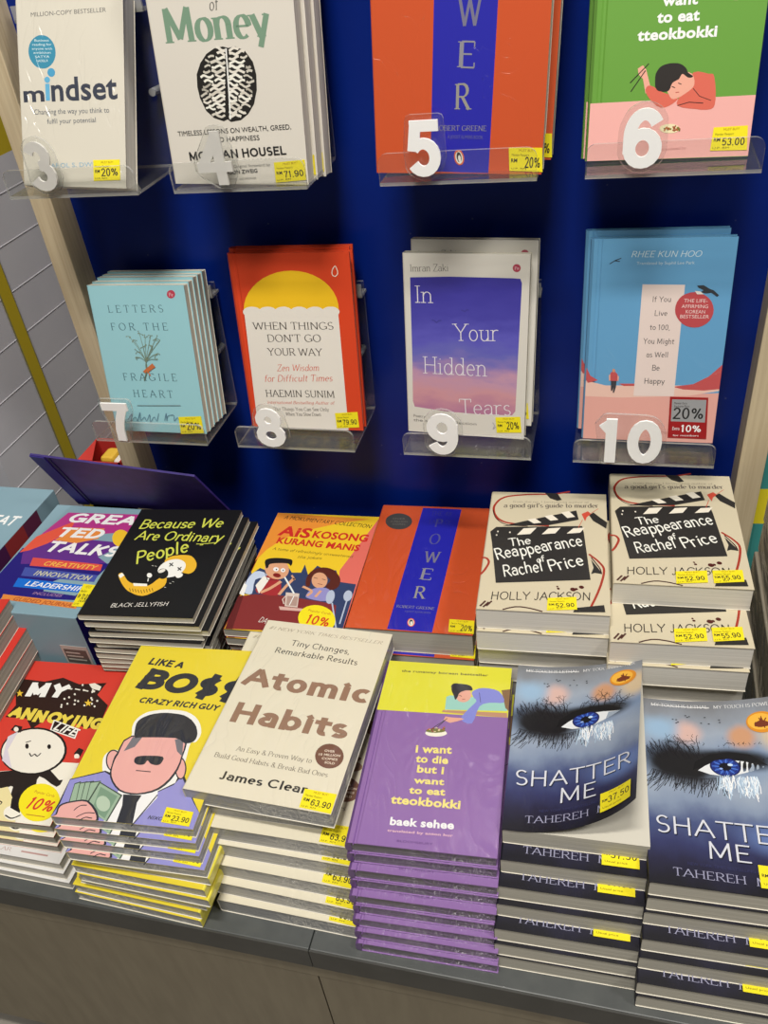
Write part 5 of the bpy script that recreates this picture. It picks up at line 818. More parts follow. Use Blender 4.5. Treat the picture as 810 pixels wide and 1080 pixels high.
 ('s','#1b1e2a',.007,((.211,-.007),(.215,-.005),(.222,-.001),(.229,.004),(.237,.007),(.245,.010),(.255,.011),(.266,.010),(.278,.009),(.287,.009),(.294,.008))),
 ('t','NIXON','geo15i','#1b1e2a',.670,.029,.804,.025,.017),
 ('k','#f0d21e',((.767,.091),(.962,.078),(.968,.010),(.771,.019)),(('t','MUST BUY!','sans','#8a5a10',.827,.075,.914,.069,.007),('t','Member Passport','sans','#4a3a10',.784,.064,.886,.058,.007),('t','23.90','geo15','#2a2620',.830,.030,.951,.024,.025),('t','RM','bold','#2a2620',.781,.045,.817,.043,.012),('t','U.P. RM','sans','#4a3a10',.783,.023,.870,.019,.006)),None)],
'annoy':[('p','#e0dccf',((0,.222),(.693,.303),(.778,.349),(.962,.353),(1,0),(.067,0))),
 ('p','#2a1712',((.082,.758),(.068,.863),(.272,.855),(.415,.892),(.590,.854),(.826,.877),(.803,.790),(.943,.725),(.961,.602),(.875,.562),(.763,.590),(.691,.533),(.494,.608),(.414,.533),(.314,.597),(.126,.595),(.151,.678))),
 ('p','#d8d4c8',((.480,.819),(.481,.813),(.476,.811),(.468,.813),(.462,.818),(.460,.823),(.465,.825),(.473,.824))),
 ('p','#d8d4c8',((.751,.819),(.752,.814),(.747,.811),(.739,.813),(.733,.818),(.732,.824),(.737,.826),(.745,.824))),
 ('p','#d8d4c8',((.647,.742),(.648,.737),(.643,.734),(.635,.736),(.629,.741),(.628,.746),(.632,.748),(.640,.747))),
 ('p','#d8d4c8',((.755,.807),(.756,.802),(.751,.799),(.743,.801),(.737,.806),(.736,.811),(.741,.814),(.749,.812))),
 ('p','#d8d4c8',((.614,.783),(.616,.778),(.611,.775),(.603,.777),(.596,.782),(.595,.787),(.600,.790),(.608,.788))),
 ('p','#d8d4c8',((.555,.704),(.556,.699),(.551,.697),(.543,.698),(.537,.703),(.536,.708),(.540,.711),(.548,.709))),
 ('p','#d8d4c8',((.562,.691),(.563,.686),(.559,.683),(.551,.685),(.544,.690),(.543,.695),(.548,.697),(.556,.696))),
 ('p','#d8d4c8',((.506,.822),(.507,.817),(.502,.814),(.494,.816),(.488,.821),(.486,.826),(.491,.829),(.499,.827))),
 ('p','#d8d4c8',((.808,.728),(.809,.723),(.804,.720),(.796,.722),(.790,.727),(.789,.732),(.794,.734),(.802,.733))),
 ('p','#d8d4c8',((.581,.759),(.582,.754),(.577,.751),(.569,.753),(.562,.758),(.561,.763),(.566,.766),(.574,.764))),
 ('p','#d8d4c8',((.678,.738),(.679,.732),(.674,.730),(.667,.732),(.660,.736),(.659,.742),(.664,.744),(.672,.742))),
 ('p','#d8d4c8',((.599,.715),(.600,.710),(.595,.708),(.587,.709),(.581,.714),(.579,.719),(.584,.722),(.592,.720))),
 ('p','#d8d4c8',((.841,.749),(.842,.744),(.837,.742),(.829,.743),(.823,.748),(.822,.753),(.827,.756),(.835,.754))),
 ('p','#d8d4c8',((.844,.711),(.844,.706),(.840,.704),(.832,.706),(.826,.710),(.825,.715),(.830,.718),(.837,.716))),
 ('p','#d8d4c8',((.663,.715),(.664,.710),(.659,.708),(.651,.709),(.645,.714),(.644,.719),(.648,.722),(.656,.720))),
 ('p','#d8d4c8',((.776,.765),(.777,.760),(.772,.757),(.764,.759),(.758,.764),(.757,.769),(.762,.772),(.770,.770))),
 ('p','#d8d4c8',((.549,.746),(.550,.741),(.545,.739),(.537,.740),(.531,.745),(.529,.750),(.534,.753),(.542,.751))),
 ('p','#d8d4c8',((.768,.812),(.769,.807),(.764,.804),(.756,.806),(.750,.811),(.749,.816),(.754,.819),(.762,.817))),
 ('p','#d8d4c8',((.753,.713),(.754,.707),(.749,.705),(.741,.707),(.735,.711),(.734,.717),(.739,.719),(.747,.717))),
 ('p','#d8d4c8',((.636,.850),(.637,.845),(.632,.842),(.624,.844),(.618,.849),(.617,.854),(.622,.857),(.630,.855))),
 ('p','#d8d4c8',((.673,.815),(.674,.809),(.669,.807),(.661,.809),(.655,.814),(.653,.819),(.658,.822),(.666,.820))),
 ('p','#d8d4c8',((.792,.754),(.793,.749),(.788,.746),(.781,.748),(.774,.752),(.773,.758),(.778,.760),(.786,.758))),
 ('p','#d8d4c8',((.678,.859),(.724,.869),(.799,.847),(.803,.819),(.730,.828))),
 ('s','#d8d4c8',.012,((.501,.818),(.558,.816))),
 ('s','#d8d4c8',.011,((.580,.819),(.631,.814))),
 ('s','#d8d4c8',.011,((.654,.816),(.709,.809))),
 ('p','#d9b53a',((.094,.787),(.118,.769),(.144,.770),(.134,.757),(.156,.739),(.127,.749),(.115,.737),(.107,.756),(.077,.766),(.102,.768))),
 ('p','#d9b53a',((.746,.756),(.767,.738),(.791,.739),(.780,.727),(.800,.709),(.773,.719),(.761,.707),(.755,.725),(.727,.735),(.751,.737))),
 ('t','MY','geo32j','#e8e4dc',.168,.750,.539,.747,.100),
 ('t','ANNOYING','geo30j','#d6c24a',.135,.590,1.000,.561,.078),
 ('p','#e6e0d8',((.556,.603),(.810,.558),(.824,.494),(.575,.535))),
 ('p','#241414',((.569,.595),(.799,.554),(.810,.503),(.585,.540))),
 ('t','LIFE','geo20i','#e6e0d8',.594,.541,.814,.507,.049),
 ('p','#221a18',((.141,.218),(.193,.236),(.310,.253),(.432,.270),(.552,.289),(.673,.308),(.771,.316),(.834,.308),(.871,.290),(.894,.270),(.908,.246),(.907,.221),(.888,.208),(.832,.222),(.759,.247),(.708,.257),(.704,.238),(.722,.204),(.738,.168),(.745,.125),(.750,.081),(.739,.050),(.698,.038),(.642,.040),(.597,.055),(.576,.094),(.565,.147),(.549,.185),(.528,.188),(.501,.176),(.452,.170),(.340,.182),(.208,.200))),
 ('p','#ddd9cc',((.745,.307),(.818,.340),(.962,.353),(.971,.260),(.880,.246))),
 ('p','#1c1616',((.798,.436),(.820,.405),(.828,.373),(.822,.343),(.802,.316),(.770,.293),(.727,.275),(.675,.264),(.617,.258),(.555,.260),(.492,.269),(.431,.284),(.375,.304),(.327,.330),(.289,.359),(.264,.391),(.252,.424),(.256,.455),(.274,.484),(.306,.509),(.350,.528),(.405,.540),(.467,.546),(.532,.543),(.598,.533),(.661,.516),(.717,.494),(.763,.467))),
 ('p','#dcd8cc',((.780,.434),(.800,.405),(.807,.375),(.801,.347),(.782,.322),(.751,.301),(.710,.284),(.661,.273),(.606,.269),(.547,.270),(.488,.278),(.431,.291),(.379,.310),(.334,.334),(.299,.361),(.276,.391),(.266,.421),(.269,.450),(.287,.476),(.318,.499),(.360,.517),(.412,.529),(.470,.534),(.531,.532),(.593,.523),(.652,.507),(.704,.487),(.747,.462))),
 ('p','#c7c2cc',((.332,.327),(.257,.472),(.317,.510),(.326,.392),(.451,.287))),
 ('p','#1c1616',((.480,.425),(.483,.422),(.485,.418),(.485,.415),(.485,.413),(.484,.410),(.481,.409),(.478,.409),(.475,.409),(.471,.410),(.466,.411),(.462,.414),(.457,.417),(.454,.420),(.450,.423),(.448,.427),(.446,.430),(.445,.433),(.446,.436),(.447,.438),(.449,.440),(.452,.440),(.456,.440),(.460,.439),(.465,.437),(.469,.435),(.473,.432),(.477,.429))),
 ('p','#1c1616',((.664,.434),(.666,.431),(.668,.428),(.668,.425),(.667,.422),(.666,.421),(.664,.419),(.660,.419),(.657,.419),(.653,.420),(.649,.421),(.645,.423),(.641,.426),(.637,.429),(.634,.432),(.632,.435),(.631,.438),(.630,.441),(.631,.444),(.633,.445),(.635,.447),(.638,.447),(.642,.447),(.646,.446),(.650,.445),(.654,.443),(.658,.440),(.661,.437))),
 ('s','#1c1616',.009,((.436,.446),(.472,.458))),
 ('s','#1c1616',.009,((.519,.385),(.523,.382),(.530,.378),(.538,.373),(.545,.369),(.551,.367),(.555,.369),(.558,.372),(.560,.376),(.563,.380),(.567,.381),(.572,.380),(.579,.377),(.586,.374),(.593,.371),(.598,.370),(.602,.373),(.606,.377),(.609,.383),(.611,.388),(.613,.391))),
 ('p','#241818',((.244,.514),(.255,.549),(.326,.542),(.342,.503))),
 ('p','#e0d8cc',((.308,.523),(.311,.520),(.312,.516),(.312,.514),(.311,.511),(.308,.509),(.305,.508),(.301,.507),(.296,.507),(.291,.508),(.286,.509),(.281,.512),(.276,.514),(.272,.517),(.268,.521),(.266,.524),(.265,.527),(.265,.530),(.266,.533),(.268,.535),(.272,.536),(.276,.537),(.280,.537),(.286,.536),(.291,.534),(.296,.532),(.301,.529),(.305,.526))),
 ('p','#241818',((.880,.404),(.896,.442),(.943,.432),(.945,.392))),
 ('p','#e0d8cc',((.938,.391),(.940,.388),(.941,.385),(.941,.382),(.939,.379),(.937,.377),(.933,.375),(.929,.375),(.924,.375),(.918,.376),(.913,.377),(.908,.379),(.903,.382),(.899,.385),(.896,.389),(.894,.392),(.893,.395),(.893,.399),(.895,.401),(.898,.403),(.901,.405),(.906,.405),(.911,.405),(.916,.405),(.921,.403),(.926,.401),(.931,.398),(.935,.395))),
 ('p','#c04038',((.896,.377),(.942,.380),(.942,.352),(.893,.351))),
 ('p','#d8cc98',((.347,.140),(.508,.182),(.632,.101),(.726,0),(.508,0))),
 ('p','#e0dccf',((.733,.050),(.738,.042),(.740,.033),(.738,.025),(.732,.019),(.723,.013),(.711,.009),(.697,.007),(.681,.007),(.664,.009),(.648,.013),(.632,.018),(.618,.024),(.606,.032),(.597,.040),(.591,.049),(.589,.057),(.591,.065),(.596,.072),(.606,.077),(.618,.081),(.632,.083),(.648,.083),(.665,.082),(.682,.078),(.698,.073),(.712,.066),(.724,.058))),
 ('s','#1c1616',.010,((.618,.030),(.627,.028),(.640,.025),(.654,.021),(.669,.018),(.682,.018),(.694,.020),(.706,.025),(.717,.030),(.727,.035),(.734,.039))),
 ('s','#1c1616',.008,((.488,.105),(.495,.104),(.507,.102),(.519,.099),(.530,.097),(.536,.094),(.537,.091),(.535,.087),(.530,.084),(.525,.081),(.522,.078))),
 ('p','#1c1616',((.594,.120),(.615,.159),(.703,.106),(.719,.049),(.625,.071))),
 ('p','#f0d21e',((.932,.172),(.958,.152),(.977,.130),(.988,.107),(.991,.085),(.986,.065),(.973,.047),(.952,.033),(.925,.022),(.893,.017),(.858,.015),(.821,.019),(.784,.028),(.749,.041),(.717,.058),(.690,.077),(.669,.099),(.657,.122),(.652,.144),(.657,.166),(.669,.184),(.690,.200),(.718,.211),(.751,.217),(.788,.218),(.827,.213),(.865,.204),(.901,.190))),
 ('t','Popular Cards','sans','#a8662a',.740,.165,.912,.150,.014),
 ('t','10%','geo16i','#c2322a',.744,.077,.947,.066,.066),
 ('s','#a8662a',.006,((.774,.046),(.924,.043)))],
'atomic':[('t','#1 NEW YORK TIMES BESTSELLER','serifi','#8a7d68',.049,.941,.948,.927,.020),
 ('t','Tiny Changes,','geo11','#26241f',.271,.850,.734,.838,.037),
 ('t','Remarkable Results','geo11','#26241f',.180,.792,.820,.777,.036),
 ('t','Atomic','geo22','#8a6a54',.035,.570,.981,.562,.116),
 ('t','Habits','geo22','#8a6a54',.094,.362,.928,.358,.113),
 ('t','An Easy & Proven Way to','serif','#5a5044',.230,.220,.761,.218,.023),
 ('t','Build Good Habits & Break Bad Ones','serif','#5a5044',.106,.173,.896,.164,.023),
 ('t','James Clear','geo17','#26241f',.208,.071,.803,.071,.042),
 ('p','#6b4634',((.954,.276),(.958,.262),(.957,.249),(.951,.236),(.941,.225),(.927,.216),(.910,.210),(.890,.206),(.870,.205),(.848,.207),(.828,.212),(.808,.219),(.792,.229),(.779,.241),(.770,.254),(.765,.268),(.766,.281),(.771,.294),(.781,.305),(.795,.315),(.812,.322),(.833,.326),(.854,.327),(.876,.324),(.897,.319),(.916,.311),(.933,.301),(.945,.289))),
 ('t','OVER','bold','#d8c8b4',.818,.284,.887,.285,.011),
 ('t','10 MILLION','bold','#d8c8b4',.791,.261,.932,.270,.011),
 ('t','COPIES','bold','#d8c8b4',.819,.244,.923,.249,.011),
 ('t','SOLD','bold','#d8c8b4',.846,.227,.914,.228,.011),
 ('k','#f0d21e',((.784,.094),(.994,.093),(.998,.003),(.791,.008)),(('t','MUST BUY!','sans','#8a5a10',.849,.079,.943,.078,.009),('t','Member Passport','sans','#4a3a10',.803,.062,.912,.061,.009),('t','63.90','geo15','#2a2620',.852,.024,.981,.021,.029),('t','RM','bold','#2a2620',.801,.040,.839,.039,.014),('t','U.P. RM','sans','#4a3a10',.803,.013,.894,.011,.007)),None)],
'purple':[('p','#cfcc30',((.011,1),(1,1),(.998,.698),(0,.688))),
 ('s','#6b4288',.005,((.044,.681),(.048,-.010))),
 ('t','the runaway korean bestseller','fat','#6e6a2a',.128,.932,.821,.939,.014),
 ('p','#8fc0b4',((.517,.794),(.542,.805),(.770,.804),(1,.781),(.987,.736),(.521,.718))),
 ('p','#b08468',((.503,.715),(.988,.725),(.995,.697),(.503,.702))),
 ('p','#7a5a38',((.933,.858),(1,.868),(1,.737),(.974,.753))),
 ('p','#7a7fc8',((.712,.839),(.730,.849),(.758,.859),(.790,.864),(.832,.864),(.878,.860),(.915,.850),(.942,.829),(.959,.804),(.960,.785),(.935,.780),(.895,.780),(.858,.778),(.828,.773),(.801,.766),(.778,.750),(.763,.717),(.753,.677),(.737,.650),(.706,.647),(.670,.656),(.649,.671),(.658,.691),(.682,.715),(.705,.737),(.724,.754),(.742,.769),(.751,.781),(.746,.791),(.733,.798),(.723,.806),(.714,.817),(.708,.828))),
 ('s','#3a3a6a',.004,((.766,.834),(.784,.775))),
 ('p','#d49c88',((.704,.827),(.707,.817),(.707,.808),(.704,.798),(.699,.790),(.690,.782),(.680,.776),(.668,.772),(.655,.769),(.642,.769),(.629,.771),(.617,.774),(.606,.780),(.598,.787),(.592,.795),(.589,.804),(.588,.814),(.591,.823),(.597,.832),(.605,.840),(.615,.846),(.627,.851),(.640,.853),(.654,.854),(.667,.852),(.679,.848),(.690,.842),(.698,.835))),
 ('p','#1e1a1c',((.575,.801),(.565,.815),(.553,.830),(.546,.845),(.548,.858),(.555,.869),(.567,.877),(.587,.880),(.611,.881),(.634,.880),(.657,.879),(.677,.876),(.694,.871),(.705,.863),(.712,.852),(.711,.845),(.699,.843),(.679,.843),(.660,.842),(.643,.837),(.627,.831),(.615,.824),(.609,.816),(.607,.807),(.604,.799),(.599,.791),(.594,.783),(.589,.779),(.585,.783),(.581,.790))),
 ('p','#1e1a1c',((.618,.864),(.618,.860),(.616,.855),(.612,.851),(.606,.848),(.599,.845),(.592,.843),(.583,.842),(.575,.842),(.566,.843),(.559,.845),(.552,.848),(.547,.851),(.543,.855),(.541,.860),(.542,.864),(.544,.869),(.548,.873),(.553,.876),(.560,.879),(.568,.881),(.576,.882),(.585,.882),(.593,.881),(.601,.879),(.608,.876),(.613,.872),(.616,.868))),
 ('s','#3a2020',.005,((.614,.809),(.634,.804))),
 ('s','#8a3a30',.005,((.641,.786),(.663,.788))),
 ('p','#d49c88',((.645,.676),(.678,.672),(.626,.655),(.573,.643),(.523,.657),(.532,.678),(.585,.675))),
 ('s','#2a2424',.005,((.549,.667),(.454,.608))),
 ('s','#2a2424',.005,((.536,.658),(.478,.607))),
 ('p','#e4dccb',((.562,.584),(.561,.580),(.556,.575),(.547,.571),(.535,.567),(.520,.564),(.504,.562),(.486,.560),(.468,.560),(.451,.560),(.435,.561),(.422,.564),(.412,.567),(.405,.570),(.402,.574),(.403,.579),(.408,.583),(.417,.587),(.429,.591),(.444,.594),(.460,.597),(.478,.598),(.496,.599),(.513,.599),(.529,.597),(.542,.595),(.552,.592),(.559,.588))),
 ('p','#6a6a30',((.548,.597),(.547,.594),(.542,.591),(.534,.589),(.523,.586),(.509,.584),(.494,.582),(.478,.580),(.462,.580),(.446,.580),(.432,.580),(.420,.582),(.411,.583),(.405,.586),(.403,.588),(.404,.591),(.409,.594),(.417,.597),(.428,.600),(.442,.602),(.457,.604),(.473,.605),(.489,.606),(.505,.606),(.519,.605),(.531,.604),(.540,.602),(.546,.600))),
 ('s','#c8b890',.009,((.451,.588),(.467,.584))),
 ('s','#c8b890',.009,((.421,.601),(.437,.595))),
 ('s','#c8b890',.009,((.493,.595),(.507,.595))),
 ('s','#4f6a2a',.009,((.531,.605),(.544,.611))),
 ('s','#a8502a',.009,((.418,.594),(.431,.603))),
 ('s','#a8502a',.009,((.493,.603),(.508,.601))),
 ('s','#4f6a2a',.009,((.429,.585),(.442,.593))),
 ('s','#4f6a2a',.009,((.439,.601),(.455,.596))),
 ('s','#a8502a',.009,((.527,.612),(.541,.618))),
 ('s','#c8b890',.009,((.444,.591),(.459,.587))),
 ('s','#7a3020',.009,((.448,.599),(.461,.608))),
 ('s','#c8b890',.009,((.464,.587),(.479,.587))),
 ('s','#7a3020',.009,((.445,.603),(.459,.607))),
 ('s','#7a3020',.009,((.438,.597),(.454,.590))),
 ('s','#7a3020',.009,((.447,.591),(.463,.584))),
 ('s','#a8502a',.009,((.524,.603),(.537,.608))),
 ('s','#c8b890',.009,((.472,.609),(.487,.608))),
 ('s','#c8b890',.009,((.494,.596),(.508,.604))),
 ('s','#4f6a2a',.009,((.530,.609),(.545,.607))),
 ('s','#a8502a',.009,((.524,.607),(.540,.601))),
 ('t','i want','fat','#e2d276',.354,.466,.617,.476,.041),
 ('t','to die','fat','#e2d276',.367,.415,.601,.420,.039),
 ('t','but i','fat','#e2d276',.388,.363,.581,.366,.038),
 ('t','want','fat','#e2d276',.379,.307,.594,.311,.032),
 ('t','to eat','fat','#e2d276',.358,.255,.611,.261,.034),
 ('t','tteokbokki','fat','#e2d276',.243,.199,.726,.204,.040),
 ('t','baek sehee','fat','#ece8ea',.267,.098,.700,.108,.036),
 ('t','translated by anton hur','fat','#d0a8b8',.259,.066,.700,.073,.011),
 ('t','BLOOMSBURY','sans','#64407c',.337,.025,.575,.027,.009)],
'rachel':[('s','#9a3324',.020,((.690,1.020),(.671,1.016),(.645,1.010),(.614,1.003),(.580,.996),(.543,.991),(.504,.988),(.460,.987),(.413,.986),(.367,.984),(.322,.981),(.279,.976),(.234,.971),(.191,.965),(.152,.958),(.120,.948),(.096,.935),(.077,.921),(.064,.905),(.053,.889),(.045,.873),(.039,.859),(.037,.845),(.037,.831),(.040,.817),(.044,.803),(.050,.788),(.059,.774),(.069,.760),(.082,.747),(.098,.735),(.115,.726),(.132,.718),(.153,.711),(.181,.705),(.218,.701),(.272,.697),(.341,.695),(.413,.694),(.476,.693),(.520,.692))),
 ('s','#3a1a16',.009,((.033,.822),(.037,.811),(.042,.795),(.049,.777),(.058,.759),(.069,.744),(.084,.731),(.100,.718),(.118,.707),(.140,.697),(.166,.689),(.199,.685),(.240,.683),(.282,.682),(.319,.682),(.344,.682))),
 ('s','#9a3324',.019,((-.010,.398),(-.004,.398),(.005,.397),(.016,.397),(.026,.395),(.034,.392),(.040,.387),(.046,.381),(.051,.374),(.054,.367),(.055,.358),(.053,.347),(.048,.334),(.042,.321),(.035,.308),(.029,.297),(.023,.288),(.016,.279),(.010,.272),(.004,.266),(.000,.262))),
 ('s','#9a3324',.018,((.847,.460),(.859,.451),(.876,.438),(.896,.424),(.914,.409),(.928,.395),(.939,.383),(.949,.372),(.956,.361),(.961,.347),(.962,.329),(.959,.306),(.953,.279),(.944,.249),(.934,.219),(.923,.191),(.911,.162),(.896,.130),(.881,.100),(.868,.075),(.859,.057))),
 ('s','#3a1a16',.010,((.864,.434),(.873,.423),(.887,.406),(.902,.387),(.917,.368),(.927,.353),(.934,.340),(.937,.329),(.940,.318),(.941,.310),(.942,.304))),
 ('s','#3a1a16',.013,((.204,.005),(.217,.008),(.234,.014),(.255,.020),(.277,.025),(.297,.029),(.316,.030),(.334,.031),(.353,.030),(.372,.028),(.392,.026),(.415,.023),(.441,.018),(.466,.013),(.488,.008),(.503,.005))),
 ('p','#2a2826',((.473,1),(.579,1),(.622,.936),(.582,.926),(.518,.949))),
 ('t',"a good girl's guide to murder",'serifb','#6a6258',.122,.849,.933,.871,.040),
 ('t','from the no. 1 bestselling author of','serif','#8a8070',.200,.898,.852,.910,.018),
 ('p','#2a2826',((.314,.727),(.746,.839),(.767,.754),(.520,.696),(.131,.675))),
 ('p','#ddd6c6',((.336,.740),(.401,.755),(.457,.717),(.392,.707))),
 ('p','#ddd6c6',((.477,.777),(.542,.793),(.597,.748),(.532,.737))),
 ('p','#ddd6c6',((.618,.815),(.683,.831),(.737,.780),(.672,.766))),
 ('p','#2a2826',((.034,.622),(.079,.665),(.795,.698),(.808,.637),(.066,.552))),
 ('p','#ddd6c6',((.310,.660),(.419,.670),(.370,.612),(.259,.600))),
 ('p','#ddd6c6',((.517,.667),(.618,.677),(.575,.625),(.464,.613))),
 ('p','#ddd6c6',((.722,.675),(.816,.684),(.778,.638),(.668,.626))),
 ('p','#2a2826',((.034,.622),(.074,.553),(.808,.642),(.858,.255),(.130,.199),(.060,.523))),
 ('p','#2a2826',((.851,.799),(.890,.824),(.938,.783),(1,.737),(.990,.681),(.936,.716),(.885,.747))),
 ('p','#c04a38',((.790,.807),(.843,.834),(.869,.810),(.833,.779),(.819,.741))),
 ('s','#c04a38',.005,((.869,.815),(.931,.861))),
 ('s','#c04a38',.005,((.798,.755),(.764,.682))),
 ('p','#2a2826',((.863,.417),(.927,.336),(.942,.304),(.891,.310),(.862,.300),(.882,.351))),
 ('p','#d8d2c4',((.098,.592),(.096,.587),(.092,.585),(.086,.587),(.084,.592),(.085,.597),(.090,.600),(.095,.598))),
 ('p','#d8d2c4',((.105,.624),(.103,.619),(.099,.617),(.093,.619),(.091,.624),(.092,.629),(.097,.632),(.102,.630))),
 ('p','#d8d2c4',((.206,.621),(.205,.615),(.200,.613),(.195,.615),(.192,.620),(.194,.625),(.199,.628),(.204,.626))),
 ('t','The','chalk','#e6e2d8',.211,.500,.386,.530,.062),
 ('t','Reappearance','chalk','#e6e2d8',.120,.386,.808,.534,.089),
 ('t','of','chalk','#e6e2d8',.442,.372,.513,.386,.048),
 ('t','Rachel','chalk','#e6e2d8',.190,.254,.497,.307,.087),
 ('t','Price','chalk','#e6e2d8',.550,.308,.817,.375,.085),
 ('t','HOLLY JACKSON','hand','#2e2824',.108,.073,.859,.104,.056),
 ('p','#4a1a14',((.748,.172),(.747,.170),(.745,.167),(.742,.165),(.738,.163),(.733,.162),(.729,.162),(.724,.162),(.719,.163),(.714,.165),(.711,.167),(.707,.169),(.705,.172),(.704,.175),(.704,.178),(.705,.181),(.707,.183),(.710,.186),(.714,.187),(.718,.188),(.723,.189),(.728,.188),(.733,.187),(.737,.186),(.741,.184),(.744,.181),(.747,.178),(.748,.175))),
 ('p','#4a1a14',((.808,.193),(.807,.191),(.805,.188),(.803,.187),(.799,.185),(.795,.184),(.791,.184),(.787,.184),(.783,.185),(.779,.186),(.776,.188),(.773,.190),(.771,.193),(.770,.195),(.770,.198),(.771,.200),(.773,.203),(.776,.204),(.779,.206),(.783,.207),(.787,.207),(.791,.207),(.795,.206),(.799,.205),(.802,.203),(.805,.201),(.807,.198),(.808,.196))),
 ('p','#4a1a14',((.625,.175),(.625,.173),(.624,.172),(.623,.171),(.621,.170),(.618,.170),(.616,.170),(.614,.170),(.611,.170),(.609,.171),(.607,.172),(.605,.173),(.604,.175),(.604,.176),(.603,.178),(.604,.179),(.605,.180),(.606,.181),(.608,.182),(.611,.183),(.613,.183),(.615,.183),(.618,.182),(.620,.181),(.622,.180),(.624,.179),(.625,.178),(.625,.176))),
 ('p','#4a1a14',((.614,.191),(.614,.190),(.613,.189),(.612,.188),(.610,.187),(.609,.187),(.607,.187),(.605,.187),(.604,.187),(.602,.188),(.601,.189),(.599,.190),(.599,.191),(.598,.192),(.598,.193),(.598,.194),(.599,.195),(.600,.195),(.602,.196),(.603,.196),(.605,.197),(.607,.196),(.608,.196),(.610,.196),(.611,.195),(.613,.194),(.613,.193),(.614,.192))),
 ('p','#4a1a14',((.762,.178),(.761,.176),(.760,.175),(.759,.173),(.756,.173),(.754,.172),(.751,.172),(.748,.172),(.746,.172),(.743,.173),(.741,.175),(.739,.176),(.738,.178),(.737,.179),(.737,.181),(.738,.183),(.739,.184),(.741,.185),(.743,.186),(.745,.187),(.748,.187),(.751,.187),(.754,.186),(.756,.185),(.758,.184),(.760,.183),(.761,.181),(.762,.179))),
 ('s','#4a2a22',.014,((.031,.020),(.068,.059))),
 ('s','#4a2a22',.014,((.056,.014),(.093,.052))),
 ('s','#4a2a22',.014,((.079,.023),(.116,.061))),
 ('p','#2a2826',((.743,.041),(.954,.072),(.962,.022),(.728,.010))),
 ('k','#f0d21e',((.536,.102),(.750,.120),(.757,.029),(.534,.012)),(('t','MUST BUY!','sans','#8a5a10',.601,.092,.698,.100,.009),('t','Member Passport','sans','#4a3a10',.553,.071,.666,.080,.009),('t','52.90','geo15','#2a2620',.601,.035,.738,.046,.030),('t','RM','bold','#2a2620',.548,.047,.588,.050,.014),('t','U.P. RM','sans','#4a3a10',.548,.019,.645,.027,.007)),None)],
'rachel2':[('k','#f0d21e',((.462,.109),(.689,.127),(.684,.034),(.457,.013)),(('t','MUST BUY!','sans','#8a5a10',.529,.098,.632,.106,.010),('t','Member Passport','sans','#4a3a10',.478,.076,.597,.085,.010),('t','52.90','geo15','#2a2620',.526,.038,.667,.051,.033),('t','RM','bold','#2a2620',.472,.050,.513,.054,.015),('t','U.P. RM','sans','#4a3a10',.471,.021,.571,.030,.008)),None),
 ('k','#f0d21e',((.727,.129),(.944,.145),(.940,.053),(.725,.031)),(('t','MUST BUY!','sans','#8a5a10',.792,.117,.889,.125,.010),('t','Member Passport','sans','#4a3a10',.743,.094,.856,.104,.010),('t','55.90','geo15','#2a2620',.790,.056,.923,.070,.034),('t','RM','bold','#2a2620',.738,.069,.777,.072,.016),('t','U.P. RM','sans','#4a3a10',.738,.039,.833,.049,.008)),None)],
}
# ---------------------------------------------------------------- printed pictures that need soft colour
def uv_nodes(m, nt):
    u = N(nt, 'ShaderNodeUVMap'); s = N(nt, 'ShaderNodeSeparateXYZ'); nt.links.new(u.outputs[0], s.inputs[0]); return u, s
def ramp(nt, stops):
    cr = N(nt, 'ShaderNodeValToRGB'); e = cr.color_ramp.elements
    while len(e) < len(stops): e.new(.5)
    for i, (p, h) in enumerate(stops): e[i].position = p; e[i].color = (*[min(.86, c * GAIN) for c in lin(h)], 1)
    return cr
def math_node(nt, op, a, b=None, c=None):
    n = N(nt, 'ShaderNodeMath', operation=op)
    for i, x in enumerate((a, b, c)):
        if x is None: continue
        if isinstance(x, (int, float)): n.inputs[i].default_value = x
        else: nt.links.new(x, n.inputs[i])
    return n.outputs[0]
def watercolor():
    m, nt, b = new_mat('print_watercolour_sky'); u, s = uv_nodes(m, nt)
    mp = N(nt, 'ShaderNodeMapping'); mp.inputs['Scale'].default_value = (1.2, 5, 1); no = N(nt, 'ShaderNodeTexNoise'); no.inputs['Scale'].default_value = 3; no.inputs['Detail'].default_value = 6
    nt.links.new(u.outputs[0], mp.inputs[0]); nt.links.new(mp.outputs[0], no.inputs['Vector'])
    v = math_node(nt, 'ADD', s.outputs[1], math_node(nt, 'MULTIPLY', math_node(nt, 'SUBTRACT', no.outputs['Fac'], .5), .22))
    cr = ramp(nt, [(.14, '#a8708e'), (.24, '#c08a92'), (.33, '#b58aa2'), (.42, '#7a6cac'), (.47, '#5f5fae'), (.55, '#5450b0'), (.68, '#3f3a9c'), (.85, '#332d90')])
    nt.links.new(v, cr.inputs[0]); nt.links.new(cr.outputs[0], b.inputs['Base Color']); b.inputs['Roughness'].default_value = .5; add_wrinkles(nt, b, .2); return m
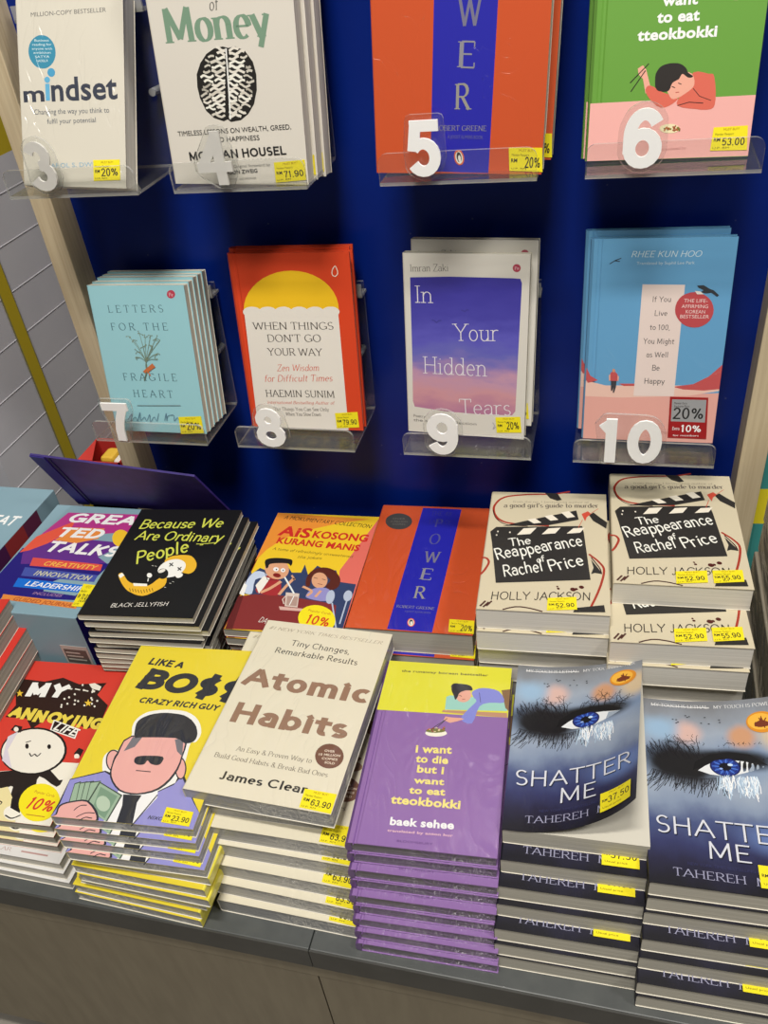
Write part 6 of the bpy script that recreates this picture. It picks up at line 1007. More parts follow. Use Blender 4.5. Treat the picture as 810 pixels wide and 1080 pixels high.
def stormy_eye():
    m, nt, b = new_mat('print_stormy_eye'); u, s = uv_nodes(m, nt)
    no = N(nt, 'ShaderNodeTexNoise'); no.inputs['Scale'].default_value = 3.2; no.inputs['Detail'].default_value = 7; nt.links.new(u.outputs[0], no.inputs['Vector'])
    n0 = math_node(nt, 'SUBTRACT', no.outputs['Fac'], .5)
    v = math_node(nt, 'ADD', s.outputs[1], math_node(nt, 'MULTIPLY', n0, .25))
    cr = ramp(nt, [(0, '#100f18'), (.10, '#1d1c36'), (.2, '#2c3058'), (.31, '#3f4a72'), (.40, '#77859c'), (.50, '#8b97a8'), (.66, '#6f83a0'), (.80, '#8e98a6'), (.92, '#7b8088'), (1, '#6e7074')])
    nt.links.new(v, cr.inputs[0])
    def blob(cu, cv, ru, rv, nz, hi, lo):
        a = math_node(nt, 'POWER', math_node(nt, 'ABSOLUTE', math_node(nt, 'DIVIDE', math_node(nt, 'SUBTRACT', s.outputs[0], cu), ru)), 2.)
        c = math_node(nt, 'POWER', math_node(nt, 'ABSOLUTE', math_node(nt, 'DIVIDE', math_node(nt, 'SUBTRACT', s.outputs[1], cv), rv)), 2.)
        d = math_node(nt, 'ADD', math_node(nt, 'SQRT', math_node(nt, 'ADD', a, c)), math_node(nt, 'MULTIPLY', n0, nz))
        mr = N(nt, 'ShaderNodeMapRange'); mr.interpolation_type = 'SMOOTHSTEP'
        for i, x in enumerate((hi, lo, 0, 1)): mr.inputs[1 + i].default_value = x
        nt.links.new(d, mr.inputs[0]); return mr.outputs[0]
    col = cr.outputs[0]
    for args, h in (((.33, .80, .13, .09, .9, 1.1, .3), '#c3a39a'), ((.70, .79, .12, .08, .9, 1.1, .3), '#b98a68'), ((.95, .80, .16, .12, .6, 1.1, .3), '#c2ad8c'), ((.12, .82, .18, .1, .6, 1.1, .2), '#8aa6c0'), ((.9, .27, .35, .10, .6, 1.1, .2), '#5a70a2'),
                    ((.27, .625, .34, .125, 1.1, 1.15, .45), '#0b0a0c'), ((.60, .655, .36, .07, .5, 1.1, .55), '#0c0b0d')):
        mx = N(nt, 'ShaderNodeMix', data_type='RGBA'); nt.links.new(blob(*args), mx.inputs[0]); nt.links.new(col, mx.inputs[6]); mx.inputs[7].default_value = (*[c * GAIN for c in lin(h)], 1); col = mx.outputs[2]
    nt.links.new(col, b.inputs['Base Color']); b.inputs['Roughness'].default_value = .42; return m
SPECIAL = {'watercolor': watercolor(), 'eye': stormy_eye()}
# ---------------------------------------------------------------- books
PAGE = page_mat('page_edges', '#b5b1a4', '#d6d2c5'); PAGE_DARK = page_mat('page_edges_grey', '#8f8c84', '#b6b2a8'); PAGE_WHITE = page_mat('page_edges_white', '#cfcbc0', '#e6e2d8')
PAGE_WRAP = page_mat('page_edges_under_wrap', '#85868a', '#b8b7b3', 1); PAGE_SMOKE = page_mat('page_edges_dark_under_wrap', '#57545a', '#858084', 1)
def profile(W, T, hard, nx, t=.0024):
    """cover seen from its foot: outer and inner line, from the fore edge of the front round the spine to the back"""
    if not hard:
        r = min(.0022, T * .3); t = .0005
        o = [(W - (W - r) * i / nx, T) for i in range(nx + 1)] + [(r - r * math.sin(k * math.pi / 8), T - r + r * math.cos(k * math.pi / 8)) for k in range(1, 5)]
        o += [(r - r * math.cos(k * math.pi / 8), r - r * math.sin(k * math.pi / 8)) for k in range(0, 5)] + [(W, 0)]
        q = r - t
        i_ = [(W - (W - r) * i / nx, T - t) for i in range(nx + 1)] + [(r - q * math.sin(k * math.pi / 8), T - r + q * math.cos(k * math.pi / 8)) for k in range(1, 5)]
        i_ += [(r - q * math.cos(k * math.pi / 8), r - q * math.sin(k * math.pi / 8)) for k in range(0, 5)] + [(W, t)]
        return o, i_, nx
    g = min(.0009, t * .6)
    o = [(W - (W - .010) * i / nx, T) for i in range(nx + 1)] + [(.0085, T - g), (.0065, T - g), (.005, T), (.0012, T - .0006)]
    o += [(-.0008 - .0016 * math.sin(math.pi * k / 6), T * (1 - k / 6)) for k in range(1, 6)] + [(.0012, .0006), (.005, 0), (.0065, g), (.0085, g), (.010, 0), (W, 0)]
    i_ = [(max(p[0], .0035) if p[0] < .01 else p[0], (T - t if p[1] > T * .72 else t if p[1] < T * .28 else p[1])) for p in o]
    return o, i_, nx + 4
def make_book(kind, W, L, T, front, art=(), hard=False, wrap=0, spine=None, back=None, pages=None, warp=None, front_mat=None, board=.0024):
    root = empty(kind); nx = 18 if warp else 1; ny = 14 if warp else 1
    m = M(); o, i_, nf = profile(W, T, hard, nx, board); n = len(o)
    fm = front_mat or paint(front, wrap); sm = paint(spine or front, wrap); bm_ = paint(back or spine or front, wrap)
    inn = paint('#d4cfc2') if not hard else fm
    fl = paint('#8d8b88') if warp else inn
    for j in range(n - 1):
        mat = fm if j < nf else (bm_ if j >= n - (2 if not hard else 5) else sm)
        for k in range(ny):
            ya, yb = L * k / ny, L * (k + 1) / ny
            m.add([(o[j][0], ya, o[j][1]), (o[j + 1][0], ya, o[j + 1][1]), (o[j + 1][0], yb, o[j + 1][1]), (o[j][0], yb, o[j][1])], [(0, 3, 2, 1)], mat)
            m.add([(i_[j][0], ya, i_[j][1]), (i_[j + 1][0], ya, i_[j + 1][1]), (i_[j + 1][0], yb, i_[j + 1][1]), (i_[j][0], yb, i_[j][1])], [(0, 1, 2, 3)], fl if j < nf else inn)
        for y, q in ((0, (0, 1, 2, 3)), (L, (3, 2, 1, 0))):
            m.add([(o[j][0], y, o[j][1]), (o[j + 1][0], y, o[j + 1][1]), (i_[j + 1][0], y, i_[j + 1][1]), (i_[j][0], y, i_[j][1])], [q], mat)
    for e in (0, n - 1):
        for k in range(ny):
            ya, yb = L * k / ny, L * (k + 1) / ny
            m.add([(o[e][0], ya, o[e][1]), (o[e][0], yb, o[e][1]), (i_[e][0], yb, i_[e][1]), (i_[e][0], ya, i_[e][1])], [(0, 1, 2, 3) if e == 0 else (3, 2, 1, 0)], fm if e == 0 else bm_)
    st = [a for a in art if a[0] == 'k']
    if warp: art = [('m', 'eye', [(0, 0), (1, 0), (1, 1), (0, 1)])] + list(art)
    zt = draw(Grid(m, W, L) if warp else m, [a for a in art if a[0] != 'k'], W, L, T + (2.5e-4 if warp else 1e-5), wrap)
    wf = (lambda x, y, z: warp(x, y, z) if z > T - .0007 else (x, y, z)) if warp else None
    m.build('cover', root, uv=(W, L), warp=wf)
    p = M(); pm = pages or PAGE
    if hard: q = board * 1.2; pts = [(W - q, T - board), (.004, T - board), (.003, T * .5), (.004, board), (W - q, board)]; y0, y1 = q, L - q
    else: pts = [(W - .0006, T - .00055)] + [(a + .00003, c) for a, c in i_[nf:-1]] + [(W - .0006, .00055)]; y0, y1 = .0008, L - .0008; pts = [(a, min(max(c, .00055), T - .00055)) for a, c in pts]
    p.prism([(a, y0, c) for a, c in pts], (0, y1 - y0, 0), pm); p.build('page_block', root)
    for k in st: add_sticker(root, k, W, L, T, warp, z=zt + 6e-5)
    return root
def add_sticker(root, k, W, L, T, warp=None, z=None):
    s = M(); z = T + .0008 if z is None else z; pts = [(u * W, v * L, z) for u, v in k[2]]
    if sum(p[0] * q[1] - q[0] * p[1] for p, q in zip(pts, pts[1:] + pts[:1])) < 0: pts.reverse()
    if warp: Grid(s, W, L).add([(p[0], p[1], z + .00018) for p in pts], [tuple(range(len(pts)))], paint(k[1])); draw(Grid(s, W, L), k[3], W, L, z + .0002, 0)
    else: s.prism(pts, (0, 0, .00018), paint(k[1]), paint(k[1])); draw(s, k[3], W, L, z + .0002, 0)
    o = s.build('price_sticker', root, warp=(lambda x, y, z: warp(x, y, z)) if warp else None); o['label'] = k[4] if len(k) > 4 and k[4] else 'yellow price sticker'
    return o
ORD = 'top second third fourth fifth sixth seventh eighth ninth tenth eleventh twelfth thirteenth fourteenth fifteenth sixteenth seventeenth eighteenth nineteenth twentieth'.split()
def place_flat(o, x, y, z, yaw, W, L, flip=False):
    if flip:
        c, s = math.cos(yaw), math.sin(yaw); x += W * c - L * s; y += W * s + L * c; yaw += math.pi
    o.location = (x, y, z + Z0); o.rotation_euler = (0, 0, yaw)
def stack(proto, n, T, ztop, x, y, yaw, W, L, offs, label_top, label_low, cat, group, flips=()):
    """n copies of one book, top one first; offs = (dx, dy, dyaw) of each below the top"""
    out = []
    for i in range(n):
        o = proto if i == 0 else copy_tree(proto)
        dx, dy, da = offs[i] if i < len(offs) else offs[-1]
        if i >= len(offs): dx += random.uniform(-.002, .002); dy += random.uniform(0, .002)
        place_flat(o, x + dx, y + dy, ztop - (i + 1) * T, yaw + da, W, L, i in flips)
        tag(o, label_top if i == 0 else label_low % ORD[i], cat, group); out.append(o)
    return out
def place_lean(o, x, y, z, yaw, ln, ro, T, k=0, dx=0, dz=0):
    e = Vector((math.cos(yaw), math.sin(yaw), 0)); n = Vector((-math.sin(yaw) * math.sin(ln), math.cos(yaw) * math.sin(ln), math.cos(ln)))
    e2 = math.cos(ro) * e + math.sin(ro) * n; n2 = -math.sin(ro) * e + math.cos(ro) * n; nn = e2.cross(n2)
    p = Vector((x, y, z + Z0)) - nn * (T * (k + 1)) + e2 * dx + n2 * dz
    o.matrix_world = Matrix(((e2.x, n2.x, nn.x, p.x), (e2.y, n2.y, nn.y, p.y), (e2.z, n2.z, nn.z, p.z), (0, 0, 0, 1)))
random.seed(11)
# ---------------------------------------------------------------- the place
BLUE = noise_mat('blue_lacquer', '#042072', '#05247c', nscale=9, rough=.35)
BLUE.node_tree.nodes['Principled BSDF'].inputs['Specular IOR Level'].default_value = .22
WOOD = noise_mat('pale_wood_laminate', '#bfad8d', '#cfbf9f', scale=(60, 60, 1.5), nscale=4, rough=.5)
TOP = noise_mat('dark_grey_laminate', '#4a4d4d', '#525554', nscale=40, rough=.42)
EDGE = noise_mat('black_grey_edge_band', '#3b3b38', '#434340', nscale=30, rough=.5)
PANEL = noise_mat('olive_brown_laminate', '#7d735f', '#877d68', scale=(12, 12, 2), nscale=5, rough=.5)
SEAM = paint('#1c1914'); DARK = paint('#14120f')
def structure(name, fn):
    m = M(); fn(m); o = m.build(name); o.location.z = Z0; o['kind'] = 'structure'; return o
YB = .905
def dust(m):
    nt = m.node_tree; b = nt.nodes['Principled BSDF']; old = b.inputs['Base Color'].links[0].from_socket
    tc = N(nt, 'ShaderNodeTexCoord'); vo = N(nt, 'ShaderNodeTexVoronoi'); vo.inputs['Scale'].default_value = 42; mr = N(nt, 'ShaderNodeMapRange')
    for i, x in enumerate((.03, .06, .35, 0)): mr.inputs[1 + i].default_value = x
    mx = N(nt, 'ShaderNodeMix', data_type='RGBA'); mx.inputs[7].default_value = (.16, .18, .28, 1)
    nt.links.new(tc.outputs['Object'], vo.inputs['Vector']); nt.links.new(vo.outputs['Distance'], mr.inputs[0]); nt.links.new(mr.outputs[0], mx.inputs[0]); nt.links.new(old, mx.inputs[6]); nt.links.new(mx.outputs[2], b.inputs['Base Color'])
dust(BLUE)
structure('wall_back', lambda m: m.box(-.645, YB, -.02, .170, YB + .02, 1.6, BLUE))
structure('trim_1', lambda m: m.box(-.661, .868, 0, -.633, .93, 1.6, WOOD, .001))
structure('trim_2', lambda m: m.box(.1565, .868, 0, .1845, .93, 1.6, WOOD, .001))
structure('floor', lambda m: m.box(-3, -2, -Z0 - .02, 3, 3, -Z0, noise_mat('grey_floor_tile', '#8d887f', '#a09a90', nscale=8)))
SIDE = noise_mat('grey_lilac_boarding', '#b4b2b8', '#bdbbbf', scale=(1, 1, 1), nscale=5, rough=.6)
YEL = paint('#b39d1c', gain=1.0)
def side_wall(m):
    m.box(-.93, .90, -Z0, -.90, 3, .551, SIDE); m.box(-.93, .90, .551, -.90, 3, 1.9, YEL)
    m.box(-.9, 1.037, -Z0, -.8985, 1.062, .551, YEL)
    for i in range(15): m.box(-.9, .90, -.42 + i * .066, -.8993, 3, -.4190 + i * .066, paint('#c6c4c9'))
    for y in (1.0355, 1.062): m.box(-.9, y, -Z0, -.8984, y + .0015, .551, paint('#6f6a48'))
structure('wall_left', side_wall)
def counter(x0, x1, label):
    root = empty('display_counter', ((x0 + x1) / 2, .6, 0)); cx, cy = (x0 + x1) / 2, .6
    def part(nm, fn, lab=None):
        m = M(); fn(m); o = m.build(nm, root); o.location = (-cx, -cy, Z0)
        if lab: o['label'] = lab
    def top(m):
        m.box(x0 + .0004, .3478, -.033, x1 - .0004, 1.0, 0, TOP, .0012)
    part('counter_top', top)
    part('edge_band', lambda m: m.box(x0 + .0004, .346, -.0335, x1 - .0004, .3478, -.0005, EDGE), 'dark edge band')
    part('fascia_strip', lambda m: m.box(x0, .349, -.0595, x1, .365, -.034, PANEL))
    def doors(m): m.box(x0 + .0008, .3495, -.40, x1 - .0008, .366, -.061, PANEL)
    part('front_panel', doors)
    part('carcass', lambda m: (m.box(x0, .367, -.40, x1, .98, -.0335, DARK), m.box(x0, .3560, -.0612, x1, .367, -.0594, SEAM)))
    part('plinth', lambda m: m.box(x0, .40, -Z0, x1, .97, -.40, DARK))
    tag(root, label, 'counter', 'display counters')
counter(-1.55, -.247, 'dark topped brown display counter left of the joint under the cream books')
counter(-.247, 1.2, 'dark topped brown display counter under the purple and blue eye books')
# ---------------------------------------------------------------- stacks on the counter
P = dict(purple=(-.200, .386, .056, .140, .135, .219), shatter=(-.064, .416, .033, .150, .126, .193), atomic=(-.3675, .4045, -.022, .155, .1508, .229), boss=(-.4917, .3627, .074, .140, .1463, .2246),
         annoy=(-.680, .3776, .06, .075, .148, .220), ted=(-.756, .607, .015, .150, .152, .218), black=(-.584, .593, .087, .175, .1447, .2035), ais=(-.4225, .631, .037, .135, .1455, .226),
         powert=(-.275, .648, .043, .140, .149, .235), rachel=(-.114, .615, .051, .221, .134, .203), rachel2=(.0205, .661, .044, .230, .135, .194), shatter2=(.0605, .392, .03, .145, .126, .19))
def pz(k): x, y, a, z, W, L = P[k]; return dict(ztop=z, x=x, y=y, yaw=a, W=W, L=L)
mm = lambda *l: [(a / 1000, b / 1000, c) for a, b, c in l]
# purple hardbacks
x, y, a, z, W, L = P['purple']
pb = make_book('hardback_book', W, L, z / 9, '#84609c', ART['purple'], hard=True, wrap=1, spine='#5d3a78', pages=PAGE_SMOKE, board=.0011)
stack(pb, 9, z / 9, offs=mm((0, 0, 0), (0, -1, -.004), (1, -8, -.01), (1, -9, -.01), (0, -16, -.014), (2, -17, -.02), (1, -22, -.02), (2, -26, -.03), (2, -30, -.03)), **pz('purple'),
      label_top='purple hardback with yellow upper band and woman lying in bed, topmost of its stack', label_low='purple hardback at the counter front, %s from the top of its stack', cat='book', group='purple hardbacks at the counter front')
# cream paperbacks
x, y, a, z, W, L = P['atomic']
pb = make_book('paperback_book', W, L, z / 7, '#d3ccb6', ART['atomic'], wrap=1.6, pages=PAGE_WRAP)
stack(pb, 7, z / 7, offs=mm((0, 0, 0), (-18, 3.5, .039), (14, -9, .03), (14.5, -13, .02), (14.5, -22, .01), (17, -29, 0), (19, -36, .01)), **pz('atomic'),
      label_top='cream paperback in wrinkled shrink wrap with large brown two-line title, topmost of its stack', label_low='wrapped cream paperback in the counter front stack, %s from the top', cat='book', group='cream paperbacks at the counter front')
# yellow comics; the lower six lie turned round
x, y, a, z, W, L = P['boss']
pb = make_book('paperback_book', W, L, z / 10, '#d8c428', ART['boss'], wrap=1, pages=PAGE_WRAP, spine='#e6d440')
stack(pb, 10, z / 10, offs=mm((0, 0, 0), (1, -4, -.01), (3, -7, -.02), (7, -11, -.03), (8, -5, -.07), (2, -9, -.08), (4, -10, -.09), (-4, -6, -.1), (-12, -9, -.1), (-14, -10, -.105)), flips=(4, 5, 6, 7, 8, 9), **pz('boss'),
      label_top='yellow comic book with man in sunglasses holding banknotes, topmost of its stack', label_low='yellow comic with lilac suit picture, %s from the top of its stack', cat='book', group='yellow comic books')
# red comics over white ones
x, y, a, z, W, L = P['annoy']
pb = make_book('paperback_book', W, L, .0125, '#c33a2e', ART['annoy'], pages=PAGE_DARK)
stack(pb, 3, .0125, offs=mm((0, 0, 0), (2, -2, -.02), (3, -3, -.03)), **pz('annoy'),
      label_top='red comic book with round white cartoon face and ten percent sticker, topmost of its stack', label_low='red comic book with grey page edges at far left, %s from the top', cat='book', group='red comic books at the far left')
wb = make_book('paperback_book', W, L, .0125, '#d3d2d0', [('t', 'POPULAR', 'serif', '#b08a86', .30, .022, .58, .022, .018), ('s', '#b08a86', .012, [(.66, .03), (.88, .03)])], pages=PAGE_WHITE, wrap=1)
for i, (dx, dy, da) in enumerate(mm((8, -12, -.05), (10, -14, -.06), (14, -16, -.065))):
    o = wb if i == 0 else copy_tree(wb)
    place_flat(o, x + dx, y + dy, .0375 - (i + 1) * .0125, a + da, W, L); tag(o, 'white covered book at far left lying ' + ('directly under the red comics', 'between two other white books', 'on the counter, lowest of three')[i], 'book', 'white books under the red comics')
# blue eye novels, the first with a lifting cover
x, y, a, z, W, L = P['shatter']; T = z / 7
rnd = random.Random(3); EYE = []
def twig(u, v, ang, ln, w, dep):
    if dep == 0 or ln < .012: return
    pts = [(u, v)]; q = ang
    for k in range(3): q += rnd.uniform(-.45, .45); u += math.cos(q) * ln / 3; v += math.sin(q) * ln / 3 * .64; pts.append((u, v))
    if .03 < u < .97 and v < .9: EYE.append(('s', '#131015', w, pts))
    for s in (-1, 1): twig(u, v, q + s * rnd.uniform(.3, .9), ln * rnd.uniform(.55, .8), w * .7, dep - 1)
for i in range(13): twig(.22 + i * .055, .67 + .02 * math.sin(i), 1.57 + rnd.uniform(-.7, .7), rnd.uniform(.06, .10), .008, 4)
for i in range(90):
    u = .06 + i * .0062; v = .575 - .03 * math.sin(i * .035); ln = rnd.uniform(.03, .11); dx = rnd.uniform(-.06, .015) - .04 * (u < .2)
    EYE.append(('s', '#151216', .0042, [(u, v), (u + dx * .3, v - ln * .5), (u + dx, v - ln)]))
for i in range(60):
    u = .05 + i * .006; v = .67 + rnd.uniform(-.03, .02); EYE.append(('s', '#151216', .004, [(u, v), (u - .02, v + rnd.uniform(.01, .04)), (u - rnd.uniform(.02, .06), v + rnd.uniform(.03, .07))]))
EYE.append(('p', '#cfd2d4', [(.375, .588), (.43, .618), (.50, .645), (.60, .658), (.70, .652), (.78, .638), (.835, .628), (.78, .612), (.70, .592), (.62, .574), (.54, .568), (.46, .570)]))
EYE.append(('p', '#8e9aa8', [(.74, .64), (.835, .628), (.78, .612), (.72, .598)]))
ell = lambda cu, cv, ru, rv, n=26: [(cu + ru * math.cos(6.2832 * k / n), cv + rv * math.sin(6.2832 * k / n)) for k in range(n)]
for r, h in ((1, '#10164a'), (.9, '#1c2f7c'), (.7, '#27489c'), (.5, '#1f3688')): EYE.append(('p', h, ell(.565, .618, .105 * r, .052 * r)))
for k in range(22):
    t = 6.2832 * k / 22; EYE.append(('s', '#4a72c4' if k % 2 else '#16225e', .006, [(.565 + .04 * math.cos(t), .618 + .02 * math.sin(t)), (.565 + .088 * math.cos(t), .618 + .044 * math.sin(t))]))
EYE += [('p', '#07070f', ell(.565, .618, .042, .021)), ('p', '#b9cdf0', ell(.60, .630, .018, .007)), ('p', '#88a4dc', ell(.535, .606, .012, .005)),
        ('p', '#0c0b0d', [(.34, .585), (.42, .622), (.50, .650), (.60, .664), (.72, .658), (.86, .632), (.74, .69), (.60, .70), (.46, .68), (.36, .635)])]
for i in range(70):
    u = .50 + rnd.random() * .27; v = .575 - rnd.random() * .02; EYE.append(('s', ['#c4d2de', '#9fb4c8', '#e2e8ec'][i % 3], .006, [(u, v), (u + rnd.uniform(-.02, .02), v - rnd.uniform(.01, .05)), (u + rnd.uniform(-.03, .03), v - rnd.uniform(.05, .12))]))
for i in range(12): EYE.append(('p', '#2a2a30', ell(.22 + rnd.random() * .4, .855 + rnd.random() * .05, .008, .003, 6)))
EYE += [('p', '#c9821f', ell(.85, .865, .105, .058)), ('p', '#dca63a', ell(.842, .868, .085, .045)), ('p', '#6a2c14', [(.80, .842), (.84, .836), (.90, .842), (.91, .858), (.86, .875), (.85, .90), (.84, .875), (.80, .86)])]
for k in range(7): EYE.append(('s', '#6a2c14', .008, [(.855, .855), (.855 + .05 * math.cos(k), .86 + .03 * math.sin(k))]))
EYE += [('t', 'MY TOUCH IS LETHAL.', 'serif', '#dcdcdc', .07, .952, .50, .952, .019), ('s', '#dcdcdc', .006, [(.07, .958), (.50, .958)]), ('t', 'MY TOUCH IS POWER.', 'serif', '#dcdcdc', .53, .952, .95, .952, .019)]
for dx, dy, h in ((.006, -.004, '#16161f'), (0, 0, '#c6c8d0')):
    EYE += [('t', 'SHATTER', 'geo9', h, .065 + dx, .238 + dy, .935 + dx, .238 + dy, .088), ('t', 'ME', 'geo9', h, .395 + dx, .140 + dy, .655 + dx, .140 + dy, .082)]
EYE += [('t', 'NEW YORK TIMES BESTSELLING AUTHOR', 'sans', '#32345a', .25, .098, .80, .098, .014), ('t', 'TAHEREH  MAFI', 'serif', '#8f8fa8', .155, .042, .90, .042, .036)]
EYEST = ('k', '#f0d21e', [(.69, .137), (.94, .137), (.94, .035), (.69, .035)], [('t', 'MUST BUY!', 'sans', '#8a5a10', .76, .122, .88, .122, .009), ('t', 'RM', 'bold', '#2a2620', .705, .085, .745, .085, .014), ('t', '37.50', 'geo13', '#2a2620', .75, .072, .925, .072, .036), ('t', 'Usual price', 'sans', '#4a3a10', .71, .05, .86, .05, .009)], None)
def curl(x, y, z, W=W, L=L, T=T):
    u, v = x / W, y / L; s = max(0, u - .12) / .88; h = s ** 1.9 * (.064 - .038 * v)
    return (x - .017 * s ** 3 * (1 - .88 * v), y + .003 * s * (1 - v), z + h)
top = make_book('paperback_book', W, L, T, '#20233f', EYE + [EYEST], warp=curl, front_mat=SPECIAL['eye'], spine='#15141f', pages=PAGE)
place_flat(top, x, y, z - T, a, W, L); tag(top, 'blue eye novel with its front cover curling up, topmost of its stack', 'book', 'eye novels in the middle front stack')
flat_eye = make_book('paperback_book', W, L, T, '#20233f', EYE + [EYEST], front_mat=SPECIAL['eye'], spine='#15141f', pages=PAGE)
for i, (dx, dy, da) in enumerate(mm((0, -16, 0), (-2, -29, -.006), (-2, -34, -.01), (-3, -46, -.012), (-3, -49, -.015), (-1, -50, -.016))):
    o = flat_eye if i == 0 else copy_tree(flat_eye); place_flat(o, x + dx, y + dy, z - T * (i + 2), a + da, W, L)
    tag(o, 'blue eye novel under the curled cover, %s from the top of its stack' % ORD[i + 1], 'book', 'eye novels in the middle front stack')
x, y, a, z, W, L = P['shatter2']; L = .195; T = z / 7
def curl2(x, y, z, W=W, L=L, T=T):
    u, v = x / W, y / L; s = max(0, u - .2) / .8; return (x, y, z + s ** 2 * .022 * v ** 2)
top = make_book('paperback_book', W, L, T, '#20233f', EYE + [EYEST], warp=curl2, front_mat=SPECIAL['eye'], spine='#15141f', pages=PAGE)
place_flat(top, x, y, z - T, a, W, L); tag(top, 'blue eye novel at the right edge of the photo, topmost of its stack', 'book', 'eye novels in the right front stack')
for i, (dx, dy, da) in enumerate(mm((0, -2, 0), (-1, -4, 0), (-1, -17, -.005), (-2, -23, -.008), (-2, -35, -.01), (-1, -37, -.012))):
    o = copy_tree(flat_eye); place_flat(o, x + dx, y + dy, z - T * (i + 2), a + da, W, L); o.scale.z = T / (.150 / 7)
    tag(o, 'blue eye novel in the stack at the right edge, %s from the top' % ORD[i + 1], 'book', 'eye novels in the right front stack')
# second row
x, y, a, z, W, L = P['black']
pb = make_book('paperback_book', W, L, z / 20, '#131316', ART['black'], pages=PAGE, spine='#1a1a1c')
stack(pb, 20, z / 20, offs=mm((0, 0, 0), (7, -2, -.012), (15, 2, -.02), (6, -1, 0), (4, -3, -.02), (10, -1, .01), (5, -2, -.03), (5, -3, -.02), (6, -3, 0), (5, -2, -.01), (3, 0, 0), (3, 2, 0)), **pz('black'),
      label_top='black paperback with yellow handwritten title and blond cartoon man, topmost of its stack', label_low='thin black paperback in the tall black stack, %s from the top', cat='book', group='black paperbacks')
x, y, a, z, W, L = P['ais']
pb = make_book('paperback_book', W, L, z / 11, '#e2bd2a', ART['ais'], pages=PAGE_DARK, spine='#7a2426')
stack(pb, 11, z / 11, offs=mm((0, 0, 0), (1, -2, 0), (1, 2, .01), (2, -2, 0), (1, 1, 0), (1, 2, 0)), **pz('ais'),
      label_top='yellow comic book with couple sharing an iced drink, topmost of its stack', label_low='comic book under the couple with iced drink, %s from the top of its stack', cat='book', group='iced drink comic books')
x, y, a, z, W, L = P['powert']
pb = make_book('paperback_book', W, L, z / 4, '#c44a14', ART['powert'], pages=PAGE, wrap=1)
stack(pb, 4, z / 4, offs=mm((0, 0, 0), (1, -5, 0), (0, 1, 0), (1, 2, 0)), **pz('powert'),
      label_top='orange paperback with vertical blue band lying face up, topmost of its counter stack', label_low='orange paperback with blue band on the counter, %s from the top of its stack', cat='book', group='orange and blue paperbacks on the counter')
x, y, a, z, W, L = P['rachel']; T = z / 8
pb = make_book('paperback_book', W, L, T, '#c2b89e', ART['rachel'], pages=PAGE_WHITE)
s1 = stack(pb, 8, T, offs=mm((0, 0, 0), (0, -4, 0), (0, 2, 0), (0, 3, 0), (0, 4, 0)), **pz('rachel'),
      label_top='beige clapperboard thriller with one price sticker, top of the left of two stacks', label_low='beige clapperboard thriller in the left of two stacks, %s from the top', cat='book', group='clapperboard thrillers in the left stack')
x, y, a, z, W, L = P['rachel2']; T2 = z / 8
for i, (dx, dy, da) in enumerate(mm((0, 0, 0), (0, -55, .02), (-1, -58, .01), (0, -52, .02), (0, -46, 0), (0, -46, 0), (0, -46, 0), (0, -46, 0))):
    o = copy_tree(pb); place_flat(o, x + dx, y + dy, z - T2 * (i + 1), a + da, W, L); o.scale = (W / .134, L / .203, T2 / T)
    for c in [c for c in o.children if c.name.startswith('price_sticker')]: bpy.data.objects.remove(c)
    for q in ART['rachel2']: add_sticker(o, q, .134, .203, T)
    tag(o, 'beige clapperboard thriller with two price stickers, top of the right of two stacks' if i == 0 else 'beige clapperboard thriller in the right of two stacks, %s from the top' % ORD[i], 'book', 'clapperboard thrillers in the right stack')
# boxed sets at the left
HTXT = [('t', 'GREAT', 'geo20i', '#dfe2e2', .45, .60, .93, .60, .10), ('t', 'TED', 'geo20i', '#dfe2e2', .45, .45, .72, .45, .10), ('t', 'TALKS', 'geo20i', '#dfe2e2', .36, .30, .84, .30, .10)]
def book_box(label, x, y, a, z, W, L, H, art):
    r = empty('book_box_set'); m = M(); m.box(0, 0, 0, W, L, H, paint('#7b98a5'), .0012)
    draw(m, [q for q in art if q[0] != 'k'], W, L, H + 1e-5, 0)
    zz = H; e = W + 2e-5      # the stripes run on down the right side
    for v0, v1, c in ((.62, .78, '#5a2440'), (.42, .62, '#8f2f30'), (.24, .42, '#4a1c48'), (-.0, .24, '#1b1260')):
        m.add([(e, v0 * L, .002), (e, v1 * L, .002), (e, v1 * L, H - .001), (e, v0 * L, H - .001)], [(0, 1, 2, 3)], paint(c))
    m.add([(.004, -2e-5, H * .36), (W - .004, -2e-5, H * .36), (W - .004, -2e-5, H * .375), (.004, -2e-5, H * .375)], [(0, 1, 2, 3)], paint('#93adb6'))
    m.build('box', r, uv=(W, L))
    for q in art:
        if q[0] == 'k': add_sticker(r, q, W, L, H, z=H + .0011)
    s = M(); lx0, lx1, z0, z1 = W * .73, W * .98, H * .44, H * .66
    s.box(lx0, -.0006, z0, lx1, -.00005, z1, paint('#a9a59f')); s.box(lx0 + .003, -.0009, z0 + .003, lx1 - .003, -.0006, z1 - .006, paint('#55504c'))
    for k in range(3): s.box(lx0 + .005, -.0011, z0 + .008 + k * .006, lx1 - .007 - k * .003, -.0009, z0 + .010 + k * .006, paint('#a8a29a'))
    o = s.build('barcode_label', r); o['label'] = 'small wrapped barcode label'
    place_flat(r, x, y, z - H, a, W, L); tag(r, label, 'box set', 'talks box sets'); return r
x, y, a, z, W, L = P['ted']
book_box('teal box set with purple and red stripes beside the black paperbacks', x, y, a, z, W, L, .15, ART['ted'])
book_box('teal box set cut off by the left edge of the photo', -.941, .637, 0, .150, .155, .222, .15, HTXT)
